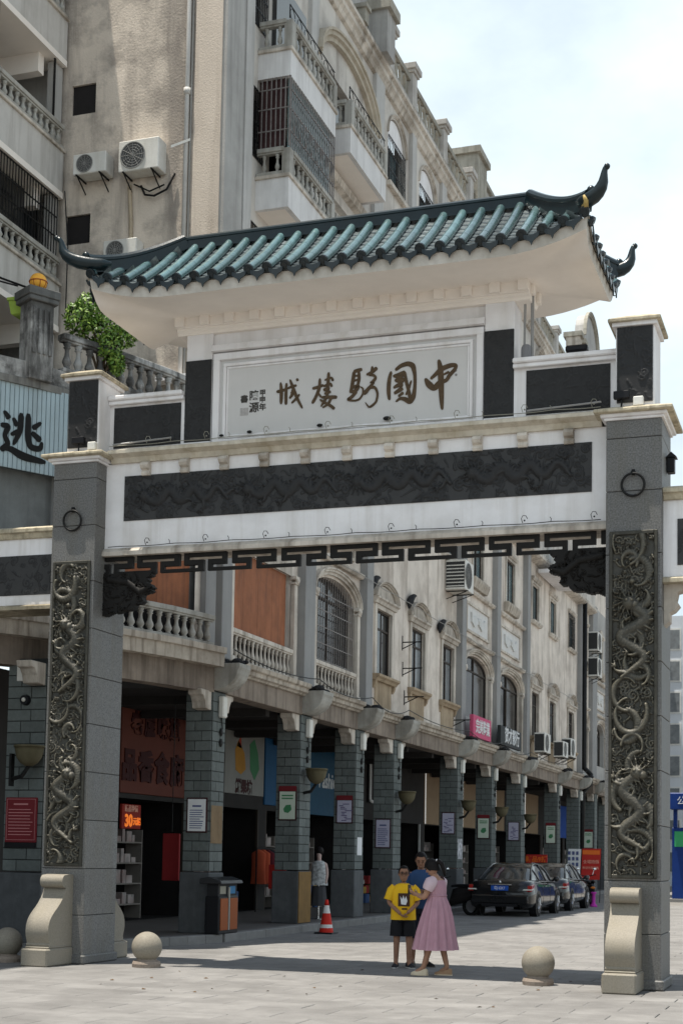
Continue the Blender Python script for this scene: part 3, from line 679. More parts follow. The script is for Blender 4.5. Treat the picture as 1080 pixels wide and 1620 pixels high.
# side bays running on beyond the pillars
for xa,xb,sg in ((-8.4,-5.583,-1),(3.29,6.2,1)):
    bay=MB().box(xa,xb,.16,.62,5.28,6.28).build('side_bay_beam', white, gate)
    m=MB(); m.prism([(.12,6.28),(.66,6.28),(.70,6.36),(.74,6.36),(.74,6.42),(.60,6.47),(.18,6.47),(.04,6.42),(.04,6.36),(.08,6.36)],'x',xa,xb); m.build('side_bay_coping', coping, gate, bevel=.008)
    m=MB(); m.prism([(.08,5.20),(.70,5.20),(.70,5.25),(.64,5.28),(.14,5.28),(.08,5.25)],'x',xa,xb); m.build('side_bay_lip', coping, gate)
    a,b=(xa+.2,-5.66) if sg<0 else (3.48,xb-.3)
    pr=Relief(b-a,.58,.0125); rg=np.random.default_rng(13); pr.fill(rg,110,.06,.02); pr.dragon([(.3+.2*q,.18 if q%2 else .42) for q in range(8)],.055,.03,rg); pr.mesh(a,5.44,.150).build('side_bay_relief', slate, gate, smooth=True, fixn=False)
    MB().box(a-.01,b+.01,.147,.162,5.43,6.03).build('side_bay_relief_frame', slate, gate)
    xo=xa-.7 if sg<0 else xb
    MB().box(xo,xo+.7,.02,.92,0,6.7).build('outer_pillar', granite, gate)
m=MB(); m.prism([(3.29,5.2),(3.62,5.2),(3.56,5.12),(3.46,5.10),(3.44,5.0),(3.48,4.93),(3.42,4.86),(3.36,4.83),(3.36,4.72),(3.29,4.66)],'y',.25,.5); m.build('side_bay_bracket', trim, gate)
# ================================================================ ground
pave = M('paving_stone', (.200, .193, .186), .8, .2, 2.2, .7, (.12, .115, .11), 0, bump=.3, bs=35, rnd=.09, gs=.5)
pavf = M('far_paving', (.186, .177, .166), .85, .16, 1.2, .4, (.26, .24, .22), 0, bump=.2, bs=25)
jnt = M('paving_joint', (.135, .13, .125), .95, .2, 6)
g=MB(); g.add([(-900,-400,-.03),(900,-400,-.03),(900,1500,-.03),(-900,1500,-.03)],[(0,1,2,3)])
ground=g.build('ground', jnt, kind='structure')
SL,SW=.9,.45
def slab_mesh():
    m=MB(); a,b,e,z0,z1=SL/2-.004,SW/2-.004,.008,-.03,0.
    m.add([(-a,-b,z0),(a,-b,z0),(a,b,z0),(-a,b,z0),(-a,-b,z1-.006),(a,-b,z1-.006),(a,b,z1-.006),(-a,b,z1-.006),(-a+e,-b+e,z1),(a-e,-b+e,z1),(a-e,b-e,z1),(-a+e,b-e,z1)],
      [(0,1,5,4),(1,2,6,5),(2,3,7,6),(3,0,4,7),(4,5,9,8),(5,6,10,9),(6,7,11,10),(7,4,8,11),(8,9,10,11)])
    return m
slabm=slab_mesh().mesh('paving_slab',pave)
street=MB().box(-60,60,34.8,400,-.03,-.002); 
yy=-7.0; n=0; rows=[]
r=0
far=MB(); proto=slab_mesh()
while yy<34.6:
    x=-14.4+(SL/2 if r%2 else 0)
    while x<14:
        near = yy<2.6 and -5.6+ (yy+7)*-.15 < x < 5.2-.0*yy and n<300 and x<4.8-.12*(yy+7)
        dz=random.uniform(-.0025,.0025)
        if near: link('paving_slab',slabm,ground,loc=(x,yy,dz),rot=(random.uniform(-.002,.002),random.uniform(-.002,.002),0)); n+=1
        elif -14<x<14 and (x>-9.2): 
            k=len(far.v); far.v.extend([(p[0]+x,p[1]+yy,p[2]+dz) for p in proto.v]); far.f.extend([tuple(i+k for i in q) for q in proto.f])
        x+=SL
    yy+=SW; r+=1
far.build('paving_slabs', pave, ground, kind='stuff', fixn=False)
MB().box(-9.2,60,34.65,420,-.03,-.003).build('far_paving', pavf, ground, kind='structure')
MB().box(-60,-14.9,-60,34.6,-.03,-.004).build('far_paving', pavf, ground, kind='structure')
MB().box(-60,60,-80,-7.25,-.03,-.004).build('far_paving', pavf, ground, kind='structure')
MB().box(14.5,60,-7.2,34.6,-.03,-.004).build('far_paving', pavf, ground, kind='structure')
# plan curve of the rounded corner (towards the camera and away from the street)
CQ=[(-5.58,6.0),(-5.94,4.545),(-6.456,3.135),(-7.11,1.787),(-8.75,-.73),(-10.6,-2.9)]
def offs(pts, d):
    out=[]
    for i,p in enumerate(pts):
        a=Vector(pts[max(i-1,0)]); b=Vector(pts[min(i+1,len(pts)-1)]); t=(b-a).normalized(); nrm=Vector((-t.y,t.x))
        if nrm.x<0: nrm=-nrm
        out.append((p[0]+nrm.x*d,p[1]+nrm.y*d))
    return out
def dense(pts, n):
    P=np.array(pts,float); T=np.linspace(0,len(P)-1,n); xs=np.interp(T,range(len(P)),P[:,0]); ys=np.interp(T,range(len(P)),P[:,1])
    return list(zip(xs.tolist(),ys.tolist()))
arc_floor=M('arcade_floor',(.12,.112,.105),.7,.15,2,.3,(.12,.11,.10),0,bump=.1)
kerbm=M('kerb_stone',(.20,.195,.19),.8,.15,5,.35,(.15,.14,.13),.1,bump=.2,rnd=.1)
cur=offs(CQ,.30); poly=[(-5.5+.22,90),(-5.28,6.0)]+cur[1:]+[(-12,-2.9),(-12,90)]
poly=[(-5.48,90),(-5.48,6.0)]+offs(CQ,.1)[1:]+[(-12,-2.9),(-12,90)]
floor=MB().prism(poly,'z',-.02,.145).build('arcade_pavement', arc_floor, kind='structure')
ky=6.0
while ky<60:
    MB().box(-5.476,-5.25,ky+.005,ky+.995,-.02,.15).build('kerb_stone', kerbm, floor, bevel=.015); ky+=1.0
ca,cb=dense(offs(CQ,.105),16),dense(offs(CQ,.33),16)
for i in range(15):
    m=MB(); m.prism([ca[i],cb[i],cb[i+1],ca[i+1]],'z',-.02,.15); m.build('kerb_stone', kerbm, floor, bevel=.012)
# ================================================================ building helpers (street face looks to +x)
def arch_pts(y0,y1,zs,rise,n=14):
    yc=(y0+y1)/2; h=(y1-y0)/2
    return [(yc-h*math.cos(math.pi*i/n), zs+rise*math.sin(math.pi*i/n)) for i in range(n+1)]
def wall_x(X, y0,y1,z0,z1, holes, depth=.22):
    """front skin of a wall at x=X with rectangular / arched holes and their reveals. hole=(y0,y1,z0,zs,rise)"""
    m=MB(); ys=sorted({y0,y1,*[h[0] for h in holes],*[h[1] for h in holes]}); zs=sorted({z0,z1,*[h[2] for h in holes],*[h[3]+h[4] for h in holes]})
    for a,b in zip(ys[:-1],ys[1:]):
        for c,d in zip(zs[:-1],zs[1:]):
            my,mz=(a+b)/2,(c+d)/2
            if any(h[0]<my<h[1] and h[2]<mz<h[3]+h[4] for h in holes): continue
            m.add([(X,a,c),(X,b,c),(X,b,d),(X,a,d)],[(0,1,2,3)])
    for a,b,c,s,r in holes:
        X2=X-depth
        m.add([(X,a,c),(X,b,c),(X2,b,c),(X2,a,c)],[(0,1,2,3)]); m.add([(X,a,c),(X,a,s),(X2,a,s),(X2,a,c)],[(0,1,2,3)]); m.add([(X,b,c),(X,b,s),(X2,b,s),(X2,b,c)],[(0,1,2,3)])
        if r<=0: m.add([(X,a,s),(X,b,s),(X2,b,s),(X2,a,s)],[(0,1,2,3)])
        else:
            P=arch_pts(a,b,s,r); t=s+r
            m.grid([[(X,p[0],p[1]) for p in P],[(X2,p[0],p[1]) for p in P]]); m.grid([[(X,p[0],p[1]) for p in P],[(X,p[0],t) for p in P]])
    return m
def win_rect(B, X, y0,y1,z0,z1, gm, fm, cols=2, split=.62):
    f=MB(); w=.05
    f.box(X-.03,X+.03,y0,y1,z0,z0+w).box(X-.03,X+.03,y0,y1,z1-w,z1).box(X-.03,X+.03,y0,y0+w,z0+w,z1-w).box(X-.03,X+.03,y1-w,y1,z0+w,z1-w)
    for k in range(1,cols): y=y0+(y1-y0)*k/cols; f.box(X-.025,X+.025,y-.025,y+.025,z0+w,z1-w)
    if split: zz=z0+(z1-z0)*split; f.box(X-.028,X+.022,y0+w,y1-w,zz-.025,zz+.025)
    o=f.build('window', fm, B)
    for k in range(cols):
        a=y0+(y1-y0)*k/cols+.03; b=y0+(y1-y0)*(k+1)/cols-.03
        g=MB(); q=random.uniform(-.02,.02); g.add([(X-.01+q,a,z0+.03),(X-.01-q,b,z0+.03),(X-.01-q,b,z1-.03),(X-.01+q,a,z1-.03)],[(0,1,2,3)]); g.build('pane', gm, o)
    return o
def win_arch(B, X, y0,y1,z0,zs,rise, gm, fm):
    P=arch_pts(y0,y1,zs,rise); f=MB(); w=.05
    f.box(X-.03,X+.03,y0,y1,z0,z0+w).box(X-.03,X+.03,y0,y0+w,z0+w,zs).box(X-.03,X+.03,y1-w,y1,z0+w,zs)
    f.tube([(X,p[0],p[1]-.02) for p in P],.03,6); yc=(y0+y1)/2
    f.box(X-.03,X+.03,yc-.025,yc+.025,z0+w,zs+rise-.03).box(X-.028,X+.028,y0+w,y1-w,zs-.07,zs-.02)
    o=f.build('window', fm, B)
    for a,b in ((y0+.02,yc-.01),(yc+.01,y1-.02)):
        q=random.uniform(-.02,.02); g=MB(); g.add([(X-.01+q,a,z0+.02),(X-.01-q,b,z0+.02),(X-.01-q,b,zs-.04),(X-.01+q,a,zs-.04)],[(0,1,2,3)]); g.build('pane',gm,o)
    g=MB(); n=len(P); g.add([(X-.012,p[0],p[1]-.015) for p in P],[tuple(range(n))]); g.build('pane',gm,o)
    return o
def hood(B, X, y0,y1,zs,rise,mat, d=.14, t=.10, nm='arch_hood'):
    """moulded arch over an opening, standing proud of the wall at X"""
    m=MB(); P=arch_pts(y0,y1,zs,rise,18); yc=(y0+y1)/2; h=(y1-y0)/2; rows=[]
    for p in P:
        # outward normal of the arch curve
        ny,nz=(p[0]-yc)/max(h,1e-6)**2,(p[1]-zs)/max(rise,1e-6)**2; l=math.hypot(ny,nz)+1e-9; ny,nz=ny/l,nz/l
        rows.append([(X,p[0],p[1]),(X+d*.5,p[0],p[1]),(X+d*.5,p[0]+ny*t*.35,p[1]+nz*t*.35),(X+d*.8,p[0]+ny*t*.45,p[1]+nz*t*.45),(X+d*.8,p[0]+ny*t*.75,p[1]+nz*t*.75),(X+d,p[0]+ny*t*.8,p[1]+nz*t*.8),(X+d,p[0]+ny*t,p[1]+nz*t),(X,p[0]+ny*t,p[1]+nz*t)])
    m.grid(rows,True); n=8; m.f.append(tuple(range(n))); m.f.append(tuple((len(rows)-1)*n+i for i in range(n-1,-1,-1)))
    return m.build(nm, mat, B)
BALP=[(.055,0),(.055,.06),(.035,.08),(.04,.13),(.066,.26),(.062,.34),(.036,.52),(.03,.68),(.036,.78),(.055,.82),(.036,.86),(.055,.93),(.055,1.0)]
BALM=MB().lathe(BALP,n=8).mesh('baluster',trim,smooth=True); BALW=MB().lathe(BALP,n=8).mesh('baluster',bowlm,smooth=True)
def balustrade(B, pts, zb, zt, n, me=BALM, mat=None, w=.16, rail=.09, foot=.07, fat=1., ends=True):
    """rail and foot along plan points; n balusters between"""
    mat=mat or trim; m=MB(); ft=MB(); P=[Vector((p[0],p[1])) for p in pts]
    for a,b in zip(P[:-1],P[1:]):
        d=b-a; c=(a+b)/2; m.obox(c,d,d.length+.02,w*1.15,zt-rail,zt); m.obox(c,d,d.length+.015,w*.8,zt-rail-.035,zt-rail+.002); ft.obox(c,d,d.length+.02,w,zb,zb+foot)
    o=m.build('balustrade', mat, B, bevel=.008); ft.build('foot_rail', mat, o, bevel=.008)
    L=[0]; 
    for a,b in zip(P[:-1],P[1:]): L.append(L[-1]+(b-a).length)
    h=zt-rail-.035-zb-foot
    for k in range(n):
        d=L[-1]*(k+.5)/n
        for i in range(len(P)-1):
            if d<=L[i+1]+1e-6: q=P[i]+(P[i+1]-P[i])*((d-L[i])/(L[i+1]-L[i])); break
        link('baluster', me, o, loc=(q.x,q.y,zb+foot), scale=(fat,fat,h))
    return o
def brick_face(parent, mesh_cache, ax, c0,c1, pos, z0,z1, single):
    """courses of blocks on one face. ax 's': face looks to -y at y=pos, spans x c0..c1; 'e': face looks to +x at x=pos, spans y c0..c1"""
    bh=.19; j=.014; n=int(round((z1-z0)/bh)); bh=(z1-z0)/n; W=c1-c0; m=MB()
    for k in range(n):
        cuts=[0,W*.62,W] if k%2 else [0,W*.36,W]
        for a,b in zip(cuts[:-1],cuts[1:]):
            a2,b2=c0+a+j/2,c0+b-j/2; za,zb=z0+k*bh+j/2,z0+(k+1)*bh-j/2; pr=.014+random.uniform(-.003,.003)
            key=(ax,round(b2-a2,3),round(zb-za,3))
            if single:
                if key not in mesh_cache:
                    q=MB(); w,h=b2-a2,zb-za
                    (q.box(-w/2,w/2,-.014,.01,-h/2,h/2) if ax=='s' else q.box(-.01,.014,-w/2,w/2,-h/2,h/2)); mesh_cache[key]=q.mesh('brick',brickm,bevel=.004)
                link('brick', mesh_cache[key], parent, loc=((a2+b2)/2,pos-(pr-.014),(za+zb)/2) if ax=='s' else (pos+pr-.014,(a2+b2)/2,(za+zb)/2))
            else:
                m.box(a2,b2,pos-pr,pos+.01,za,zb) if ax=='s' else m.box(pos-.01,pos+pr,a2,b2,za,zb)
    if not single: m.build('brickwork', brickm, parent, kind='stuff')
BC={}
def column(B, y0,y1, single, x0=-6.13,x1=-5.60, yellow=False):
    c=MB().box(x0,x1,y0,y1,1.28,4.7).build('brick_column', bjoint, B)
    brick_face(c,BC,'s',x0,x1,y0,1.28,4.62,single); brick_face(c,BC,'e',y0,y1,x1,1.28,4.62,single)
    MB().box(x0-.05,x1+.03,y0-.03,y1+.05,.14,1.26).build('column_plinth', plinth, c, bevel=.02)
    if yellow: MB().box(x1+.03,x1+.05,y0-.02,y1+.04,.16,1.25).build('ochre_facing', M('ochre_stone',(.22,.13,.045),.75,.2,4,.45,(.13,.08,.04),.4,bump=.15), c)
    # corbels at the beam ends
    for ya,yb,s in ((y0-.62,y0,-1),(y1,y1+.62,1)):
        e=y0 if s<0 else y1; pr=[(e,4.62),(e+s*.46,4.62),(e+s*.43,4.52),(e+s*.34,4.50),(e+s*.27,4.40),(e+s*.24,4.28),(e,4.26)]
        m=MB(); m.prism(pr,'x',x1-.30,x1-.02); m.build('beam_corbel', trim, c, bevel=.01)
    # scroll bracket on the beam
    pr=[(x1-.02,5.14),(x1+.52,5.14),(x1+.52,5.06)]+[(x1+.0+.5*math.cos(a),5.06-.42*math.sin(a)) for a in np.linspace(.12,1.57,9)]+[(x1-.02,4.64)]
    m=MB(); m.prism(pr,'y',y0+.02,y1-.02); b=m.build('scroll_bracket', bowlm, B, bevel=.012)
    s=MB(); rg=random.Random(int(y0*10))
    for _ in range(9): s.ball((x1+rg.uniform(.05,.45),rg.uniform(y0+.05,y1-.05),5.15+rg.uniform(0,.06)),rg.uniform(.05,.11),7,5,(1.3,1.2,.7))
    s.build('debris', sooty, b)
    return c
def ac_unit(name, loc, facing, size=(.82,.30,.58), label='', grille_side=True, legs=.25):
    """split air conditioner outdoor unit; facing 's' (front to -y) or 'e' (front to +x)"""
    w,d,h=size; t=thing(name,label,'air conditioner',loc); 
    def T(m):
        out=MB(); 
        for x,y,z in m.v: out.v.append((loc[0]+x,loc[1]+y,loc[2]+z) if facing=='s' else (loc[0]-y,loc[1]+x,loc[2]+z))
        out.f=m.f; return out
    T(MB().box(-w/2,w/2,-d,0,0,h)).build('casing',acw,t,bevel=.015)
    c=(-w*.14,-d-.002,h*.5); r=h*.42; m=MB()
    m.tube([(c[0]+r*math.cos(a),c[1]-.005,c[2]+r*math.sin(a)) for a in np.linspace(0,6.283,24,endpoint=False)],.012,5,closed=True)
    for k in range(1,5): m.tube([(c[0]+r*k/5*math.cos(a),c[1]-.008,c[2]+r*k/5*math.sin(a)) for a in np.linspace(0,6.283,18,endpoint=False)],.005,4,closed=True)
    for a in np.linspace(0,math.pi,6,endpoint=False): m.tube([(c[0]-r*math.cos(a),c[1]-.01,c[2]-r*math.sin(a)),(c[0]+r*math.cos(a),c[1]-.01,c[2]+r*math.sin(a))],.005,4)
    T(m).build('fan_guard',M('grey_guard',(.25,.25,.24),.6),t)
    m=MB(); n=22; m.v=[(c[0]+r*math.cos(6.283*i/n),c[1]+.0005,c[2]+r*math.sin(6.283*i/n)) for i in range(n)]; m.f=[tuple(range(n))]; T(m).build('fan_opening',M('fan_shadow',(.10,.10,.10),.8),t,fixn=False)
    m=MB(); 
    for k in range(7): m.box(-w/2-.006,-w/2+.001,-d+.04,-.03,h*.1+k*h*.115,h*.1+k*h*.115+.03)
    T(m).build('side_louvre',acw,t) if d>.5 else None
    m=MB(); m.box(-w/2-.003,-w/2+.0005,-d+.03,-.02,h*.07,h*.93); T(m).build('side_grille',acd,t)
    for q in (-1,1): m=MB(); m.tube([(q*w*.35,0,-.03),(q*w*.35,-d-.05,-.03)],.018,5).tube([(q*w*.35,0,-legs),(q*w*.35,-d,-.04)],.014,5); T(m).build('wall_bracket',iron,t)
    return t
def grille_x(B, X, y0,y1,z0,z1, nb, nh, mat, nm='window_grille', arch=0.):
    m=MB(); yc=(y0+y1)/2; h=(y1-y0)/2
    for k in range(nb+1):
        y=y0+(y1-y0)*k/nb; zt=z1+(arch*math.sqrt(max(0,1-((y-yc)/h)**2)) if arch else 0); m.box(X-.008,X+.008,y-.008,y+.008,z0,zt)
    for k in range(nh+1): z=z0+(z1-z0)*k/nh; m.box(X-.012,X+.004,y0,y1,z-.012,z+.012)
    return m.build(nm, mat, B)
# ================================================================ the long arcade block
AB = thing('arcade_block', 'long six storey beige arcade building with grey brick columns and balconies along the street', 'building', (-7.5,25,0))
WX=-5.80
COLS=[(5.97,6.55),(10.6,11.27),(14.38,15.0),(17.47,18.15),(24.0,24.75),(28.5,29.15),(33.1,33.75),(40.05,40.7),(45.0,45.6)]
for i,(a,b) in enumerate(COLS): column(AB,a,b,i<4,yellow=(i==1))
# beams with ledge between columns
for (a0,a1),(b0,b1) in zip(COLS[:-1],COLS[1:]):
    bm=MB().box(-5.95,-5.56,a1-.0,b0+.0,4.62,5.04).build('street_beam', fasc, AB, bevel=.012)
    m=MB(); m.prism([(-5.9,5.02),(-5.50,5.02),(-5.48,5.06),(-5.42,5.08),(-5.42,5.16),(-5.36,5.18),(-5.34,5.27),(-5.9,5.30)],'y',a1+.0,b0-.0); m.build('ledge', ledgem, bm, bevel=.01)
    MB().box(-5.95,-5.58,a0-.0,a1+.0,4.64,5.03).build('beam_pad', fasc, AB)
m=MB(); m.prism([(-5.9,5.02),(-5.50,5.02),(-5.48,5.06),(-5.42,5.08),(-5.42,5.16),(-5.36,5.18),(-5.34,5.27),(-5.9,5.30)],'y',COLS[-1][1],48.6); m.build('ledge', ledgem, AB)
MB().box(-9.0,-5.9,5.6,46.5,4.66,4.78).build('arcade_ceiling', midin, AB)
for y in np.arange(7,46,2.6): MB().box(-8.9,-6.0,y,y+.2,4.5,4.68).build('ceiling_beam', midin, AB)
# street wall, second and third storeys: bays of arched windows and triple pedimented windows
def pil(B,y0,y1,z0,z1,x=-5.60): return MB().box(WX-.02,x,y0,y1,z0,z1).build('pilaster', pilm, B, bevel=.012)
def ped_window(B, yc, gm, w=1.30, z0=6.2, z1=7.9, sill=True):
    y0,y1=yc-w/2,yc+w/2
    t=MB(); t.box(WX-.02,WX+.05,y0-.17,y0,z0,z1+.12).box(WX-.02,WX+.05,y1,y1+.17,z0,z1+.12).box(WX-.02,WX+.049,y0,y1,z1,z1+.12)
    o=t.build('window_surround', trim, B, bevel=.008)
    m=MB(); m.prism([(WX-.02,z1+.12),(WX+.09,z1+.12),(WX+.12,z1+.2),(WX+.17,z1+.23),(WX+.17,z1+.28),(WX-.02,z1+.3)],'y',y0-.28,y1+.28); m.build('window_cornice', trim, o)
    hood(o,WX-.01,y0-.22,y1+.22,z1+.30,.36,trim,.17,.10,'segmental_hood')
    m=MB(); P=arch_pts(y0-.2,y1+.2,z1+.30,.34); m.v=[(WX+.03,p[0],p[1]) for p in P]; m.f=[tuple(range(len(P)))]; m.build('hood_panel', trim, o)
    if sill:
        m=MB(); m.prism([(WX-.02,z0-.16),(WX+.10,z0-.16),(WX+.14,z0-.10),(WX+.20,z0-.06),(WX+.20,z0),(WX-.02,z0+.01)],'y',y0-.26,y1+.26); m.build('window_sill', apron, o, bevel=.006)
        for q in (y0-.16,y1+.16): MB().prism([(WX-.02,z0-.16),(WX+.10,z0-.16),(WX+.08,z0-.26),(WX+.03,z0-.34),(WX-.02,z0-.36)],'y',q-.06,q+.06).build('sill_bracket', apron, o)
        MB().box(WX-.02,WX+.025,y0-.05,y1+.05,5.36,z0-.16).build('apron_panel', apron, o, bevel=.006)
    w_=win_rect(B,WX-.08,y0,y1,z0,z1,gm,wframe,2,.72)
    return o
def top_window(B, yc, w=1.2, z0=10.62, z1=12.0, gm=None, orn=False):
    y0,y1=yc-w/2,yc+w/2; t=MB(); t.box(WX-.02,WX+.045,y0-.13,y0,z0,z1+.1).box(WX-.02,WX+.045,y1,y1+.13,z0,z1+.1).box(WX-.02,WX+.044,y0,y1,z1,z1+.1)
    o=t.build('window_surround', trim, B, bevel=.008)
    MB().prism([(WX-.02,z0-.14),(WX+.1,z0-.14),(WX+.16,z0-.05),(WX+.16,z0),(WX-.02,z0+.01)],'y',y0-.2,y1+.2).build('window_sill', ledgem if orn else trim, o)
    MB().prism([(WX-.02,z1+.1),(WX+.08,z1+.1),(WX+.14,z1+.18),(WX+.14,z1+.23),(WX-.02,z1+.25)],'y',y0-.2,y1+.2).build('window_cornice', trim, o)
    if orn: MB().prism([(y0-.2,z1+.25),(y1+.2,z1+.25),((y0+y1)/2,z1+.55)],'x',WX-.01,WX+.10).build('pediment', trim, o)
    win_rect(B,WX-.07,y0,y1,z0,z1,gm or glassb,wframe,2,0)
def arch_bay(B, y0, y1, boards=False, grille=False, low=None):
    """bay with an arched opening, ornament panel and upper window between string courses"""
    a,b=y0+.36,y1-.36; W=b-a
    oa,ob=(a+.02,b-.02)
    for q0,q1 in ((a-.17,a),(b,b+.17)):
        c=MB(); c.box(WX-.02,WX+.10,q0,q1,5.42,7.42); c.box(WX-.02,WX+.13,q0-.03,q1+.03,5.30,5.44); c.box(WX-.02,WX+.125,q0-.025,q1+.025,7.42,7.47); c.box(WX-.02,WX+.14,q0-.04,q1+.04,7.52,7.60)
        c.ball((WX+.10,(q0+q1)/2,7.50),.075,8,6); c.build('side_column', trim, B, bevel=.008)
    if boards:
        MB().box(WX-.02,WX+.02,a,b,7.6,8.3).build('lintel', trim, B)
    else:
        hood(B,WX-.01,a-.06,b+.06,7.60,.50,trim,.16,.16)
    for z in (8.42,10.0): MB().prism([(WX-.02,z-.05),(WX+.10,z-.05),(WX+.15,z+.01),(WX+.15,z+.05),(WX-.02,z+.08)],'y',y0+.02,y1-.02).build('string_course', trim, B)
    # ornament panel
    f=MB(); pa,pb=y0+.55,y1-.55
    f.box(WX-.02,WX+.07,pa,pb,8.70,8.78).box(WX-.02,WX+.07,pa,pb,9.58,9.66).box(WX-.02,WX+.069,pa,pa+.08,8.78,9.58).box(WX-.02,WX+.069,pb-.08,pb,8.78,9.58)
    o=f.build('ornament_panel', trim, B, bevel=.006); MB().box(WX-.015,WX+.015,pa+.08,pb-.08,8.78,9.58).build('panel_ground', M('white_stucco',(.66,.65,.63),.85,.06,5,.25,(.35,.32,.28),.2), o)
    orn=MB(); yc=(pa+pb)/2; s=(pb-pa)*.3
    for k in (-1,1):
        orn.prism([(yc+k*.02,9.12),(yc+k*s*.35,9.33),(yc+k*s*.75,9.25),(yc+k*s,9.38),(yc+k*s*.95,9.08),(yc+k*s*.55,8.95),(yc+k*s*.25,9.05)],'x',WX+.012,WX+.07)
    orn.ball((WX+.03,yc,9.22),.10,8,6); orn.build('leaf_ornament', M('stucco_ornament',(.6,.6,.58),.85), o)
    MB().prism([(WX-.02,10.20),(WX+.12,10.20),(WX+.2,10.42),(WX+.2,10.50),(WX-.02,10.52)],'y',(y0+y1)/2-.95,(y0+y1)/2+.95).build('sill_shelf', ledgem, B)
    top_window(B,(y0+y1)/2,1.3,10.55,12.1,glassb,True)
# geometry of the wall skin
ARCH=[(6.75,10.75),(11.45,15.05),(25.0,29.15),(29.75,34.05),(46.2,48.4)]
TRIP=[(15.6,24.45,(17.05,20.2,23.45)),(34.6,45.6,(36.3,39.8,44.0))]
holes=[]
for k,(a,b) in enumerate(ARCH):
    q0,q1=a+.36,b-.36
    if k==0: holes.append((q0+.0,q1-.0,5.34,7.6,0))
    else: holes.append((q0,q1,5.34 if k==1 else 6.02,7.60,.44))
    c=(a+b)/2; holes.append((c-.65,c+.65,10.55,12.1,0))
for a,b,ws in TRIP:
    for y in ws: holes.append((y-.65,y+.65,6.2,7.9,0)); holes.append((y-.6,y+.6,10.62,12.0,0))
wall_x(WX,5.5,48.6,5.05,13.0,holes,.25).build('street_wall', wallm, AB, fixn=False)
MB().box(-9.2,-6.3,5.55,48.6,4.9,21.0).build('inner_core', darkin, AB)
for y0,y1 in ((6.32,6.78),(10.78,11.42),(15.08,15.58),(24.48,24.98),(29.2,29.7),(34.1,34.6),(45.62,46.15)): pil(AB,y0,y1,5.30,12.98)
arch_bay(AB,6.75,10.75,boards=True)
# brown boards closing the first opening
for k in range(4):
    y=7.12+k*.78; MB().box(WX-.10,WX-.06,y+.004,y+.776,6.0,7.62).build('board', wood, AB)
balustrade(AB,[(WX+.0,7.12),(WX+.0,10.38)],5.34,6.0,15,BALM,trim,.14,fat=.85)
arch_bay(AB,11.45,15.05,grille=True); win_arch(AB,WX-.2,11.82,14.68,6.02,7.6,.44,glass,wframe)
grille_x(AB,WX-.03,11.84,14.66,6.06,7.6,17,4,bars,arch=.42)
balustrade(AB,[(WX+.0,11.82),(WX+.0,14.68)],5.34,6.0,12,BALM,trim,.14,fat=.8)
for (y,gm) in zip(TRIP[0][2],(glass,glassp,glassp)): ped_window(AB,y,gm); 
for y in TRIP[0][2]: top_window(AB,y)
for a,b in ARCH[2:]:
    arch_bay(AB,a,b); win_arch(AB,WX-.12,a+.38,b-.38,6.02,7.6,.42,glass,wframe); MB().box(WX-.02,WX+.04,a+.36,b-.36,5.3,6.02).build('apron_panel', wallg, AB)
for y,gm in zip(TRIP[1][2],(glass,glassp,glass)): ped_window(AB,y,gm)
for y in TRIP[1][2]: top_window(AB,y,z0=10.62,z1=12.05)
MB().box(-5.7,-4.95,36.4,40.5,12.55,12.70).build('balcony_slab', white, AB); MB().box(-5.0,-4.93,36.4,40.5,12.70,13.3).build('balcony_parapet', white, AB)
grille_x(AB,WX+.06,43.2,44.7,10.6,12.1,10,3,iron)
# soot and iron arms by the pedimented windows
for y,z in ((15.85,8.45),(19.15,8.55),(22.3,8.35)):
    s=MB(); s.tube([(WX+.10,y+.62-.75*math.cos(a),z-.28+.50*math.sin(a)) for a in np.linspace(.1,1.5,10)],[.03,.06,.085,.10,.10,.09,.075,.06,.04,.015],8); s.build('soot_crust', sooty, AB, smooth=True)
for y,z in ((18.75,7.35),(18.8,6.65),(19.0,5.9),(24.2,5.75)):
    MB().tube([(WX,y,z+.18),(WX,y,z-.22)],.025,5).tube([(WX,y,z),(WX+.55,y,z)],.018,5).tube([(WX,y,z-.18),(WX+.4,y,z)],.015,5).build('iron_arm', iron, AB)
# upper storeys
UX=-5.50
up=[(6.95,7.62,15.4,16.75,0),(6.95,7.62,12.95,14.0,0),(6.95,7.62,18.1,19.4,0),(15.85,17.35,18.8,20.1,.62),(18.75,20.35,19.0,20.1,.62),(22.0,23.6,19.0,20.1,.62),(25.4,26.9,19.0,20.1,.62),(28.6,30.1,19,20.1,.62),(34.5,36.2,18.8,20.0,.8),(38.0,39.7,18.8,20.0,.8),(7.9,9.6,14.35,16.9,0),(7.9,9.6,17.1,19.6,0),(11.3,13.2,17.2,19.4,0),(11.3,13.2,14.4,16.6,0)]
wall_x(UX,5.5,48.6,13.0,21.0,up,.28).build('upper_street_wall', M('pale_grey_wall',(.60,.565,.515),.88,.1,1.5,.45,(.24,.21,.185),.75,(1.9,1.9,.26),bump=.15,sth=(.50,.70),gth=(.46,.64)), AB, fixn=False)
m=MB(); m.prism([(WX-.02,12.85),(UX+.02,12.92),(UX+.1,12.98),(UX+.1,13.1),(UX-.02,13.12)],'y',5.5,48.6); m.build('storey_band', trim, AB)
MB().box(UX-.02,UX+.09,5.5,6.35,9.0,21.0).build('corner_pier', wallg, AB)
for y0,y1 in ((6.42,6.8),(9.95,10.4),(14.55,15.25),(17.75,18.15),(20.8,21.3),(24.3,24.8),(31,31.6),(37,37.4)): MB().box(UX-.02,UX+.10,y0,y1,13.1,21.0).build('pilaster', M('pale_pilaster',(.50,.49,.47),.85,.07,2,.3,(.25,.24,.22),.4), AB, bevel=.01)
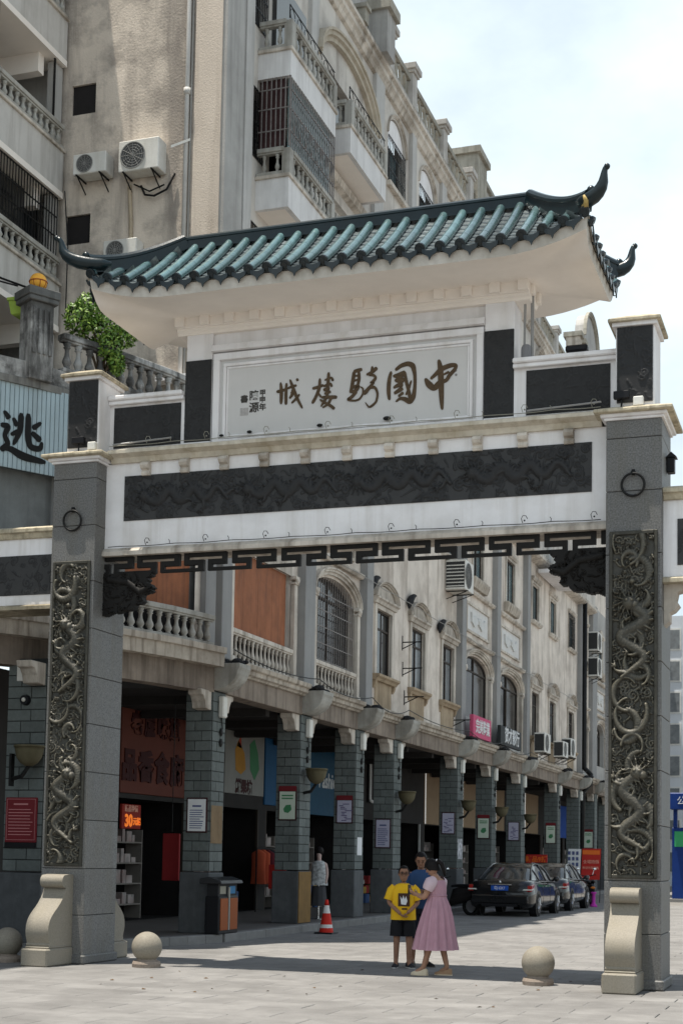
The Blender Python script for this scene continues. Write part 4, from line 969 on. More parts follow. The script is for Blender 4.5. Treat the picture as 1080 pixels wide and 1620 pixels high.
for z0,z1 in ((15.4,16.75),(12.95,14.0),(18.1,19.4)):
    win_rect(AB,UX-.2,6.95,7.62,z0,z1,glass,wframe,1,0); grille_x(AB,UX+.02,6.93,7.64,z0-.02,z1+.02,8,4,iron)
for y0,y1 in ((15.85,17.35),(18.75,20.35),(22.0,23.6),(25.4,26.9),(28.6,30.1)):
    m=MB(); P=arch_pts(y0,y1,20.05,.64); m.v=[(UX-.05,p[0],p[1]) for p in P]; m.f=[tuple(range(len(P)))]; m.build('arch_panel', white, AB)
    z0=18.8 if y0<16 else 19.0
    win_rect(AB,UX-.22,y0,y1,z0,20.05,glassb,wframe,2,0); grille_x(AB,UX+.02,y0,y1,z0,20.05,12,3,iron)
    hood(AB,UX-.01,y0-.03,y1+.03,20.1,.66,trim,.07,.07); MB().box(UX-.02,UX+.12,y0-.1,y1+.1,z0-.12,z0).build('window_sill', trim, AB)
for y0,y1 in ((34.5,36.2),(38.0,39.7)):
    hood(AB,UX-.01,y0-.03,y1+.03,20.0,.84,trim,.14,.14); win_arch(AB,UX-.2,y0,y1,18.8,20.0,.8,glassp,lframe)
def balcony(B, y0,y1,z0, zp, zt, x1=-4.8, n=9, cage=None):
    s=MB().box(UX-.0,x1-.104,y0+.104,y1-.104,z0+.004,z0+.12).build('balcony_slab', soff, B)
    m=MB(); m.box(x1-.10,x1,y0,y1,z0+.0,zp).box(UX,x1-.10,y0,y0+.10,z0+.0,zp).box(UX,x1-.10,y1-.1,y1,z0,zp); m.build('balcony_parapet', M('white_parapet',(.70,.69,.68),.8,.05,3,.3,(.3,.28,.27),.35), B)
    c=MB(); c.box(x1-.12,x1+.04,y0-.04,y1+.04,zp,zp+.07).box(UX,x1-.12,y0-.04,y0+.12,zp,zp+.07); c.build('parapet_cap', trim, B, bevel=.008)
    balustrade(B,[(x1-.05,y0+.24),(x1-.05,y1-.1)],zp+.07,zt,n,BALW,bowlm,.14,fat=.8); balustrade(B,[(UX+.02,y0+.05),(x1-.12,y0+.05)],zp+.07,zt,2,BALW,bowlm,.14,fat=.8)
    for yy in (y0+.0,y1-.18): MB().box(x1-.15,x1+.02,yy,yy+.2,zp+.07,zt-.03).build('balcony_post', bowlm, B)
    if cage:
        g=MB(); z1=cage
        for k in range(25): y=y0+(y1-y0)*k/24; g.box(x1-.02,x1,y-.01,y+.01,zt,z1)
        for k in range(8): x=UX+(x1-UX)*k/7; g.box(x-.01,x+.01,y0,y0+.02,zt,z1)
        for z in (zt+.35,zt+.8,zt+1.2): 
            if z<z1: g.box(x1-.025,x1,y0,y1,z-.012,z+.012).box(UX,x1,y0-.004,y0+.02,z-.01,z+.01)
        for k in range(8):
            y=y0+.2+(y1-y0-.4)*k/7; zc=zt+.55; g.tube([(x1+.02,y+.1*math.cos(a)*(1-.06*i),zc+.22*math.sin(a*.8)) for i,a in enumerate(np.linspace(0,5.5,10))],.010,4)
        g.build('balcony_grille', bars, B)
        MB().box(x1-.09,x1-.07,y0+.12,y1-.12,zt,z1).build('balcony_glazing', M('teal_glazing',(.16,.24,.25),.12,.35,3,spec=.8,bump=0), B)
        MB().box(UX+.02,x1-.12,y0+.09,y0+.10,zt,z1).build('side_glazing', M('dark_red_curtain',(.06,.03,.03),.5,.3,4), B)
    else:
        g=MB()
        for k in range(7):
            y=y0+.15+(y1-y0-.3)*k/6; g.tube([(x1-.04,y+.13*math.cos(a),zt+.13+.12*math.sin(a)) for a in np.linspace(0,6.0,12)],.008,4)
        g.tube([(x1-.04,y0,zt+.28),(x1-.04,y1,zt+.28)],.012,5).tube([(x1-.04,y0,zt),(x1-.04,y0,zt+.28)],.012,4); g.build('iron_scrollwork', iron, B)
balcony(AB,7.22,9.88,14.32,14.93,15.56,cage=17.0)
balcony(AB,7.22,9.90,17.0,17.52,18.18)
balcony(AB,10.90,13.52,17.15,17.72,18.38)
MB().box(-5.6,-5.4,7.9,9.6,17.1,19.6).build('balcony_door', glass, AB); MB().box(-5.75,-5.7,11.3,13.2,17.2,19.4).build('balcony_door', glass, AB)
hood(AB,UX+.0,10.6,14.4,19.35,.85,M('tan_arch',(.50,.45,.37),.85,.1,4,.4,(.25,.2,.13),.4),.22,.28)
MB().prism([(UX,16.85),(UX+.14,16.9),(UX+.18,17.05),(UX,17.08)],'y',10.4,14.5).build('storey_band', trim, AB)
win_rect(AB,UX-.2,11.3,13.2,14.4,16.6,glassb,lframe,3,0)
# cornice and parapet with posts
m=MB(); m.prism([(UX-.02,20.95),(UX+.08,21.0),(UX+.12,21.1),(UX+.18,21.16),(UX+.18,21.28),(UX+.25,21.32),(UX+.25,21.42),(UX-.4,21.45)],'y',10.4,48.6); m.build('cornice', trim, AB)
MB().box(UX+.03,UX+.19,15.2,42.5,21.425,21.58).build('parapet_foot', wallg, AB)
stone=M('mossy_stone',(.36,.34,.29),.9,.2,5,.6,(.12,.11,.09),.5,bump=.3)
MB().box(UX+.03,UX+.19,15.2,42.5,22.12,22.26).build('parapet_rail', stone, AB)
lat=MB()
for k in range(58):
    y=15.35+k*.46; lat.tube([(UX+.11,y+.17*math.cos(a),21.86+.24*math.sin(a)) for a in np.linspace(0,6.283,8,endpoint=False)],.045,5,closed=True)
lat.build('parapet_fretwork', stone, AB)
for y in (15.3,17.35,20.5,23.6,27.0,30.4,34.0,37.6,41.2):
    p=MB(); p.box(UX-.05,UX+.26,y-.2,y+.2,21.43,22.34).box(UX-.1,UX+.31,y-.25,y+.25,22.34,22.42).box(UX-.14,UX+.36,y-.3,y+.3,22.42,22.58); p.build('parapet_post', M('weathered_post',(.50,.48,.45),.9,.12,4,.5,(.2,.17,.14),.5), AB, bevel=.012)
MB().box(-6.1,-5.22,24.2,25.4,21.45,23.45).build('chimney_stack', stone, AB); MB().box(-6.2,-5.12,24.1,25.5,23.45,23.65).build('chimney_cap', stone, AB)
MB().box(-6.2,-5.35,25.41,31.5,21.45,23.0).build('roof_room', wallg, AB); MB().box(-6.25,-5.25,25.51,31.6,23.0,23.15).build('roof_room_eave', stone, AB)
# taller top storey over the near end
MB().box(-9.2,-5.62,5.5,15.0,21.0,25.2).build('top_storey', wallg, AB)
for y in (10.5,12.2,14.6): MB().box(-5.64,-5.50,y,y+.45,21.4,25.2).build('pilaster', pilm, AB, bevel=.01)
for y in (10.6,13.1): 
    p=MB(); p.box(UX+.05,UX+.3,y-.13,y+.13,21.42,21.75).box(UX+.0,UX+.35,y-.18,y+.18,21.75,21.85); p.build('parapet_stub', stone, AB)
MB().box(-5.6,-5.1,14.4,15.05,21.42,22.5).build('end_pier', wallg, AB); MB().box(-5.7,-5.0,14.3,15.15,22.5,22.75).build('end_pier_cap', stone, AB)
# baroque gable further along
g=MB(); P=[(43.2,21.45),(43.2,23.6),(43.9,23.9),(44.1,24.6)]+[(45.9-1.7*math.cos(a),24.6+1.35*math.sin(a)) for a in np.linspace(.1,3.04,12)]+[(47.7,24.6),(47.9,23.9),(48.6,23.6),(48.6,21.45)]
g.prism(P,'x',-5.75,-5.35); g.build('rounded_gable', wallg, AB, bevel=.02)
hood(AB,-5.35,44.2,47.6,24.55,1.35,stone,.15,.18,'gable_coping')
for y in (42.6,43.6): MB().box(-5.8,-5.2,y-.22,y+.22,21.45,23.9).build('gable_pier', trim, AB); MB().box(-5.9,-5.1,y-.3,y+.3,23.9,24.1).build('gable_pier_cap', stone, AB)
# camera-facing end wall
SY=5.5
m=MB(); 
hol=[(-8.68,-8.16,15.89,16.49),(-8.73,-8.20,13.30,13.88),(-8.7,-8.2,18.5,19.1)]
xs=sorted({-9.2,-5.5,*[h[0] for h in hol],*[h[1] for h in hol]}); zs=sorted({9.0,25.2,*[h[2] for h in hol],*[h[3] for h in hol]})
for a,b in zip(xs[:-1],xs[1:]):
    for c,d in zip(zs[:-1],zs[1:]):
        if any(h[0]<(a+b)/2<h[1] and h[2]<(c+d)/2<h[3] for h in hol): continue
        m.add([(a,SY,c),(b,SY,c),(b,SY,d),(a,SY,d)],[(0,1,2,3)])
for a,b,c,d in hol: m.grid([[(a,SY,c),(b,SY,c),(b,SY,d),(a,SY,d),(a,SY,c)],[(a,SY+.3,c),(b,SY+.3,c),(b,SY+.3,d),(a,SY+.3,d),(a,SY+.3,c)]])
m.build('end_wall', south, AB, fixn=False)
for a,b,c,d in hol: MB().box(a,b,SY+.25,SY+.27,c,d).build('hatch', darkin, AB); 
MB().box(-8.5,-8.3,SY+.1,SY+.2,16.28,16.40).build('blue_pipe_end', M('blue_plastic',(.05,.3,.5),.5), AB)
MB().box(-6.05,-5.5,SY-.03,SY+.0,9.0,25.2).build('corner_strip', M('stained_wall_light',(.66,.57,.48),.9,.1,1.2,.4,(.3,.25,.2),.5,(2.2,2.2,.22),bump=.4,bs=30), AB)
pp=MB().tube([(-6.18,SY-.07,25),(-6.18,SY-.07,9)],.045,8)
for z in (12.9,15.9,18.9): pp.tube([(-6.18,SY-.07,z),(-6.18,SY-.07,z+.12)],.07,8).tube([(-6.18,SY,z),(-6.18,SY-.07,z)],.02,5)
pp.build('waste_pipe', M('pale_pipe',(.50,.49,.47),.6,.1,4,.3,(.25,.22,.18)), AB, smooth=True)
MB().tube([(-6.10,SY-.03,25),(-6.12,SY-.03,9)],.02,6).build('cable', M('grey_cable2',(.3,.29,.27),.7), AB)
MB().tube([(-7.35,SY-.05,14.3),(-7.3,SY-.05,13.6),(-7.28,SY-.05,12)],.04,6).build('drain_hose', M('tan_hose',(.4,.33,.24),.7), AB)
MB().tube([(-7.1,SY-.06,14.25),(-7.0,SY-.09,14.05),(-6.8,SY-.1,14.0),(-6.55,SY-.08,14.1),(-6.4,SY-.05,14.4)],.022,6).tube([(-7.25,SY-.06,14.3),(-6.9,SY-.1,14.1),(-6.6,SY-.08,14.2)],.016,6).build('hose_loop', iron, AB)
MB().add([(-6.3,SY-.45,14.75),(-6.1,SY-.05,15.05),(-6.1,SY-.05,15.0),(-6.3,SY-.45,14.70)],[(0,1,2,3)]).build('tin_flap', acw, AB)
MB().box(-6.6,-5.65,5.25,5.5,10.35,10.45).build('white_ledge_strip', white, AB)
# rain pipe with elbow at the far end
d=MB().tube([(-5.52,45.9,13),(-5.52,45.9,6.0),(-5.5,45.9,5.6),(-5.2,45.8,5.3),(-5.2,45.7,4.9),(-5.5,45.5,4.5),(-5.55,45.4,.2)],.11,9); d.build('black_rain_pipe', iron, AB, smooth=True)
# air conditioners on the block
ac_unit('air_conditioner',(-7.02,SY-.02,14.42),'s',(.84,.34,.60),'large white air conditioner unit hung in the sun on the stained end wall')
ac_unit('air_conditioner',(-8.06,SY-.02,14.50),'s',(.70,.34,.40),'smaller grey air conditioner unit in shade left of the large one on the end wall')
ac_unit('air_conditioner',(-7.38,SY-.02,12.72),'s',(.70,.3,.42),'low air conditioner unit just above the teal roof on the end wall')
ac_unit('air_conditioner',(WX,23.6,9.55),'e',(1.0,.62,.9),'white air conditioner unit with barred side high above three pedimented windows')
ac_unit('air_conditioner',(-5.45,35.2,5.52),'e',(1.1,.4,.72),'air conditioner unit on the ledge right of the black shop sign')
ac_unit('air_conditioner',(-5.45,38.9,5.6),'e',(1.0,.4,.62),'left one of two air conditioner units side by side on the far ledge')
ac_unit('air_conditioner',(-5.45,40.6,5.72),'e',(1.0,.4,.75),'right one of two air conditioner units side by side on the far ledge')
ac_unit('air_conditioner',(-5.45,46.9,10.9),'e',(1.1,.45,.85),'upper one of two stacked air conditioner units beside the black rain pipe')
ac_unit('air_conditioner',(-5.45,46.9,9.75),'e',(1.1,.45,.85),'lower one of two stacked air conditioner units beside the black rain pipe')

# sagging cables along the ledge
for k,((a0,a1),(b0,b1)) in enumerate(zip(COLS[:-1],COLS[1:])):
    ya,yb=(a0+a1)/2,(b0+b1)/2; sag=.12+.05*(k%3)
    MB().tube([(-5.30,ya+(yb-ya)*t,5.42-sag*4*t*(1-t)) for t in np.linspace(0,1,14)],.012,5).build('cable', iron, AB)
    MB().tube([(-5.55,ya+(yb-ya)*t,8.36+.02*math.sin(9*t)) for t in np.linspace(0,1,10)],.010,5).build('cable', M('grey_cable2',(.3,.29,.27),.7), AB)
# ================================================================ rounded two storey corner building
CB = thing('corner_building', 'low rounded corner building with balustraded balcony and weathered roof terrace', 'building', (-8.5,2.5,0))
cw=dense(CQ,26)                                  # wall line
def strip(pts_out, pts_in, z0, z1):
    m=MB(); n=len(pts_out); poly=pts_out+pts_in[::-1]; m.prism(poly,'z',z0,z1); return m
def curve_strip(d0,d1,z0,z1,a=0,b=26):
    m=MB(); o=offs(cw,d1)[a:b]; i=offs(cw,d0)[a:b]
    for k in range(len(o)-1): 
        m.add([(i[k][0],i[k][1],z0),(o[k][0],o[k][1],z0),(o[k+1][0],o[k+1][1],z0),(i[k+1][0],i[k+1][1],z0),(i[k][0],i[k][1],z1),(o[k][0],o[k][1],z1),(o[k+1][0],o[k+1][1],z1),(i[k+1][0],i[k+1][1],z1)],[(0,1,2,3),(7,6,5,4),(1,5,6,2),(0,3,7,4)])
    m.add([(i[0][0],i[0][1],z0),(o[0][0],o[0][1],z0),(o[0][0],o[0][1],z1),(i[0][0],i[0][1],z1)],[(0,1,2,3)]); m.add([(i[-1][0],i[-1][1],z0),(o[-1][0],o[-1][1],z0),(o[-1][0],o[-1][1],z1),(i[-1][0],i[-1][1],z1)],[(0,1,2,3)])
    return m
curve_strip(-.35,.0,4.60,5.06).build('curved_beam', fasc, CB)
curve_strip(-.35,.22,5.06,5.30).build('curved_ledge', ledgem, CB); curve_strip(-.35,.27,5.30,5.42).build('ledge_lip', ledgem, CB, bevel=.01)
column(CB,1.75,2.40,True,x0=-7.32,x1=-6.62)
bp=offs(cw,.12)
balustrade(CB,bp[1:16],5.42,5.98,19,BALW,bowlm,.17,fat=1.15,foot=.05)
wallc=M('stone_block_wall',(.20,.215,.215),.85,.2,3,.4,(.09,.09,.09),.35,bump=.3)
curve_strip(-.5,-.22,5.42,9.2,0,26).build('upper_wall', wallc, CB)
for k,(a,b) in enumerate(((2,5),(5,8),(8,11))):
    curve_strip(-.22,-.18,5.95,7.7,a,b+1).build('board', wood if k<2 else M('faded_board',(.27,.16,.13),.8,.2,3,.6,(.16,.15,.15),.4,rnd=.1), CB)
curve_strip(-.22,-.17,5.425,5.948,1,14).build('painted_shade_strip', darkin, CB)  # dark strip painted in for the shade behind the balusters
curve_strip(-.25,-.02,5.4,9.2,0,2).build('pilaster', pilm, CB); curve_strip(-.25,-.08,5.4,9.2,12,14).build('pilaster', pilm, CB)
curve_strip(-.22,-.17,5.45,7.9,22,25).build('board', wood, CB)
# stone blocks beside the column head
blk=offs(cw,-.21)
for k in range(16,22):
    for r_ in range(6):
        a,b=Vector(blk[k]),Vector(blk[k+1]); d=b-a; c=(a+b)/2+d*(.5 if r_%2 else 0); m=MB(); m.obox(c,d,d.length-.015,.04,5.5+r_*.4+.008,5.5+(r_+1)*.4-.008); m.build('stone_block', wallc, CB, bevel=.008)
# roof slab, parapet, terrace balustrade
curve_strip(-.6,.06,9.2,9.32).build('roof_edge', M('mossy_concrete',(.22,.215,.20),.92,.2,4,.75,(.04,.04,.038),.7,bump=.4), CB)
old=M('old_concrete',(.42,.415,.40),.92,.2,4,.85,(.055,.053,.05),.75,(4,4,.9),bump=.5,gs=1.3,gth=(.45,.58),sth=(.47,.62))
OLDB=MB().lathe(BALP,n=8).mesh('baluster',old,smooth=True)
MB().prism(dense(CQ,26)+[(-11,-2.9),(-11,5.6),(-5.6,5.6)],'z',9.15,9.3).build('terrace_slab', old, CB)
curve_strip(-.14,.02,9.32,9.62).build('parapet_foot', old, CB)
tp=offs(cw,-.06); balustrade(CB,tp[0:14],9.62,10.28,17,OLDB,old,.18,rail=.10,fat=1.25)
balustrade(CB,tp[17:25],9.62,10.28,11,OLDB,old,.18,rail=.10,fat=1.25)
c=Vector(tp[15])+Vector((.05,.08)); d=Vector(tp[16])-Vector(tp[14]); p=MB(); p.obox(c,d,.42,.38,9.32,10.62); pst=p.build('terrace_pier', old, CB, bevel=.01)
p=MB(); p.obox(c,d,.54,.50,10.62,10.70).obox(c,d,.58,.54,10.70,10.84); p.build('pier_cap', M('black_stained_concrete',(.13,.13,.125),.95,.25,5,.6,(.03,.03,.03),.5,bump=.4), pst, bevel=.012)
dn=d.normalized(); nn=Vector((-dn.y,dn.x)); nn = nn if nn.x>0 else -nn
for k in range(4):
    q=c+dn*(-.15+.1*k)+nn*.205; m=MB(); m.obox(q,d,.05,.03,9.75,10.5); m.build('flute', old, pst)
# lantern, crate, cloth, bush on the terrace
lm=thing('globe_lantern','round orange globe lantern on the weathered terrace pier','lantern',(c.x,c.y,10.86))
MB().ball((c.x,c.y,11.02),.145,18,12,(1,1,1.02)).build('globe', M('orange_globe',(.85,.42,.06),.35,.08,6), lm, smooth=True)
hl=MB()
for k in range(8):
    a=k*math.pi/4; hl.tube([(c.x+.148*math.cos(a)*math.cos(t),c.y+.148*math.sin(a)*math.cos(t),11.02+.15*math.sin(t)) for t in np.linspace(-1.4,.0,7)],.006,4)
hl.tube([(c.x+.15*math.cos(t),c.y+.15*math.sin(t),11.02) for t in np.linspace(0,6.283,20,endpoint=False)],.008,5,closed=True); hl.build('wire_cradle', M('red_wire',(.35,.08,.03),.5), lm)
gq=c+Vector((-.945,-.326))*.30+Vector((-.1,.25)); gb=MB(); gz=10.52
def _sq(h,z): return [(gq.x-h,gq.y-h,z),(gq.x+h,gq.y-h,z),(gq.x+h,gq.y+h,z),(gq.x-h,gq.y+h,z)]
gb.grid([_sq(.10,gz),_sq(.13,gz+.02),_sq(.165,gz+.24),_sq(.185,gz+.24),_sq(.185,gz+.29),_sq(.15,gz+.29),_sq(.14,gz+.15)],True); gb.f.append((0,1,2,3)); gb.f.append((24,25,26,27))
tag(gb.build('planter_box', M('lime_green_plastic',(.32,.45,.08),.5,.1,4,.3,(.2,.25,.08),.2)),'lime green planter box beside the globe lantern on the terrace','planter')
lq=Vector(tp[21]); lm2=MB(); lm2.grid([[(lq.x+.10+.02*math.sin(k*2.1),lq.y-.12-.2+k*.05,10.16-j*.1) for k in range(8)] for j in range(5)])
tag(lm2.build('purple_cloth', M('purple_cloth',(.40,.12,.42),.8)),'purple cloth hung between the terrace balusters left of the pier','cloth')
def leaf_cloud(blobs, n, size, rng):
    m=MB()
    for _ in range(n):
        b=blobs[rng.integers(len(blobs))]; v=rng.normal(size=3); v/=np.linalg.norm(v); r=rng.uniform(.55,1.0)**.5
        p=np.array(b[:3])+v*r*np.array(b[3:6]); a=rng.normal(size=3); a/=np.linalg.norm(a); t=np.cross(a,v); t/=np.linalg.norm(t)+1e-9; s=size*rng.uniform(.6,1.4)
        q=[p-a*s,p+t*s*.45,p+a*s,p-t*s*.45]; m.add([tuple(x) for x in q],[(0,1,2,3)])
    return m
bush=thing('terrace_bush','green leafy bush spilling over the terrace balustrade beside the gate roof','bush',(-6.55,3.1,9.7))
rg=np.random.default_rng(2)
leafm=M('fresh_leaves',(.10,.20,.022),.45,.35,9,.3,(.05,.10,.015),0,bump=0,spec=.5)
bl=[(-6.66,2.85,10.85,.26,.32,.30),(-6.45,3.1,10.72,.32,.36,.34),(-6.75,2.6,10.6,.25,.28,.3),(-6.3,3.4,10.55,.25,.3,.22),(-6.4,3.1,10.25,.22,.28,.25),(-6.28,3.15,9.98,.15,.18,.22),(-6.6,3.1,10.5,.35,.45,.3)]
leaf_cloud(bl,1900,.040,rg).build('foliage', leafm, bush, fixn=False)
leaf_cloud(bl,1100,.036,rg).build('pale_foliage', M('pale_leaves',(.20,.30,.05),.5,.35,9,bump=0,spec=.3), bush, fixn=False)
leaf_cloud([(b_[0],b_[1],b_[2]-.02,b_[3]*.8,b_[4]*.8,b_[5]*.8) for b_ in bl],900,.045,rg).build('dark_foliage', M('dark_leaves',(.045,.085,.018),.55,.35,9,bump=0), bush, fixn=False)  # darker leaves on a smaller inner copy of the clumps
st=MB()
for b in bl: st.tube([(-6.62,3.2,9.75),((b[0]-6.62)/2,(b[1]+3.2)/2,(b[2]+9.9)/2),b[:3]],[.03,.02,.008],6)
st.build('stem', M('bark',(.12,.09,.06),.9), bush); MB().lathe([(.14,0),(.2,.3),(.22,.32),(.18,.32)],(-6.62,3.2,9.32),12).build('pot', M('terracotta',(.35,.15,.08),.8), bush)
# blue ribbed shop sign with the black character
sg=thing('ribbed_sign','pale blue ribbed metal sign with a bold black character below the terrace','sign',(-7.5,1.3,7.8))
so=offs(CQ,.10); a=Vector((-6.70,2.54)); b=Vector((-8.6,-.55)); dd=(b-a).normalized(); ns=Vector((dd.y,-dd.x)); ns=ns if ns.x>0 else -ns; LEN=(b-a).length
m=MB(); m.obox((a+b)/2,dd,LEN,.05,7.80,9.24); m.build('sign_backing', flat('sign_gap',(.06,.08,.09)), sg)
k=0; t=.0; ribm=M('pale_blue_metal',(.40,.50,.54),.5,.06,3,.25,(.2,.22,.22),.3)
while t<LEN-.02:
    w=.082; q=a+dd*(t+w/2)+ns*.035; m=MB(); m.obox(q,dd,w-.010,.03,7.80,9.24); m.build('rib', ribm, sg, bevel=.006); t+=w
q=a+dd*.98+ns*.062; ang=math.atan2(-dd.y,-dd.x)
TAO=[[(.45,.97,.05),(.44,.6,.055),(.30,.28,.03)],[(.28,.84,.03),(.37,.68,.05)],[(.24,.48,.03),(.40,.58,.05)],[(.60,.99,.05),(.60,.5,.058),(.66,.30,.055),(.88,.30,.05),(.91,.46,.025)],[(.88,.86,.03),(.70,.70,.05)],[(.68,.62,.04),(.88,.48,.06)],[(.08,.94,.03),(.20,.80,.055)],[(.02,.64,.04),(.20,.65,.05),(.10,.44,.04),(.20,.28,.05),(.04,.12,.05)],[(.04,.16,.04),(.22,.20,.05),(.5,.08,.075),(1.0,.05,.04)]]
link('character', brush([[(x_*.84-.42,z_*.80-.40,w_*.95) for x_,z_,w_ in st_] for st_ in TAO],.01).mesh('character',flat('black_lettering',(.012,.012,.012)),fixn=False), sg, loc=(q.x,q.y,8.36), rot=(0,0,ang))

# ================================================================ balcony wing at the left, behind the terrace
WB = thing('balcony_wing','pale apartment wing with stacked balustraded balconies and barred windows at upper left','building',(-10,1,9))
XR=-8.77; wingw=M('wing_parapet',(.56,.54,.51),.85,.06,2,.4,(.25,.23,.2),.5)
MB().box(-14,-10.2,-7,5.45,9.0,22.4).build('wing_wall', wallg, WB)
MB().box(-14,-9.21,5.46,5.7,9,22.4).build('party_wall', wallg, WB)
MB().box(-10.2,-8.6,-7,5.45,22.4,22.65).build('roof_slab', wingw, WB)
for k in range(5):
    z=9.02+2.65*k
    MB().box(-10.2,XR-.0,-7,5.42,z-.12,z+.0).build('balcony_slab', soff, WB)
    MB().box(XR-.12,XR,-7,5.40,z,z+.78).build('balcony_parapet', wingw, WB)
    m=MB(); m.box(XR-.16,XR+.05,-7,5.42,z+.78,z+.84); m.build('parapet_cap', trim, WB, bevel=.01)
    balustrade(WB,[(XR-.06,2.4),(XR-.06,5.36)],z+.84,z+1.32,14,BALW,bowlm,.15,fat=.95)
    balustrade(WB,[(XR-.06,-6.9),(XR-.06,2.36)],z+.84,z+1.32,0,BALW,bowlm,.15)
    MB().box(-9.0,-8.86,5.1,5.42,z+.84,z+2.5).build('end_post', wallg, WB)
    MB().box(-10.2,-10.15,2.6,4.6,z+.2,z+2.2).build('balcony_door', glass, WB); MB().box(-10.16,-10.08,2.5,2.6,z+.1,z+2.3).build('door_frame', lframe, WB); MB().box(-10.16,-10.08,4.6,4.7,z+.1,z+2.3).build('door_frame', lframe, WB)
    MB().box(-10.2,-9.0,4.75,4.95,z+2.15,z+2.53).build('ceiling_beam', soff, WB)
    if k in (1,3):
        grille_x(WB,XR-.04,1.5,5.3,z+1.34,z+2.5,38,3,iron,'balcony_grille'); MB().box(XR-.5,XR-.45,-7,5.3,z+1.3,z+2.5).build('balcony_glazing', glass, WB)
    else:
        m=MB(); m.box(XR-.07,XR-.04,3.05,3.09,z+1.32,z+2.53).box(XR-.07,XR-.04,5.04,5.08,z+1.32,z+2.53); m.build('balcony_post', iron, WB)
MB().tube([(-8.66,5.3,14.3),(-8.6,5.38,13.2),(-8.62,5.4,12.0)],.012,5).build('cable', iron, WB)
# tangle of poles over the terrace
for p,q in (((-9.2,.5,11.6),(-7.9,2.2,11.25)),((-9.0,.3,11.3),(-7.75,1.9,10.95)),((-9.4,1.2,12.0),(-7.8,2.6,11.1))): pass
tag(MB().tube([(-9.3,.2,11.75),(-8.0,2.2,11.3),(-7.6,2.6,11.2)],.02,5).tube([(-9.2,.2,11.2),(-7.5,1.9,11.0)],.016,5).tube([(-8.4,1.5,11.7),(-8.4,1.5,9.4)],.02,5).build('clothes_line_frame', iron),'thin black clothes drying poles above the terrace at the left edge','drying frame')

# ================================================================ further arcade block
FB = thing('far_arcade_block','farther arcade building beyond the black rain pipe with paired arched windows','building',(-7.5,70,0))
FC=[(49.2,49.95),(53.6,54.3),(58.0,58.7),(62.5,63.2),(67,67.7),(71.5,72.2),(76,76.7),(80.5,81.2)]
for a,b in FC: column(FB,a,b,False)
for (a0,a1),(b0,b1) in zip([(45.6,48.6)]+FC[:-1],FC): 
    bm=MB().box(-5.95,-5.56,max(a1,48.62),b0,4.62,5.04).build('street_beam', fasc, FB); m=MB(); m.prism([(-5.9,5.02),(-5.50,5.02),(-5.42,5.08),(-5.36,5.18),(-5.34,5.27),(-5.9,5.30)],'y',max(a1,48.62),b0); m.build('ledge', ledgem, bm)
hs=[]; 
for (a0,a1),(b0,b1) in zip(FC[:-1],FC[1:]): hs+= [(a1+.5,b0-.5,6.02,7.6,.44),((a1+b0)/2-.65,(a1+b0)/2+.65,10.55,12.1,0)]
hs.append((48.7+.02,48.7+.3,6.0,7.0,0))
wall_x(WX,48.6,82,5.05,13.5,hs,.25).build('street_wall', wallg, FB, fixn=False)
wall_x(WX,48.6,82,13.5,19.0,[],.2).build('upper_street_wall', wallm, FB, fixn=False)
MB().box(-12,-6.3,48.65,82,4.9,18.9).build('inner_core', darkin, FB); MB().box(-9.0,-5.9,46.6,82,4.66,4.78).build('arcade_ceiling', midin, FB)
for (a0,a1),(b0,b1) in list(zip(FC[:-1],FC[1:])):
    arch_bay(FB,a1,b0); win_arch(FB,WX-.22,a1+.5,b0-.5,6.02,7.6,.42,glass,wframe); pil(FB,b0+.05,b1-.05,5.3,13.4); MB().box(WX-.02,WX+.04,a1+.36,b0-.36,5.3,6.02).build('apron_panel', wallg, FB)
pil(FB,48.65,49.9,5.3,13.4)

# ================================================================ arcade shop line: back wall, openings, boards
SW=thing('shopfront_wall','dark shopfront wall at the back of the arcade behind the brick columns','building',(-9,30,.145))
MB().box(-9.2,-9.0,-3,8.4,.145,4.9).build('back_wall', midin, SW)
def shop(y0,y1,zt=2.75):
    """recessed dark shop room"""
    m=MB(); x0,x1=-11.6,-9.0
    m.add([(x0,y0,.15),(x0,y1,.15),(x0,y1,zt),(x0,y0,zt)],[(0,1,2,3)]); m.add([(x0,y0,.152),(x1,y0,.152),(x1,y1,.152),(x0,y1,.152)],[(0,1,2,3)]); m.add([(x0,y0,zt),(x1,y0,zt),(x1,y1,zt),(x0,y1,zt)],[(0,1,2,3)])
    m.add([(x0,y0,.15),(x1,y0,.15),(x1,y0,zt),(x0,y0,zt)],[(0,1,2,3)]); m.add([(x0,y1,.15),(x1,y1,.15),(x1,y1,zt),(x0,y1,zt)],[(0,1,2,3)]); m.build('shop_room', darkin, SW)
    s=MB(); 
    sy0=y0+.35; sy1=y0+(y1-y0)*.58
    for z in (.45,.9,1.35,1.8): s.box(-9.75,-9.35,sy0,sy1,z,z+.03)
    s.box(-9.75,-9.35,sy0-.03,sy0,.15,2.1); s.box(-9.75,-9.35,sy1,sy1+.03,.15,2.1)
    s.build('shop_shelf', M('shelf_board',(.22,.20,.18),.7), SW)
    g=MB(); rr=random.Random(int(y0*3))
    for z in (.48,.93,1.38,1.83):
        y=sy0+.03
        while y<sy1-.3:
            w=rr.uniform(.10,.28); g.box(-9.66,-9.42,y,y+w,z,z+rr.uniform(.10,.33)); y+=w+rr.uniform(.02,.1)
    g.build('shelf_goods', M('mixed_goods',(.42,.38,.36),.7,.6,5,.8,(.16,.05,.04),0,bump=0,gs=2.5), SW, kind='stuff')
bays=[8.45,12.4,16.9,20.1,23.2,27.6,32.2,37.2,42.8,48.6,54,60,66,72,78]
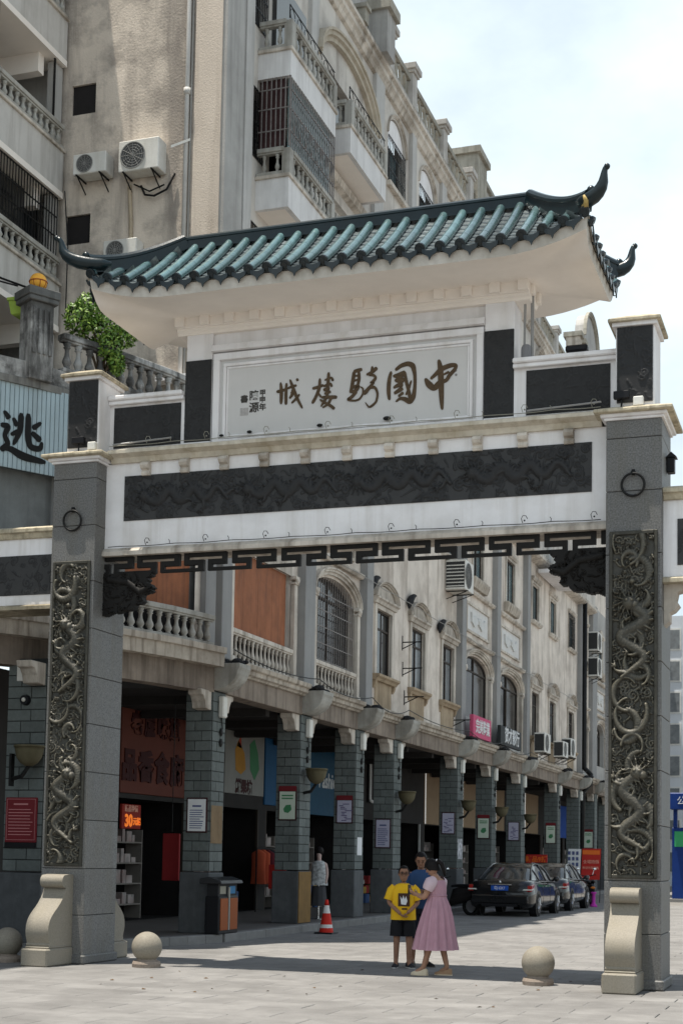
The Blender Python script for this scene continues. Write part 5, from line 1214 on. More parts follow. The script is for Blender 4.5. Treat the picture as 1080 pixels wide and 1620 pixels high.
for a,b in zip(bays[:-1],bays[1:]):
    shop(a+.25,b-.25)
    MB().box(-9.2,-9.0,a-.22 if a>8.5 else a,a+.25,.145,4.9).build('shop_pier', midin, SW); MB().box(-9.2,-9.0,a+.25,b-.22,2.75,4.9).build('shop_fascia', midin, SW)
    MB().box(-9.06,-9.0,a+.25,a+.32,.15,2.75).box(-9.06,-9.0,b-.29,b-.22,.15,2.75).build('door_frame', lframe if int(a)%2 else wframe, SW)
def board_e(name,y0,y1,z0,z1,mat,label,x=-8.95,d=.06,cat='sign'):
    t=thing(name,label,cat,(x,(y0+y1)/2,z0)); MB().box(x-d,x,y0,y1,z0,z1).build('board',mat,t,bevel=.008); return t
brs=M('brick_red_sign',(.14,.042,.028),.6,.1,2,.2,(.1,.04,.03))
t=board_e('shop_sign',8.84,12.1,2.86,4.88,brs,'large brick red shop sign with two rows of dark characters inside the first arcade bay')
for i,ch in enumerate('老屋味道'): text(ch,.50,flat('deep_red_lettering',(.05,.012,.012)),(-8.945,9.5+i*.62,4.35),'e',t,'character',.02,.03)
for i,ch in enumerate('品香食府'): text(ch,.70,flat('deep_red_lettering',(.05,.012,.012)),(-8.945,9.2+i*.78,3.42),'e',t,'character',.02,.035)
t=board_e('price_board',8.86,9.72,2.1,2.62,flat('dark_red_board',(.30,.03,.02)),'small lit red price board reading 30 hung in the dark first shop',x=-8.9)
text('30',.36,M('orange_glow',(.95,.22,.03),.6,glow=.35),(-8.895,9.15,2.26),'e',t,'price',.006,.012); text('元起',.17,M('orange_glow',(.95,.22,.03),.6),(-8.895,9.53,2.25),'e',t,'lettering',.006,.006); text('新品特價',.15,M('pale_red_print',(.8,.4,.3),.6),(-8.895,9.26,2.52),'e',t,'lettering',.006,.004)
t=board_e('shop_sign',14.3,16.85,3.1,4.7,M('pale_poster_board',(.26,.26,.24),.5,.1,2),'pale grey shop sign with yellow and green leaf pictures behind the second column')
for pts,mt in (([(14.9,4.2),(15.1,4.45),(15.5,4.15),(15.6,3.75),(15.3,3.6),(14.95,3.7)],M('yellow_print',(.45,.22,.03),.6)),([(15.85,4.4),(16.15,4.55),(16.4,4.2),(16.5,3.8),(16.2,3.5),(15.9,3.75)],greenp),([(15.0,4.3),(15.25,4.6),(15.3,4.25)],M('red_print',(.4,.06,.03),.6))): MB().prism(pts,'x',-8.952,-8.943).build('fruit_picture',mt,t)
text('鮮果坊',.36,flat('deep_red_lettering',(.05,.012,.012)),(-8.944,15.5,3.28),'e',t,'lettering',.004,.02)
t=board_e('shop_sign',16.95,18.05,2.9,4.75,bluep,'narrow dark blue shop panel right of the leaf picture sign')
t=board_e('shop_sign',20.2,22.8,2.75,4.95,M('teal_blue_sign',(.012,.07,.13),.5),'wide teal blue shop sign behind the third column with white lettering')
text('Fashion',.62,M('white_letter',(.65,.66,.66),.5),(-8.945,22.0,3.75),'e',t,'lettering',.006,.01)
t=board_e('shop_sign',25.7,26.5,3.3,4.72,flat('black_board',(.02,.018,.018)),'tall white outlined oblong sign in the dark arcade behind the fourth column',x=-8.93)
r_=MB(); r_.tube([(-8.92,26.1+.3*math.cos(a)*(1 if True else 1),4.0+(.55 if math.sin(a)>0 else -.55)+.12*math.sin(a)) for a in np.linspace(0,6.283,20,endpoint=False)],.05,6,closed=True); r_.build('neon_outline',M('white_tube',(.8,.8,.78),.4),t)
tanm=M('tan_screen',(.34,.24,.15),.7,.08,3)
for y0,y1,zt,lb in ((32.4,34.3,4.85,'tall tan shop screen with a bright white outline in the wide arcade bay'),(37.85,40.4,4.85,'tan shop screen with white top strip behind the fifth column'),(43.6,45.3,4.8,'tan and orange vertical shop screen behind the sixth column'),(49.7,52.8,4.9,'pale brown shop screen behind the parked black car')):
    t=board_e('shop_screen',y0,y1,2.78,zt,tanm,lb,cat='screen')
    MB().box(-8.95,-8.93,y0,y1,zt-.03,zt+.03).box(-8.95,-8.93,y0-.03,y0+.03,2.78,zt-.03).build('bright_edge',M('glowing_edge',(.95,.93,.88),.5,glow=.25),t)  # bright screen outline drawn as faintly glowing white strips
board_e('shop_screen',34.6,37,1.0,2.7,M('brown_panel',(.14,.06,.04),.6),'low dark brown shop panel in the wide arcade bay behind the people',cat='screen')
board_e('shop_sign',58.5,60.5,2.7,4.4,blueb,'strong blue vertical shop sign deep in the far arcade')

# stock piled at shop doors
rr=random.Random(77)
for k,(y0,lb) in enumerate(((12.9,'stacked cartons and bags by the door of the second shop'),(18.9,'stacked shoe boxes by the door of the third shop'),(24.6,'stacked goods by the door of the fourth shop'),(29.2,'stacked cartons by the door of the fifth shop'))):
    t=thing('goods_stack',lb,'goods',(-8.6,y0,.145))
    for j in range(14):
        w,d,h=rr.uniform(.2,.38),rr.uniform(.2,.34),rr.uniform(.12,.28); col=rr.choice([(.30,.20,.11),(.38,.36,.33),(.25,.03,.03),(.05,.09,.20),(.35,.22,.05)]); lev=j//5; x=-8.75+rr.uniform(-.05,.05); y=y0+(j%5)*.36
        MB().box(x-d/2,x+d/2,y-w/2,y+w/2,.148+lev*.29,.148+lev*.29+h).build('carton',M('carton_%02d%02d%02d'%tuple(int(q*99) for q in col),col,.8,.2,5),t,bevel=.01)
# ================================================================ things fixed to the arcade columns
ORD=['first','second','third','fourth','fifth','sixth','seventh','eighth','ninth']
def notice(x0,x1,y,z0,z1,paper,head,label,style):
    t=thing('notice_board',label,'notice board',((x0+x1)/2,y,z0),'notice boards on the arcade columns')
    MB().box(x0,x1,y-.035,y-.016,z0,z1).build('frame',flat('dark_brown_frame',(.045,.018,.02)),t,bevel=.006)
    MB().box(x0+.03,x1-.03,y-.039,y-.0355,z0+.03,z1-(.10 if head else .03)).build('poster',paper,t)
    if head: MB().box(x0+.01,x1-.01,y-.042,y-.0355,z1-.09,z1+.02).build('header',redp,t)
    w=x1-x0-.1; h=z1-z0-.2; m=MB(); rr=random.Random(int(y*13+x0*7))
    if style=='text':
        for k in range(9): m.box(x0+.07,x0+.07+w*rr.uniform(.55,.9),y-.0405,y-.0395,z0+.08+k*h/11,z0+.08+k*h/11+h*.035)
        m.box(x0+.12,x1-.12,y-.0405,y-.0395,z0+.08+h*.88,z0+.08+h*.95); m.build('print',flat('blue_print',(.08,.10,.22)),t)
    elif style=='green':
        for k in range(2): m.box(x0+.08,x1-.08,y-.0405,y-.0395,z1-.2-k*.06,z1-.17-k*.06)
        cx,cz=(x0+x1)/2,z0+h*.48; m.prism([(cx-.09,cz),(cx-.03,cz+.08),(cx+.08,cz+.09),(cx+.1,cz-.02),(cx+.02,cz-.09),(cx-.07,cz-.07)],'y',y-.0405,y-.0395); m.build('print',greenp,t)
    else:
        for k in range(11):
            x=x0+.06+rr.uniform(0,w*.55); m.box(x,x+rr.uniform(.06,.2),y-.0405,y-.0395,z0+.06+k*h/11.5,z0+.06+k*h/11.5+h*.05)
        m.build('print',flat('violet_print',(.13,.11,.22)),t)
spec=[(0,papr,False,'text','pale blue white notice board with text lines',2.64,1.99),(1,papg,True,'green','pale green notice board with red header and green emblem',3.06,2.34),(2,papl,True,'mix','lilac notice board with red header',3.02,2.37),(3,papl,False,'text','pale blue notice board with a text block',2.57,1.81),(4,papl,False,'mix','lilac notice board without header',2.95,2.29),(5,papg,True,'green','pale green notice board with red header',2.99,2.22),(6,papl,False,'mix','lilac notice board above the black car',2.9,2.22),(7,papg,True,'green','green and white notice board with red header',3.02,2.2)]
for i,pa,hd,stl,lb,zt,zb in spec:
    y=COLS[i][0]; notice(-6.06,-5.64,y,zb,zt,pa,hd,lb+' on the %s arcade column'%ORD[i],stl)
notice(-6.1,-5.64,49.2,2.1,2.95,papg,True,'farthest green and white notice board on the column beyond the rain pipe','green')
# red plaque, enamel plate, lamp on the corner column
t=thing('wall_plaque','dark red plaque with white writing on the brick corner column left of the gate','plaque',(-6.98,1.73,1.72))
MB().box(-7.27,-6.70,1.70,1.735,1.74,2.46).build('plate',redp,t,bevel=.008); MB().box(-7.27,-6.70,1.698,1.71,1.66,1.739).build('foot_strip',blackp,t)
m=MB(); pm=M('pink_print',(.50,.22,.22),.7)
for k in range(9): m.box(-7.21,-6.80+.03*math.sin(k*2.),1.697,1.6995,1.86+k*.05,1.872+k*.05)
m.box(-7.12,-6.86,1.697,1.6995,2.34,2.365); m.box(-7.245,-6.725,1.697,1.6995,2.43,2.436).box(-7.245,-6.725,1.697,1.6995,1.78,1.786).box(-7.245,-7.239,1.697,1.6995,1.786,2.43).box(-6.731,-6.725,1.697,1.6995,1.786,2.43); m.build('print',pm,t)
t=thing('enamel_plate','square white plate high on the brick corner column','plate',(-7.0,1.73,4.33)); MB().box(-7.16,-6.86,1.715,1.735,4.34,4.60).build('plate',acw,t,bevel=.01); MB().box(-7.04,-6.98,1.70,1.714,4.43,4.5).build('mark',M('rust_mark',(.3,.2,.12),.8),t)
t=thing('round_spotlight','small round black spotlight on the brick corner column','spotlight',(-6.98,1.7,3.95)); MB().tube([(-6.98,1.735,4.03),(-6.98,1.66,4.03)],[.09,.075],14).build('housing',blackp,t,smooth=False); MB().ball((-6.98,1.655,4.03),.035,10,6).build('lens',acw,t,smooth=True)
# half-bowl planters hung on the columns
bowlg=M('ochre_bowl',(.115,.10,.06),.75,.2,6,.5,(.08,.07,.04),.3)
def bowl(x,y,z,label):
    t=thing('wall_bowl_planter',label,'planter',(x,y,z),'bowl planters hung on the columns')
    prof=[(.06,0),(.14,.05),(.20,.14),(.225,.25),(.235,.30),(.245,.30),(.245,.33),(.20,.33),(.18,.25)]
    MB().lathe(prof,(x,y,z),14).build('bowl',bowlg,t,smooth=True); MB().lathe([(.19,.29),(.0,.31)],(x,y,z),14,False).build('soil',flat('soil',(.03,.025,.02)),t)
    MB().tube([(x-.3,y,z-.2),(x-.12,y,z-.16),(x,y,z+.0)],[.035,.035,.03],7).box(x-.33,x-.29,y-.05,y+.05,z-.32,z+.2).build('arm',iron,t)
bowl(-6.75,1.5,2.95,'ochre bowl planter on the brick corner column left of the gate pillar')
for i,z in ((1,3.14),(3,2.96),(4,2.99),(5,2.95),(6,2.85)): bowl(-5.3,sum(COLS[i])/2-.1,z,'ochre bowl planter on an iron arm at the %s arcade column from the gate'%ORD[i])
# white lantern tubes and cable drops on the columns
for i,(a,b) in enumerate(COLS):
    y=(a+b)/2+.05; t=thing('wall_lantern','white plastic wall lantern under the bracket of the %s arcade column from the gate'%ORD[i],'lantern',(-5.54,y,4.2),'white lanterns at the column heads')
    MB().box(-5.59,-5.48,y-.10,y+.10,4.15,4.55).build('shade',M('white_plastic',(.72,.71,.66),.5,.05,5,.3,(.4,.37,.3)),t,bevel=.02)
    MB().tube([(-5.56,y,4.15),(-5.55,y+.03,3.95),(-5.56,y-.02,3.8)],.012,5).ball((-5.56,y+.0,3.88),.05,7,5,(.6,1,1.6)).ball((-5.56,y,3.68),.055,7,5,(.5,1,1.5)).build('cable_drop',iron,t)
# shopfront boards on the upper ledge
t=thing('ledge_sign','crimson shop sign with white characters on the ledge above the sixth column','sign',(-5.25,25.8,5.3)); MB().box(-5.42,-5.30,24.75,27.1,5.30,5.98).build('board',pinkp,t,bevel=.01); text('完美鞋業',.46,M('white_letter',(.65,.66,.66),.5),(-5.292,25.95,5.62),'e',t,'lettering',.008,.008)
t=thing('ledge_sign','black shop sign with white characters on the ledge right of the crimson one','sign',(-5.25,30,5.35)); MB().box(-5.42,-5.30,28.5,31.7,5.34,5.98).build('board',flat('charcoal_board',(.03,.033,.034)),t,bevel=.01); text('贺才影行',.56,M('white_letter',(.65,.66,.66),.5),(-5.292,30.2,5.66),'e',t,'lettering',.008,.01)
# poster and taped sheet on column street faces
t=thing('paper_sheet','brown paper sheet pasted on the street side of the first arcade column','poster',(-5.58,6.2,1.8)); MB().box(-5.586,-5.578,5.99,6.5,1.80,2.50).build('sheet',M('kraft_paper',(.17,.115,.065),.8,.25,6,.5,(.25,.19,.12)),t)
t=thing('paper_sheet','small white sheet pasted on the street side of the third arcade column','poster',(-5.58,14.7,1.6)); MB().box(-5.586,-5.578,14.55,14.9,1.62,2.05).build('sheet',papr,t)
t=thing('paper_sheet','black and white poster on the street side of the fifth arcade column','poster',(-5.58,24.3,1.5)); MB().box(-5.586,-5.576,24.1,24.65,1.55,2.15).build('sheet',M('mottled_poster',(.4,.4,.42),.6,.9,9),t)
# floodlights on the gate copings
for x,lb in ((-5.15,'small black floodlight on the coping of the left gate pillar'),(2.78,'small black floodlight on the coping of the right gate pillar')):
    t=thing('floodlight',lb,'floodlight',(x,-.06,7.52)); MB().tube([(x,-.06,7.5),(x,-.06,7.6)],.015,6).box(x-.10,x+.10,-.11,-.03,7.60,7.70).build('housing',blackp,t,bevel=.01); MB().box(x-.08,x+.08,-.03,-.024,7.615,7.685).build('lens',acw,t)
    MB().box(x+.15,x+.28,-.08,.0,7.50,7.62).build('ballast',acw,t,bevel=.01)
t=thing('hanging_lamp_box','small black lamp box on the right side of the right gate pillar','lamp',(3.36,.5,6.7)); MB().box(3.30,3.40,.42,.56,6.72,6.92).build('box',blackp,t,bevel=.01); MB().prism([(3.29,6.92),(3.43,6.92),(3.36,6.99)],'y',.4,.58).build('lid',blackp,t)
t=thing('roof_speaker','grey cylindrical loudspeaker on the right side wall of the gate','loudspeaker',(1.40,.5,8.42)); MB().lathe([(.06,0),(.07,.02),(.07,.2),(.05,.24),(.0,.25)],(1.40,.5,8.40),12).build('case',flat('grey_case',(.2,.2,.21)),t,smooth=True); MB().tube([(1.36,.56,8.4),(1.37,.56,9.3)],.018,6).tube([(1.47,.56,8.4),(1.47,.56,9.35)],.025,6).build('conduit',pilm,t)
t=thing('roof_camera','black camera housing on top of the right side wall of the gate','camera',(2.1,.5,8.42)); MB().box(1.95,2.25,.42,.56,8.47,8.56).build('housing',blackp,t,bevel=.02); MB().tube([(2.1,.5,8.39),(2.1,.5,8.48)],.02,6).build('stem',blackp,t)

# ================================================================ street furniture
def bollard(x,y,label):
    t=thing('stone_ball_bollard',label,'bollard',(x,y,0),'stone ball bollards in line with the gate')
    MB().ball((x,y,.285),.215,28,18).build('ball',drumst,t,smooth=True); MB().lathe([(.20,0),(.205,.05),(.19,.085),(.15,.10),(.13,.12)],(x,y,.0),24).build('base',M('pinkish_granite',(.27,.22,.18),.7,.2,30,.3,(.15,.12,.1)),t)
bollard(-3.88,.06,'stone ball bollard right of the left gate pillar'); bollard(1.71,.11,'stone ball bollard left of the right gate pillar'); bollard(-6.03,-.12,'stone ball bollard left of the left gate pillar, cut by the frame')
# traffic cone
t=thing('traffic_cone','red and white traffic cone standing in the shade by the arcade kerb','traffic cone',(-4.68,9.9,0)); cx,cy=-4.68,9.9
MB().box(cx-.2,cx+.2,cy-.2,cy+.2,.0,.03).build('foot',blackp,t,bevel=.01); cr=flat('cone_red',(.55,.03,.02)); cwh=flat('cone_white',(.7,.68,.66))
def rc(z): return .155-.125*(z/.70)
for z0,z1,mt,nm in ((.03,.12,cr,'body_band'),(.12,.19,cwh,'reflective_band'),(.19,.42,cr,'body_band'),(.42,.58,cwh,'reflective_band'),(.58,.70,cr,'tip')): MB().lathe([(rc(z0),z0),(rc(z1),z1)],(cx,cy,0),18,caps=(nm=='tip')).build(nm,mt,t,smooth=True)
# litter bin
t=thing('litter_bin','black double litter bin with two orange doors at the first arcade column','litter bin',(-5.37,6.1,.15))
MB().box(-5.53,-5.25,5.68,6.58,.15,.84).build('body',blackp,t,bevel=.02); MB().box(-5.50,-5.28,5.70,6.56,.84,1.06).build('mouth_block',flat('bin_dark',(.02,.02,.022)),t)
MB().prism([(-5.62,1.06),(-5.18,1.06),(-5.20,1.12),(-5.40,1.19),(-5.62,1.16)],'y',5.62,6.64).build('lid',M('bin_lid',(.03,.03,.032),.25),t,bevel=.015)
for y0,y1 in ((5.74,6.08),(6.18,6.52)):
    MB().box(-5.252,-5.235,y0,y1,.22,.80).build('door',flat('orange_door',(.26,.075,.025)),t,bevel=.01); MB().box(-5.277,-5.27,y0+.03,y1-.05,.88,1.02).build('mouth_label',flat('label_blue',(.04,.16,.32)) if y0>6 else flat('label_grey',(.25,.24,.2)),t)
MB().box(-5.262,-5.232,6.11,6.15,.22,1.0).build('divider',flat('grey_divider',(.3,.3,.28)),t)

# ================================================================ cars
def sedan(label, y_rear, xc, paint, plate=True):
    L=4.7; t=thing('parked_car',label,'car',(0,0,0)); yr=0.
    S=[(0,.70,.34,.70),(.05,.80,.27,.86),(.18,.86,.23,.97),(.5,.895,.21,1.02),(1.0,.90,.20,1.02),(1.7,.90,.20,.98),(2.4,.90,.20,.96),(3.1,.90,.20,.95),(3.6,.89,.20,.91),(4.1,.86,.22,.84),(4.45,.78,.26,.74),(4.62,.66,.32,.64),(4.68,.5,.38,.56)]
    rows=[]
    for y,w,zl,zt in S:
        h=[(w*.80,zl),(w*.95,zl+.05),(w,zl+.2),(w*1.0,(zl+zt)/2+.03),(w*.97,zt-.12),(w*.92,zt-.04),(w*.72,zt),(w*.3,zt+.015),(0,zt+.018)]
        rows.append([(a,y,z) for a,z in h]+[(-a,y,z) for a,z in h[::-1][1:]])
    m=MB(); m.grid(rows); n=len(rows[0]); m.f.append(tuple(range(n-1,-1,-1))); m.f.append(tuple((len(rows)-1)*n+i for i in range(n)))
    body=m.build('body',paint,t,smooth=True)
    prof=[(.62,1.01,.72,0),(.95,1.17,.66,1),(1.30,1.33,.60,1),(1.55,1.415,.57,2),(1.9,1.455,.56,2),(2.3,1.455,.56,2),(2.7,1.415,.57,2),(3.0,1.30,.62,1),(3.35,1.12,.68,1),(3.65,.955,.74,0)]
    base=lambda y: .97+.03*(y<2)
    cr=[]
    for y,z,w,k in prof:
        zb=min(base(y),z-.005); cr.append([(.82,y,zb),(.82-(.82-w)*.5,y,zb+(z-zb)*.55),(w,y,z-.02*(z-zb)),(w*.7,y,z+.012),(0,y,z+.02),(-w*.7,y,z+.012),(-w,y,z-.02*(z-zb)),(-.82+(.82-w)*.5,y,zb+(z-zb)*.55),(-.82,y,zb)])
    MB().grid(cr).build('windows',M('car_glass',(.02,.025,.03),.05,.2,2,spec=.9,bump=0),t,smooth=True)
    rf=[[(p[0]*1.01,p[1],p[2]+.006) for p in r[2:7]] for r in cr[2:8]]; MB().grid(rf).build('roof',paint,t,smooth=True)
    pl=MB()
    for s in (1,-1):
        pts=[(s*(abs(r[2][0])+.008),r[2][1],r[2][2]+.0) for r in cr]; pl.tube(pts,.028,6)
        for k in (2,5,7):
            r=cr[k]; pl.tube([(s*.825,r[0][1],r[0][2]),(s*(abs(r[1][0])+.008),r[1][1],r[1][2]),(s*(abs(r[2][0])+.006),r[2][1],r[2][2])],.025,5)
    pl.build('pillars',paint,t,smooth=True)
    for yw in (.95,3.72):
        for s in (1,-1):
            a=MB(); a.tube([(s*.70,yw,.33),(s*.902,yw,.33)],.385,20); a.build('wheel_arch',blackp,t)
            w=MB(); w.tube([(s*.69,yw,.32),(s*.72,yw,.32),(s*.90,yw,.32),(s*.915,yw,.32)],[.29,.32,.32,.295],22); wo=w.build('wheel',flat('tyre_rubber',(.015,.015,.015),.8),t)
            r_=MB(); r_.tube([(s*.90,yw,.32),(s*.918,yw,.32)],.22,20)
            r_.build('rim',M('dark_alloy',(.10,.10,.105),.3,metal=.8),wo); q=MB()
            for k in range(5):
                an=k*1.2566; q.tube([(s*.92,yw,.32),(s*.922,yw+.205*math.cos(an),.32+.205*math.sin(an))],[.035,.025],5)
            q.build('spokes',M('alloy',(.42,.42,.43),.3,metal=.9),wo)
    for s in (1,-1):
        m=MB(); m.prism([(.03,.70),(.10,.86),(.42,.90),(.44,.80),(.12,.70)],'x',s*.60,s*.885); m.build('tail_light',M('tail_lamp',(.32,.015,.012),.15,.1,6,coat=.5),t,bevel=.01)
        MB().prism([(.02,.735),(.03,.765),(.3,.79),(.3,.76)],'x',s*.62,s*.89).build('reverse_light',M('clear_lamp',(.7,.68,.62),.15,coat=.5),t)
        m=MB(); m.ball((s*.99,3.05,1.02),.10,10,7,(1.0,.6,.75)); m.tube([(s*.85,3.1,.97),(s*.95,3.06,1.0)],.03,5); m.build('wing_mirror',paint,t,smooth=True)
        MB().ball((s*.62,4.42,.66),.13,10,7,(1.2,.7,.55)).build('headlight',M('clear_lamp',(.7,.68,.62),.15,coat=.5),t,smooth=True)
        m=MB()
        for yy in (1.9,2.75): m.box(s*.898,s*.915,yy,yy+.16,.82,.845)
        m.build('door_handle',M('chrome',(.6,.6,.6),.15,metal=1),t)
        MB().tube([(s*.905,.9,.975),(s*.905,3.3,.945)],.012,5).build('belt_trim',M('chrome',(.6,.6,.6),.15,metal=1),t)
        for yy in (1.62,2.62,3.45): MB().box(s*.897,s*.9035,yy,yy+.012,.30,.93).build('door_gap',blackp,t)
    MB().box(-.24,.24,-.012,.04,.715,.85).build('number_plate',blueb,t,bevel=.006); text('粤J·62K7',.105,papr,(0,-.0135,.782),'s',t,'plate_lettering',.001,.001,.8)
    MB().box(-.33,.33,-.006,.03,.865,.895).build('boot_trim',M('chrome',(.6,.6,.6),.15,metal=1),t,bevel=.006); MB().ball((0,.02,.955),.04,8,5,(1,.4,1)).build('badge',M('chrome',(.6,.6,.6),.15,metal=1),t)
    m=MB(); m.prism([(-.035,.36),(-.05,.48),(-.03,.60),(.15,.62),(.15,.33)],'x',-.80,.80); m.build('rear_bumper',paint,t,bevel=.03); MB().box(-.5,.5,-.03,.1,.28,.36).build('lower_valance',blackp,t)
    t.location=(xc,y_rear,0); return t
sedan('black sedan parked at the kerb seen from behind, nearest of the parked cars',20.9,-3.56,M('black_car_paint',(.012,.012,.013),.14,.1,2,coat=.55,bump=0))
sedan('dark grey sedan parked in front of the black one along the arcade',26.1,-3.55,M('dark_car_paint',(.022,.022,.023),.16,.1,2,coat=.9,bump=0))
# scooters
def scooter(x,y,rz,label,col):
    t=thing('parked_scooter',label,'scooter',(0,0,0),'scooters parked by the arcade')
    for yy in (-.62,.62):
        w=MB(); w.tube([(.0+.24*0,yy+.24*math.cos(a),.26+.24*math.sin(a)) for a in np.linspace(0,6.283,18,endpoint=False)],.055,7,closed=True); wo=w.build('wheel',flat('tyre_rubber',(.015,.015,.015),.8),t,smooth=True)
        MB().tube([(-.03,yy,.26),(.03,yy,.26)],.16,14).build('rim',M('alloy',(.42,.42,.43),.3,metal=.9),wo)
    m=MB(); rows=[]
    for yy,z0,z1,w in ((-.85,.55,.72,.08),(-.6,.42,.80,.15),(-.3,.32,.80,.17),(-.05,.26,.70,.16),(.05,.24,.34,.15),(.3,.24,.33,.15),(.38,.28,.85,.17),(.48,.40,.98,.14),(.62,.5,.9,.08)): rows.append([(w*.7,yy,z0),(w,yy,(z0+z1)/2),(w*.6,yy,z1),(-w*.6,yy,z1),(-w,yy,(z0+z1)/2),(-w*.7,yy,z0)])
    m.grid(rows,True); n=6; m.f.append(tuple(range(n))); m.f.append(tuple((len(rows)-1)*n+i for i in range(n))); m.build('body',col,t,smooth=True)
    rows=[[(.12*q,yy,z),(.14*q,yy,z+.05),(0,yy,z+.08),(-.14*q,yy,z+.05),(-.12*q,yy,z)] for yy,z,q in ((-.75,.78,.8),(-.5,.79,1.1),(-.2,.78,1.1),(.0,.76,.8))]; MB().grid(rows).build('seat',blackp,t,smooth=True)
    MB().tube([(-.34,.34,1.06),(-.15,.42,1.02),(0,.44,1.0),(.15,.42,1.02),(.34,.34,1.06)],.018,6).tube([(0,.44,1.0),(0,.62,.3)],.03,6).build('handlebar',iron,t)
    for s in (1,-1): MB().tube([(s*.22,.4,1.04),(s*.28,.42,1.22)],.008,5).ball((s*.30,.42,1.26),.06,9,6,(1.1,.4,.8)).build('mirror',M('chrome',(.6,.6,.6),.15,metal=1),t)
    MB().ball((0,-.86,.62),.06,8,5,(1.4,.5,.7)).build('tail_light',M('amber_lamp',(.5,.15,.02),.2),t); MB().ball((0,.6,.86),.08,10,6,(1.1,.5,.9)).build('headlight',M('clear_lamp',(.7,.68,.62),.15,coat=.5),t)
    t.location=(x,y,0); t.rotation_euler=(0,0,rz)
scooter(-3.25,33.6,.35,'black scooter parked beyond the two cars beside the gate pillar',M('black_car_paint',(.012,.012,.013),.14,coat=.9,bump=0))
scooter(-5.05,21.6,1.2,'dark scooter standing between the arcade and the nearest car',flat('dark_scooter',(.025,.022,.022),.4))
t=thing('plastic_stand','small magenta plastic stand on the road beyond the cars','stand',(-2.7,31.4,0)); MB().lathe([(.14,0),(.12,.05),(.06,.12),(.06,.42),(.10,.46),(.10,.5),(0,.5)],(-2.7,31.4,0),14).build('stand',flat('magenta_plastic',(.45,.04,.35)),t,smooth=True)
# banner stands by the kerb
def banner(x0,x1,y,z0,z1,mat,label,tilt=.04):
    t=thing('banner_stand',label,'banner',((x0+x1)/2,y,0)); m=MB()
    m.add([(x0,y,z0),(x1,y,z0),(x1+tilt,y+.1,z1),(x0+tilt,y+.1,z1),(x0,y+.03,z0),(x1,y+.03,z0),(x1+tilt,y+.13,z1),(x0+tilt,y+.13,z1)],[(0,1,2,3),(7,6,5,4),(0,3,7,4),(1,5,6,2),(3,2,6,7),(0,4,5,1)]); m.build('sheet',mat,t)
    MB().tube([(x0,y+.06,0),(x0+tilt,y+.14,z1)],.015,5).tube([(x1,y+.06,0),(x1+tilt,y+.14,z1)],.015,5).tube([((x0+x1)/2,y+.5,0),((x0+x1)/2,y+.14,z1*.8)],.015,5).build('legs',iron,t); return t
t=banner(-4.46,-3.98,36,.75,1.98,papr,'white price banner with rows of small dark pictures on a stand beyond the cars'); m=MB()
for i in range(3):
    for j in range(5): m.box(-4.42+i*.15,-4.33+i*.15,35.99+.0+j*.017,35.995+j*.017,.92+j*.21,1.05+j*.21)
m.build('print',flat('blue_print',(.08,.10,.22)),t)
t=banner(-3.93,-3.24,36,.85,2.0,redb,'red banner with orange heading on a stand right of the white price banner'); MB().box(-3.88,-3.24,36.07,36.076,1.78,1.94).build('heading',orang,t)
text('全場特價',.15,M('pale_red_print',(.8,.4,.3),.6),(-3.56,36.03,1.5),'s',t,'lettering',.003); text('歡迎光臨選購',.10,M('pale_red_print',(.8,.4,.3),.6),(-3.57,36.01,1.28),'s',t,'lettering',.003)
t=thing('shop_lightbox','orange and red shop light box low in the seventh arcade bay','sign',(-6.2,39.6,1.35)); MB().box(-6.75,-5.9,39.55,39.65,1.35,1.75).build('board',redb,t,bevel=.01); text('新品9折',.25,orang,(-6.33,39.545,1.55),'s',t,'lettering',.004,.008)
t=thing('narrow_sign','narrow pale blue vertical sign hung in the seventh arcade bay','sign',(-6.9,38,2.3)); MB().box(-7.05,-6.75,38,38.06,2.35,3.35).build('board',papr,t,bevel=.01); text('女',.22,bluep,(-6.9,37.995,3.1),'s',t,'lettering',.003); text('鞋',.22,bluep,(-6.9,37.995,2.7),'s',t,'lettering',.003)
# things standing in the arcade
t=thing('hanging_banner','plain dark red cloth banner hung beside the first arcade column','banner',(-7.0,6.6,.145)); MB().box(-6.9,-6.55,6.7,6.76,1.08,1.98).build('cloth',flat('cabinet_red',(.24,.02,.022)),t,bevel=.01); MB().tube([(-6.95,6.73,2.0),(-6.5,6.73,2.0)],.015,6).tube([(-6.72,6.73,2.0),(-6.72,6.73,4.6)],.008,5).build('hanging_rod',iron,t)
t=thing('clothes_rail','clothes rail hung with red and orange garments in the second shop','clothes rail',(-8.4,16.6,.145)); MB().tube([(-8.6,15.6,.15),(-8.6,15.6,1.75),(-8.6,17.5,1.75),(-8.6,17.5,.15)],.02,6).build('rail',iron,t)
for k,cc in enumerate(((.5,.1,.05),(.5,.1,.05),(.12,.02,.03),(.05,.05,.06),(.4,.05,.05),(.15,.14,.14))):
    y=15.75+k*.3; m=MB(); m.grid([[(-8.6-w*math.cos(a),y+.06*math.sin(a),z) for a in np.linspace(0,6.283,12,endpoint=False)] for w,z in ((.03,1.72),(.2,1.62),(.19,1.3),(.2,1.0),(.22,.85))],True); m.build('garment',M('garment_%d'%k,cc,.85),t,smooth=True)
t=thing('price_sign','red price sign reading 100 at the second shop door','sign',(-7.9,15.2,.9)); MB().box(-8.1,-7.65,15.2,15.24,.75,1.35).build('board',redb,t); text('100',.22,papr,(-7.88,15.197,1.05),'s',t,'lettering',.003)
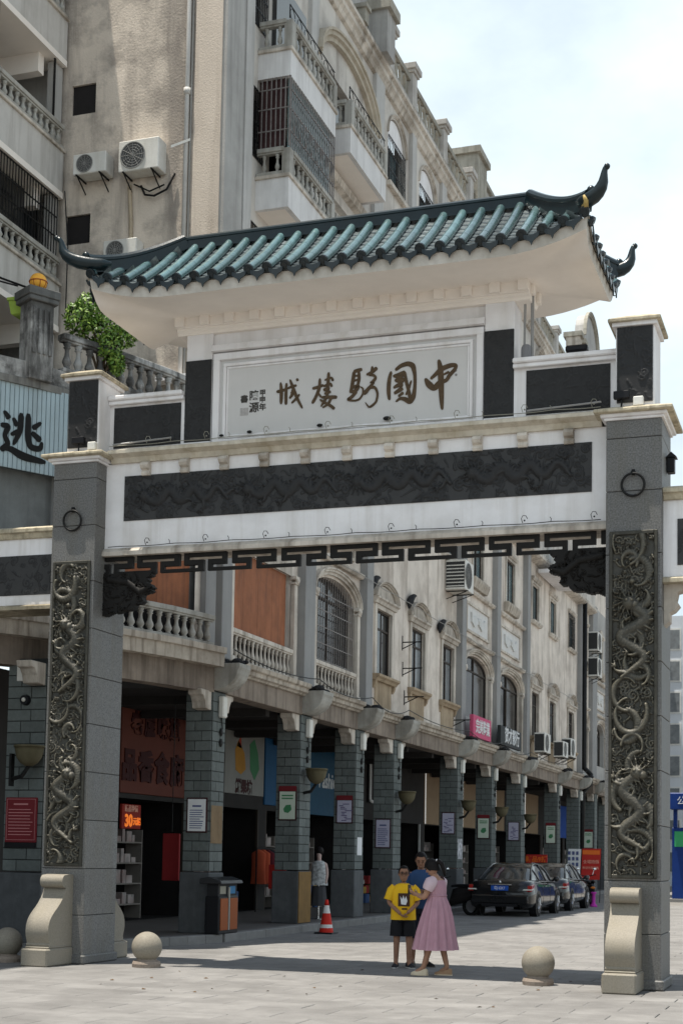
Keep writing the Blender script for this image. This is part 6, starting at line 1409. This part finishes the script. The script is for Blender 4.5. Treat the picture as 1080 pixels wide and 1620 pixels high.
# ================================================================ people
skin_m=M('skin',(.36,.20,.135),.55,.06,10,bump=.03); skin_d=M('skin_tanned',(.27,.145,.095),.55,.06,10,bump=.03); hairm=M('black_hair',(.010,.008,.008),.5,.3,40,bump=.4,bs=120,spec=.12)
def skinned(name, V, E, mat, parent, root=0, sub=2):
    """V: {key:(x,y,z,r)} or with (rx,ry); grows one continuous body surface"""
    keys=list(V); me=bpy.data.meshes.new(name); me.from_pydata([V[k][:3] for k in keys],[(keys.index(a),keys.index(b)) for a,b in E],[])
    o=bpy.data.objects.new(name,me); COL.objects.link(o); md=o.modifiers.new('skin','SKIN'); md.use_smooth_shade=True
    sv=me.skin_vertices[0].data
    for i,k in enumerate(keys):
        q=V[k]; sv[i].radius=(q[3],q[4] if len(q)>4 else q[3]); sv[i].use_root=(i==root)
    sm=o.modifiers.new('sub','SUBSURF'); sm.levels=sub; sm.render_levels=sub
    dg=bpy.context.evaluated_depsgraph_get(); new=bpy.data.meshes.new_from_object(o.evaluated_get(dg)); bpy.data.objects.remove(o)
    new.materials.clear(); new.materials.append(mat); new.shade_smooth()
    return new
def add_to(me, mb):
    """merge extra shapes (fingers, nose, ears) into a body mesh"""
    bm=bmesh.new(); bm.from_mesh(me); vs=[bm.verts.new(v) for v in mb.v]
    for f in mb.f:
        try: fc=bm.faces.new([vs[i] for i in f]); fc.smooth=True
        except ValueError: pass
    bmesh.ops.recalc_face_normals(bm,faces=bm.faces); bm.to_mesh(me); bm.free()
def rings(spec, n=28, ripple=0., k=14, ph=0.):
    """spec rows (cx,cy,z,rx,ry,ripple factor)"""
    rows=[]
    for cx,cy,z,rx,ry,rf in spec:
        rows.append([(cx+(rx+ripple*rf*math.sin(k*a+ph+z*1.5)+ripple*.6*rf*math.sin(5*a+ph*2))*math.cos(a), cy+(ry+ripple*rf*math.sin(k*a+ph+z*1.5))*math.sin(a), z) for a in np.linspace(0,2*math.pi,n,endpoint=False)])
    return rows
def head_mesh(c, s, tilt, mb):
    """skull, jaw, nose, ears, lips around centre c; s scale; faces -y before tilt (forward nod)"""
    q=MB(); rows=[]
    for k in range(13):
        t=k/12; z=-.115+.235*t; w=.076*math.sin(math.pi*min(1,.12+.88*t*.98))**.55 if t<1 else .01
        w={0:.030,1:.046,2:.056,3:.063,4:.068,5:.072,6:.074,7:.075,8:.0745,9:.071,10:.062,11:.045,12:.012}[k]
        d={0:.036,1:.052,2:.064,3:.072,4:.079,5:.085,6:.089,7:.091,8:.090,9:.085,10:.074,11:.053,12:.014}[k]
        cy={0:-.028,1:-.024,2:-.018,3:-.012,4:-.006}.get(k,0.)
        rows.append([(w*math.cos(a),cy+d*math.sin(a),z) for a in np.linspace(0,6.283,20,endpoint=False)])
    q.grid(rows,True); q.f.append(tuple(range(19,-1,-1))); q.f.append(tuple(12*20+i for i in range(20)))
    q.prism([(-.088,.022),(-.110,-.022),(-.104,-.032),(-.086,-.034)],'x',-.012,.012)              # nose
    q.ball((0,-.092,-.062),.022,8,5,(1.0,.45,.35))                                                # lips
    for sx in (1,-1): q.ball((sx*.076,.008,-.005),.030,8,6,(.35,.7,1.1))                          # ears
    R3=Matrix.Rotation(tilt,3,'X'); mb2=MB(); mb2.v=[tuple(Vector(c)+R3@(Vector(p)*s)) for p in q.v]; mb2.f=q.f
    def at(p): return tuple(Vector(c)+R3@(Vector(p)*s))
    mb.add(mb2.v,mb2.f); return at
def hand(mb, wrist, palm_dir, across, s=1., curl=.8):
    """palm and five separate bent fingers"""
    w=Vector(wrist); d=Vector(palm_dir).normalized(); a=Vector(across).normalized(); n=d.cross(a).normalized(); L=.075*s
    mb.grid([[tuple(w+d*L*t+a*wd*.5*math.cos(q)*s+n*.013*s*math.sin(q)) for q in np.linspace(0,6.283,10,endpoint=False)] for t,wd in ((-.1,.05),(.3,.066),(.75,.075),(1.0,.068))],True)
    for k,(off,ln) in enumerate(((-.028,.060),(-.0095,.07),(.0095,.066),(.028,.052))):
        b=w+d*L*.95+a*off*s; d1=(d*math.cos(curl*.5)+n*math.sin(curl*.5)); d2=(d*math.cos(curl*1.5)+n*math.sin(curl*1.5)); p1=b+d1*ln*.5*s; p2=p1+d2*ln*.5*s
        mb.tube([b,p1,p2],[.0088*s,.0082*s,.0065*s],6)
    b=w+d*L*.3-a*.034*s; p1=b+(d*.6-a*.7+n*.3).normalized()*.032*s; p2=p1+(d*.9-a*.1+n*.5).normalized()*.028*s; mb.tube([b,p1,p2],[.012*s,.010*s,.008*s],6)
def shoe(t, c, yaw, L, mat, sole):
    m=MB(); R2=Matrix.Rotation(yaw,3,'Z'); f=lambda p: tuple(Vector(c)+R2@Vector(p))
    rows=[]
    for y,w,h in ((.09,.030,.07),(.07,.036,.085),(.02,.038,.085),(-.05,.042,.062),(-.11,.044,.045),(-.15,.034,.034),(-.17,.016,.022)):
        y*=L/.26; rows.append([f((w*math.cos(a),y,.014+max(0,math.sin(a))*h)) for a in np.linspace(0,math.pi,8)]+[f((-w,y,.012)),f((w,y,.012))])
    m.grid(rows,True); m.f.append(tuple(range(10))); m.f.append(tuple(60+i for i in range(9,-1,-1))); m.build('shoe',mat,t,smooth=True)
    s=MB(); s.grid([[f((w*1.08*math.cos(a),y*L/.26,z)) for a in (0,math.pi)] for y,w in ((.095,.034),(.0,.040),(-.11,.046),(-.172,.02)) for z in (.0,)]); 
    pl=[(.034,.095),(.042,0),(.047,-.11),(.02,-.175),(-.02,-.175),(-.047,-.11),(-.042,0),(-.034,.095)]; s=MB(); n=8
    s.add([f((x,y*L/.26,z)) for z in (0,.016) for x,y in pl],[tuple(range(n-1,-1,-1)),tuple(range(n,2*n))]+[(i,(i+1)%n,(i+1)%n+n,i+n) for i in range(n)]); s.build('sole',sole,t)
def eyes(t, at, s, glasses=False):
    m=MB()
    for sx in (1,-1): m.ball(at((sx*.031,-.083,.010)),.0085*s,8,5); m.tube([at((sx*.016,-.090,.032)),at((sx*.033,-.089,.037)),at((sx*.050,-.080,.031))],.0035*s,5)
    m.build('eyes',hairm,t)
    if glasses:
        g=MB()
        for sx in (1,-1): g.tube([at((sx*.031+.024*math.cos(a),-.100,.008+.019*math.sin(a))) for a in np.linspace(0,6.283,14,endpoint=False)],.003,5,closed=True); g.tube([at((sx*.055,-.098,.012)),at((sx*.078,.0,.012))],.003,5)
        g.tube([at((-.008,-.101,.012)),at((.008,-.101,.012))],.003,5); g.build('glasses',iron,t)
def hair_cap(t, at, s, low=-.03, back=-.09, puff=.012, nm='hair'):
    m=MB(); rows=[]
    for k in range(9):
        u=k/8
        row=[]
        for a in np.linspace(0,6.283,24,endpoint=False):
            fr=max(0,-math.sin(a)); zb=(low if fr<.25 else low+.085*min(1,(fr-.25)*2.2)) if math.sin(a)<=0 else low+(back-low)*math.sin(a)
            th=math.pi/2*u; zt=.122+puff*.5; z=zb+(zt-zb)*math.sin(th); f=max(.0,1-((z-.01)/(.118))**2 if z>.01 else 1.-.3*((z-.01)/.12)**2)**.5
            jit=1+.03*math.sin(a*9+k); row.append(at(((.077+puff)*f*jit*math.cos(a),(.092+puff)*f*jit*math.sin(a)+.004,z)))
        rows.append(row)
    m.grid(rows,True); m.build(nm,hairm,t,smooth=True)

def boy():
    t=thing('person','boy in a yellow printed T-shirt and black shorts with clasped hands','person',(0,0,0)); s=.93
    V=dict(pel=(0,0,.80,.12,.09),sp=(0,0,.95,.11,.085),ch=(0,0,1.09,.125,.09),nk=(0,.0,1.205,.05,.05),nt=(0,-.012,1.27,.045,.045),
      hl=(.085,0,.74,.075),kl=(.09,-.01,.42,.052),al=(.095,.015,.09,.036),fl=(.10,-.09,.04,.034),hr=(-.085,0,.74,.075),kr=(-.09,-.01,.42,.052),ar=(-.095,.015,.09,.036),fr=(-.105,-.09,.04,.034),
      sl=(.15,0,1.16,.06),el=(.215,-.01,.95,.038),wl=(.05,-.165,.80,.025),sr=(-.15,0,1.16,.06),er=(-.215,-.01,.95,.038),wr=(-.045,-.165,.785,.025))
    me=skinned('body',V,[('pel','sp'),('sp','ch'),('ch','nk'),('nk','nt'),('pel','hl'),('hl','kl'),('kl','al'),('al','fl'),('pel','hr'),('hr','kr'),('kr','ar'),('ar','fr'),('ch','sl'),('sl','el'),('el','wl'),('ch','sr'),('sr','er'),('er','wr')],skin_d,t)
    x=MB(); at=head_mesh((0,-.022,1.375),.95,.10,x); hand(x,(.05,-.165,.80),(-.75,-.15,-.55),(0,-1,0),.9,.9); hand(x,(-.045,-.17,.785),(.7,-.25,-.5),(0,1,0),.9,.9); add_to(me,x); link('body',me,t)
    eyes(t,at,1.,True); hair_cap(t,at,1.,.0,-.07,.010)
    sh=MB(); sh.grid(rings([(0,0,.70,.185,.125,1),(0,0,.78,.18,.125,.8),(0,0,.92,.178,.125,.5),(0,0,1.05,.188,.125,.3),(0,0,1.13,.19,.118,.1),(0,.0,1.19,.15,.10,0),(0,.0,1.225,.085,.075,0),(0,-.003,1.232,.068,.064,0)],30,.006,7),True); so=sh.build('t_shirt',yel,t,smooth=True)
    for sx in (1,-1):
        q=MB(); q.tube([(sx*.12,0,1.165),(sx*.17,-.002,1.12),(sx*.205,-.008,1.02),(sx*.216,-.01,.985)],[.075,.076,.072,.074],12,caps=False); q.build('sleeve',yel,so,smooth=True)
    MB().box(-.085,.085,-.1335,-.126,.90,1.09).build('print',flat('dark_brown_print',(.06,.03,.02)),so); p=MB(); p.prism([(-.04,.93),(.03,.92),(.05,.98),(.03,1.05),(.01,1.0),(-.01,1.06),(-.03,1.0),(-.055,1.05)],'y',-.1365,-.1338); p.build('print_figure',papr,so); MB().box(-.03,.05,-.1315,-.1255,.85,.875).build('print_text',flat('dark_brown_print',(.06,.03,.02)),so)
    st=MB(); st.grid(rings([(0,0,.80,.155,.115,0),(0,0,.74,.165,.12,.5),(0,0,.68,.168,.12,1)],24,.004,6),True)
    for sx in (1,-1): st.tube([(sx*.075,0,.74),(sx*.088,-.002,.6),(sx*.095,-.006,.46)],[.092,.098,.10],14,caps=False)
    st.build('shorts',flat('black_cloth',(.014,.014,.016),.9),t,smooth=True)
    for sx,yw in ((1,.35),(-1,-.25)): shoe(t,(sx*.10,-.02,0),yw,.25,flat('dark_shoe',(.03,.03,.035),.7),flat('grey_sole',(.45,.44,.42),.7))
    t.location=(-.66,1.92,0); t.rotation_euler=(0,0,.35); return t
def woman():
    t=thing('person','woman in a long dusty pink dress bending over a phone, seen from behind','person',(0,0,0))
    V=dict(pel=(0,.02,.92,.13,.11),sp=(0,.02,1.06,.11,.085),ch=(0,-.005,1.22,.125,.09),nk=(0,-.03,1.36,.05,.05),nt=(0,-.05,1.41,.045,.045),
      hl=(.085,.02,.86,.085),kl=(.09,-.03,.48,.055),al=(.085,-.15,.10,.036),fl=(.085,-.27,.035,.034),hr=(-.085,.02,.86,.085),kr=(-.10,.03,.48,.055),ar=(-.12,.12,.11,.036),fr=(-.13,.0,.035,.034),
      sl=(.16,.0,1.30,.055),el=(.20,-.10,1.06,.04),wl=(.07,-.32,1.13,.025),sr=(-.16,.0,1.30,.055),er=(-.20,-.10,1.06,.04),wr=(-.05,-.31,1.10,.025))
    me=skinned('body',V,[('pel','sp'),('sp','ch'),('ch','nk'),('nk','nt'),('pel','hl'),('hl','kl'),('kl','al'),('al','fl'),('pel','hr'),('hr','kr'),('kr','ar'),('ar','fr'),('ch','sl'),('sl','el'),('el','wl'),('ch','sr'),('sr','er'),('er','wr')],skin_m,t)
    x=MB(); at=head_mesh((0,-.075,1.485),.97,.5,x); hand(x,(.07,-.32,1.13),(-.3,-.8,.25),(.6,0,.8),.9,1.1); hand(x,(-.05,-.31,1.10),(.25,-.8,.2),(.6,0,-.8),.9,1.1); add_to(me,x); link('body',me,t)
    eyes(t,at,1.); hair_cap(t,at,1.,-.05,-.11,.016)
    h=MB(); h.tube([at((0,.08,.02)),at((0,.13,.03)),at((.0,.16,-.03)),at((.01,.15,-.12)),at((0,.12,-.2))],[.03,.035,.032,.026,.012],10); h.ball(at((0,.105,.03)),.042,10,7); h.build('ponytail',hairm,t,smooth=True)
    MB().ball(at((.02,.12,.05)),.018,8,5,(1.6,.6,1)).build('hair_clip',flat('clip_white',(.6,.6,.62)),t)
    pink=M('dusty_pink_cloth',(.43,.25,.30),.85,.1,6,.35,(.30,.16,.20),.3,(20,20,1.2),bump=.1)
    d=MB(); d.grid(rings([(0,-.005,.36,.34,.30,1.0),(0,-.005,.45,.315,.28,1.0),(0,.0,.62,.275,.245,.9),(0,.01,.80,.235,.205,.75),(0,.015,.95,.195,.165,.5),(0,.01,1.06,.15,.125,.25),(0,.008,1.10,.142,.118,.1),(0,.0,1.16,.16,.13,.1),(0,-.008,1.24,.172,.128,.05),(0,-.012,1.285,.168,.118,.05),(0,-.015,1.31,.155,.108,0)],110,.024,15),True)
    do=d.build('dress',pink,t,smooth=True); MB().tube([(.146*math.cos(a),.008+.122*math.sin(a),1.10) for a in np.linspace(0,6.283,28,endpoint=False)],.012,6,closed=True).build('waist_band',pink,do,smooth=True)
    sheer=M('pale_pink_sheer',(.55,.42,.46),.8,.08,8,bump=.1)
    for sx in (1,-1):
        q=MB(); q.tube([(sx*.12,-.005,1.30),(sx*.17,-.01,1.285),(sx*.198,-.03,1.22),(sx*.205,-.05,1.175)],[.070,.086,.084,.070],14,caps=False); q.build('sleeve',sheer,do,smooth=True)
    ph=MB(); ph.box(-.045,.045,-.42,-.405,1.10,1.24); ph.build('phone',blackp,t,bevel=.006) if False else tag(ph.build('phone',blackp,None,bevel=.006),'black phone held up by the woman in the pink dress','phone')
    phone=[o for o in COL.objects if o.name.startswith('phone')][-1]
    cream=flat('cream_shoe',(.62,.52,.38),.6); shoe(t,(.085,-.17,0),.0,.24,cream,cream); shoe(t,(-.125,.10,0),.35,.24,flat('tan_sandal',(.35,.22,.13),.6),cream)
    MB().tube([(.07+.03*math.cos(a),-.30+.012*math.sin(a),1.128+.03*math.sin(a)) for a in np.linspace(0,6.283,14,endpoint=False)],.006,5,closed=True).build('bracelet',M('gilt',(.6,.45,.15),.3,metal=.8),t)
    mw=Matrix.Translation((.15,.80,0))@Matrix.Rotation(-1.72,4,'Z'); t.matrix_world=mw; phone.matrix_world=mw
    return t
def man():
    t=thing('person','dark haired man in a blue shirt behind the woman in the pink dress','person',(0,0,0))
    V=dict(pel=(0,.02,.92,.14,.11),sp=(0,.02,1.08,.13,.10),ch=(0,0,1.27,.145,.10),nk=(0,-.03,1.42,.058,.058),nt=(0,-.06,1.47,.05,.05),
      hl=(.095,.02,.87,.09),kl=(.10,-.02,.48,.06),al=(.10,.02,.10,.04),fl=(.11,-.11,.04,.036),hr=(-.095,.02,.87,.09),kr=(-.10,-.02,.48,.06),ar=(-.11,.02,.10,.04),fr=(-.12,-.11,.04,.036),
      sl=(.185,0,1.36,.065),el=(.235,-.06,1.09,.045),wl=(.08,-.27,1.10,.03),sr=(-.185,0,1.36,.065),er=(-.235,-.06,1.09,.045),wr=(-.07,-.26,1.08,.03))
    me=skinned('body',V,[('pel','sp'),('sp','ch'),('ch','nk'),('nk','nt'),('pel','hl'),('hl','kl'),('kl','al'),('al','fl'),('pel','hr'),('hr','kr'),('kr','ar'),('ar','fr'),('ch','sl'),('sl','el'),('el','wl'),('ch','sr'),('sr','er'),('er','wr')],skin_d,t)
    x=MB(); at=head_mesh((0,-.085,1.575),1.02,.45,x); hand(x,(.08,-.27,1.10),(-.5,-.8,.1),(0,0,1),1,1.); hand(x,(-.07,-.26,1.08),(.5,-.8,.1),(0,0,-1),1,1.); add_to(me,x); link('body',me,t)
    eyes(t,at,1.); hair_cap(t,at,1.,.0,-.08,.014)
    bs=flat('blue_shirt',(.03,.065,.15),.85); sh=MB(); sh.grid(rings([(0,.02,.86,.185,.14,1),(0,.02,1.0,.182,.138,.6),(0,.01,1.15,.19,.138,.4),(0,0,1.28,.21,.135,.2),(0,0,1.36,.20,.115,0),(0,-.015,1.41,.12,.09,0),(0,-.02,1.435,.075,.072,0)],30,.006,7),True); so=sh.build('shirt',bs,t,smooth=True)
    for sx in (1,-1): q=MB(); q.tube([(sx*.15,0,1.36),(sx*.20,-.01,1.31),(sx*.232,-.04,1.16),(sx*.238,-.055,1.12)],[.082,.085,.078,.08],12,caps=False); q.build('sleeve',bs,so,smooth=True)
    st=MB(); st.grid(rings([(0,.02,.94,.165,.125,0),(0,.02,.85,.178,.135,.5),(0,.02,.78,.18,.135,1)],24,.004,6),True)
    for sx in (1,-1): st.tube([(sx*.085,.02,.85),(sx*.10,-.01,.6),(sx*.105,-.01,.42)],[.10,.10,.10],14,caps=False)
    st.build('shorts',flat('navy_cloth',(.02,.022,.035),.9),t,smooth=True)
    for sx,yw in ((1,.6),(-1,-.2)): shoe(t,(sx*.115,-.03,0),yw,.27,flat('black_sandal',(.02,.018,.018),.6),flat('dark_sole',(.08,.07,.06),.8))
    t.location=(-.52,2.35,0); t.rotation_euler=(0,0,.25)
boy(); woman(); man()
# shop mannequin in the arcade
t=thing('mannequin','shop mannequin in a white patterned blouse standing behind the traffic cone','mannequin',(-5.98,13.0,.145)); x0,y0=-5.98,13.0
V=dict(pel=(x0,y0,1.05,.11,.09),ch=(x0,y0,1.35,.12,.09),nk=(x0,y0,1.5,.045),hd=(x0,y0-.01,1.6,.06,.07),tp=(x0,y0-.01,1.7,.06,.07),sl=(x0+.16,y0,1.42,.05),el=(x0+.2,y0,1.18,.035),wl=(x0+.19,y0-.05,.95,.025),sr=(x0-.16,y0,1.42,.05),er=(x0-.2,y0,1.18,.035),wr=(x0-.19,y0-.05,.95,.025))
me=skinned('body',V,[('pel','ch'),('ch','nk'),('nk','hd'),('hd','tp'),('ch','sl'),('sl','el'),('el','wl'),('ch','sr'),('sr','er'),('er','wr')],M('mannequin_pink',(.45,.33,.30),.5),t); link('body',me,t)
MB().grid(rings([(x0,y0,.92,.21,.16,1),(x0,y0,1.1,.19,.14,.6),(x0,y0,1.3,.185,.13,.3),(x0,y0,1.43,.17,.11,0),(x0,y0,1.48,.08,.07,0)],30,.01,9),True).build('blouse',M('patterned_blouse',(.42,.43,.43),.8,.7,16,.6,(.12,.13,.15),0),t,smooth=True)
MB().ball((x0,y0+.02,1.70),.105,12,8,(.9,1,1)).build('wig',hairm,t,smooth=True); MB().grid(rings([(x0,y0,.45,.20,.16,1),(x0,y0,.9,.16,.13,.4)],30,.012,9),True).build('skirt',M('dark_skirt',(.06,.06,.065),.85),t,smooth=True); MB().lathe([(.18,0),(.18,.02),(.02,.03),(.02,.9)],(x0,y0,.147),14).build('stand',M('chrome',(.6,.6,.6),.15,metal=1),t)

# ================================================================ right of the gate: kiosk, pale building, hoarding
t=thing('blue_kiosk','blue bus shelter panel with green notice beyond the right gate pillar','kiosk',(.2,40,0))
MB().box(-1.05,1.8,40,40.25,.12,2.9).build('panel',M('royal_blue',(.010,.035,.17),.4),t,bevel=.02); MB().box(-1.1,1.9,39.6,40.6,3.6,4.25).build('roof',M('royal_blue',(.010,.035,.17),.4),t,bevel=.03); [MB().box(q,q+.15,40,40.2,2.9,3.6).build('post',M('royal_blue',(.010,.035,.17),.4),t) for q in (-1.0,1.6)]
MB().box(-.95,.6,39.98,40.0,2.15,2.75).build('green_notice',flat('green_notice',(.05,.35,.14)),t); text('公交站',.35,papr,(-.3,39.59,3.92),'s',t,'lettering',.01)
MB().box(-1.3,2.2,39.5,41,0,.12).build('plinth',kerbm,t)
t=thing('pale_high_rise','pale blue glass building far behind the right gate pillar','building',(6,75,0))
MB().box(-6.4,18,75,95,0,17).build('wall',M('pale_cladding',(.55,.58,.62),.5,.05,1),t)
for k in range(8):
    for j in range(6): 
        f=MB().box(-5.9+j*1.9,-4.4+j*1.9,74.95,75,.8+k*2,2.2+k*2).build('window',lframe,t); MB().box(-5.8+j*1.9,-4.5+j*1.9,74.93,74.95,.9+k*2,2.1+k*2).build('pane',glassp,f)
# stray leaves and litter on the paving
lit=MB(); rr=random.Random(4)
for _ in range(26):
    x,y=rr.uniform(-3.4,2.4),rr.uniform(-3.5,1.4); a=rr.uniform(0,6.28); s=rr.uniform(.02,.045); lit.add([(x+s*math.cos(a),y+s*math.sin(a),.006),(x-s*.5*math.sin(a),y+s*.5*math.cos(a),.018),(x-s*math.cos(a),y-s*math.sin(a),.006),(x+s*.5*math.sin(a),y-s*.5*math.cos(a),.005)],[(0,1,2,3)])
o=lit.build('fallen_leaves',M('dry_leaf',(.10,.06,.03),.8),fixn=False); o['kind']='stuff'; o['label']='dry fallen leaves scattered on the paving'; o['category']='leaves'
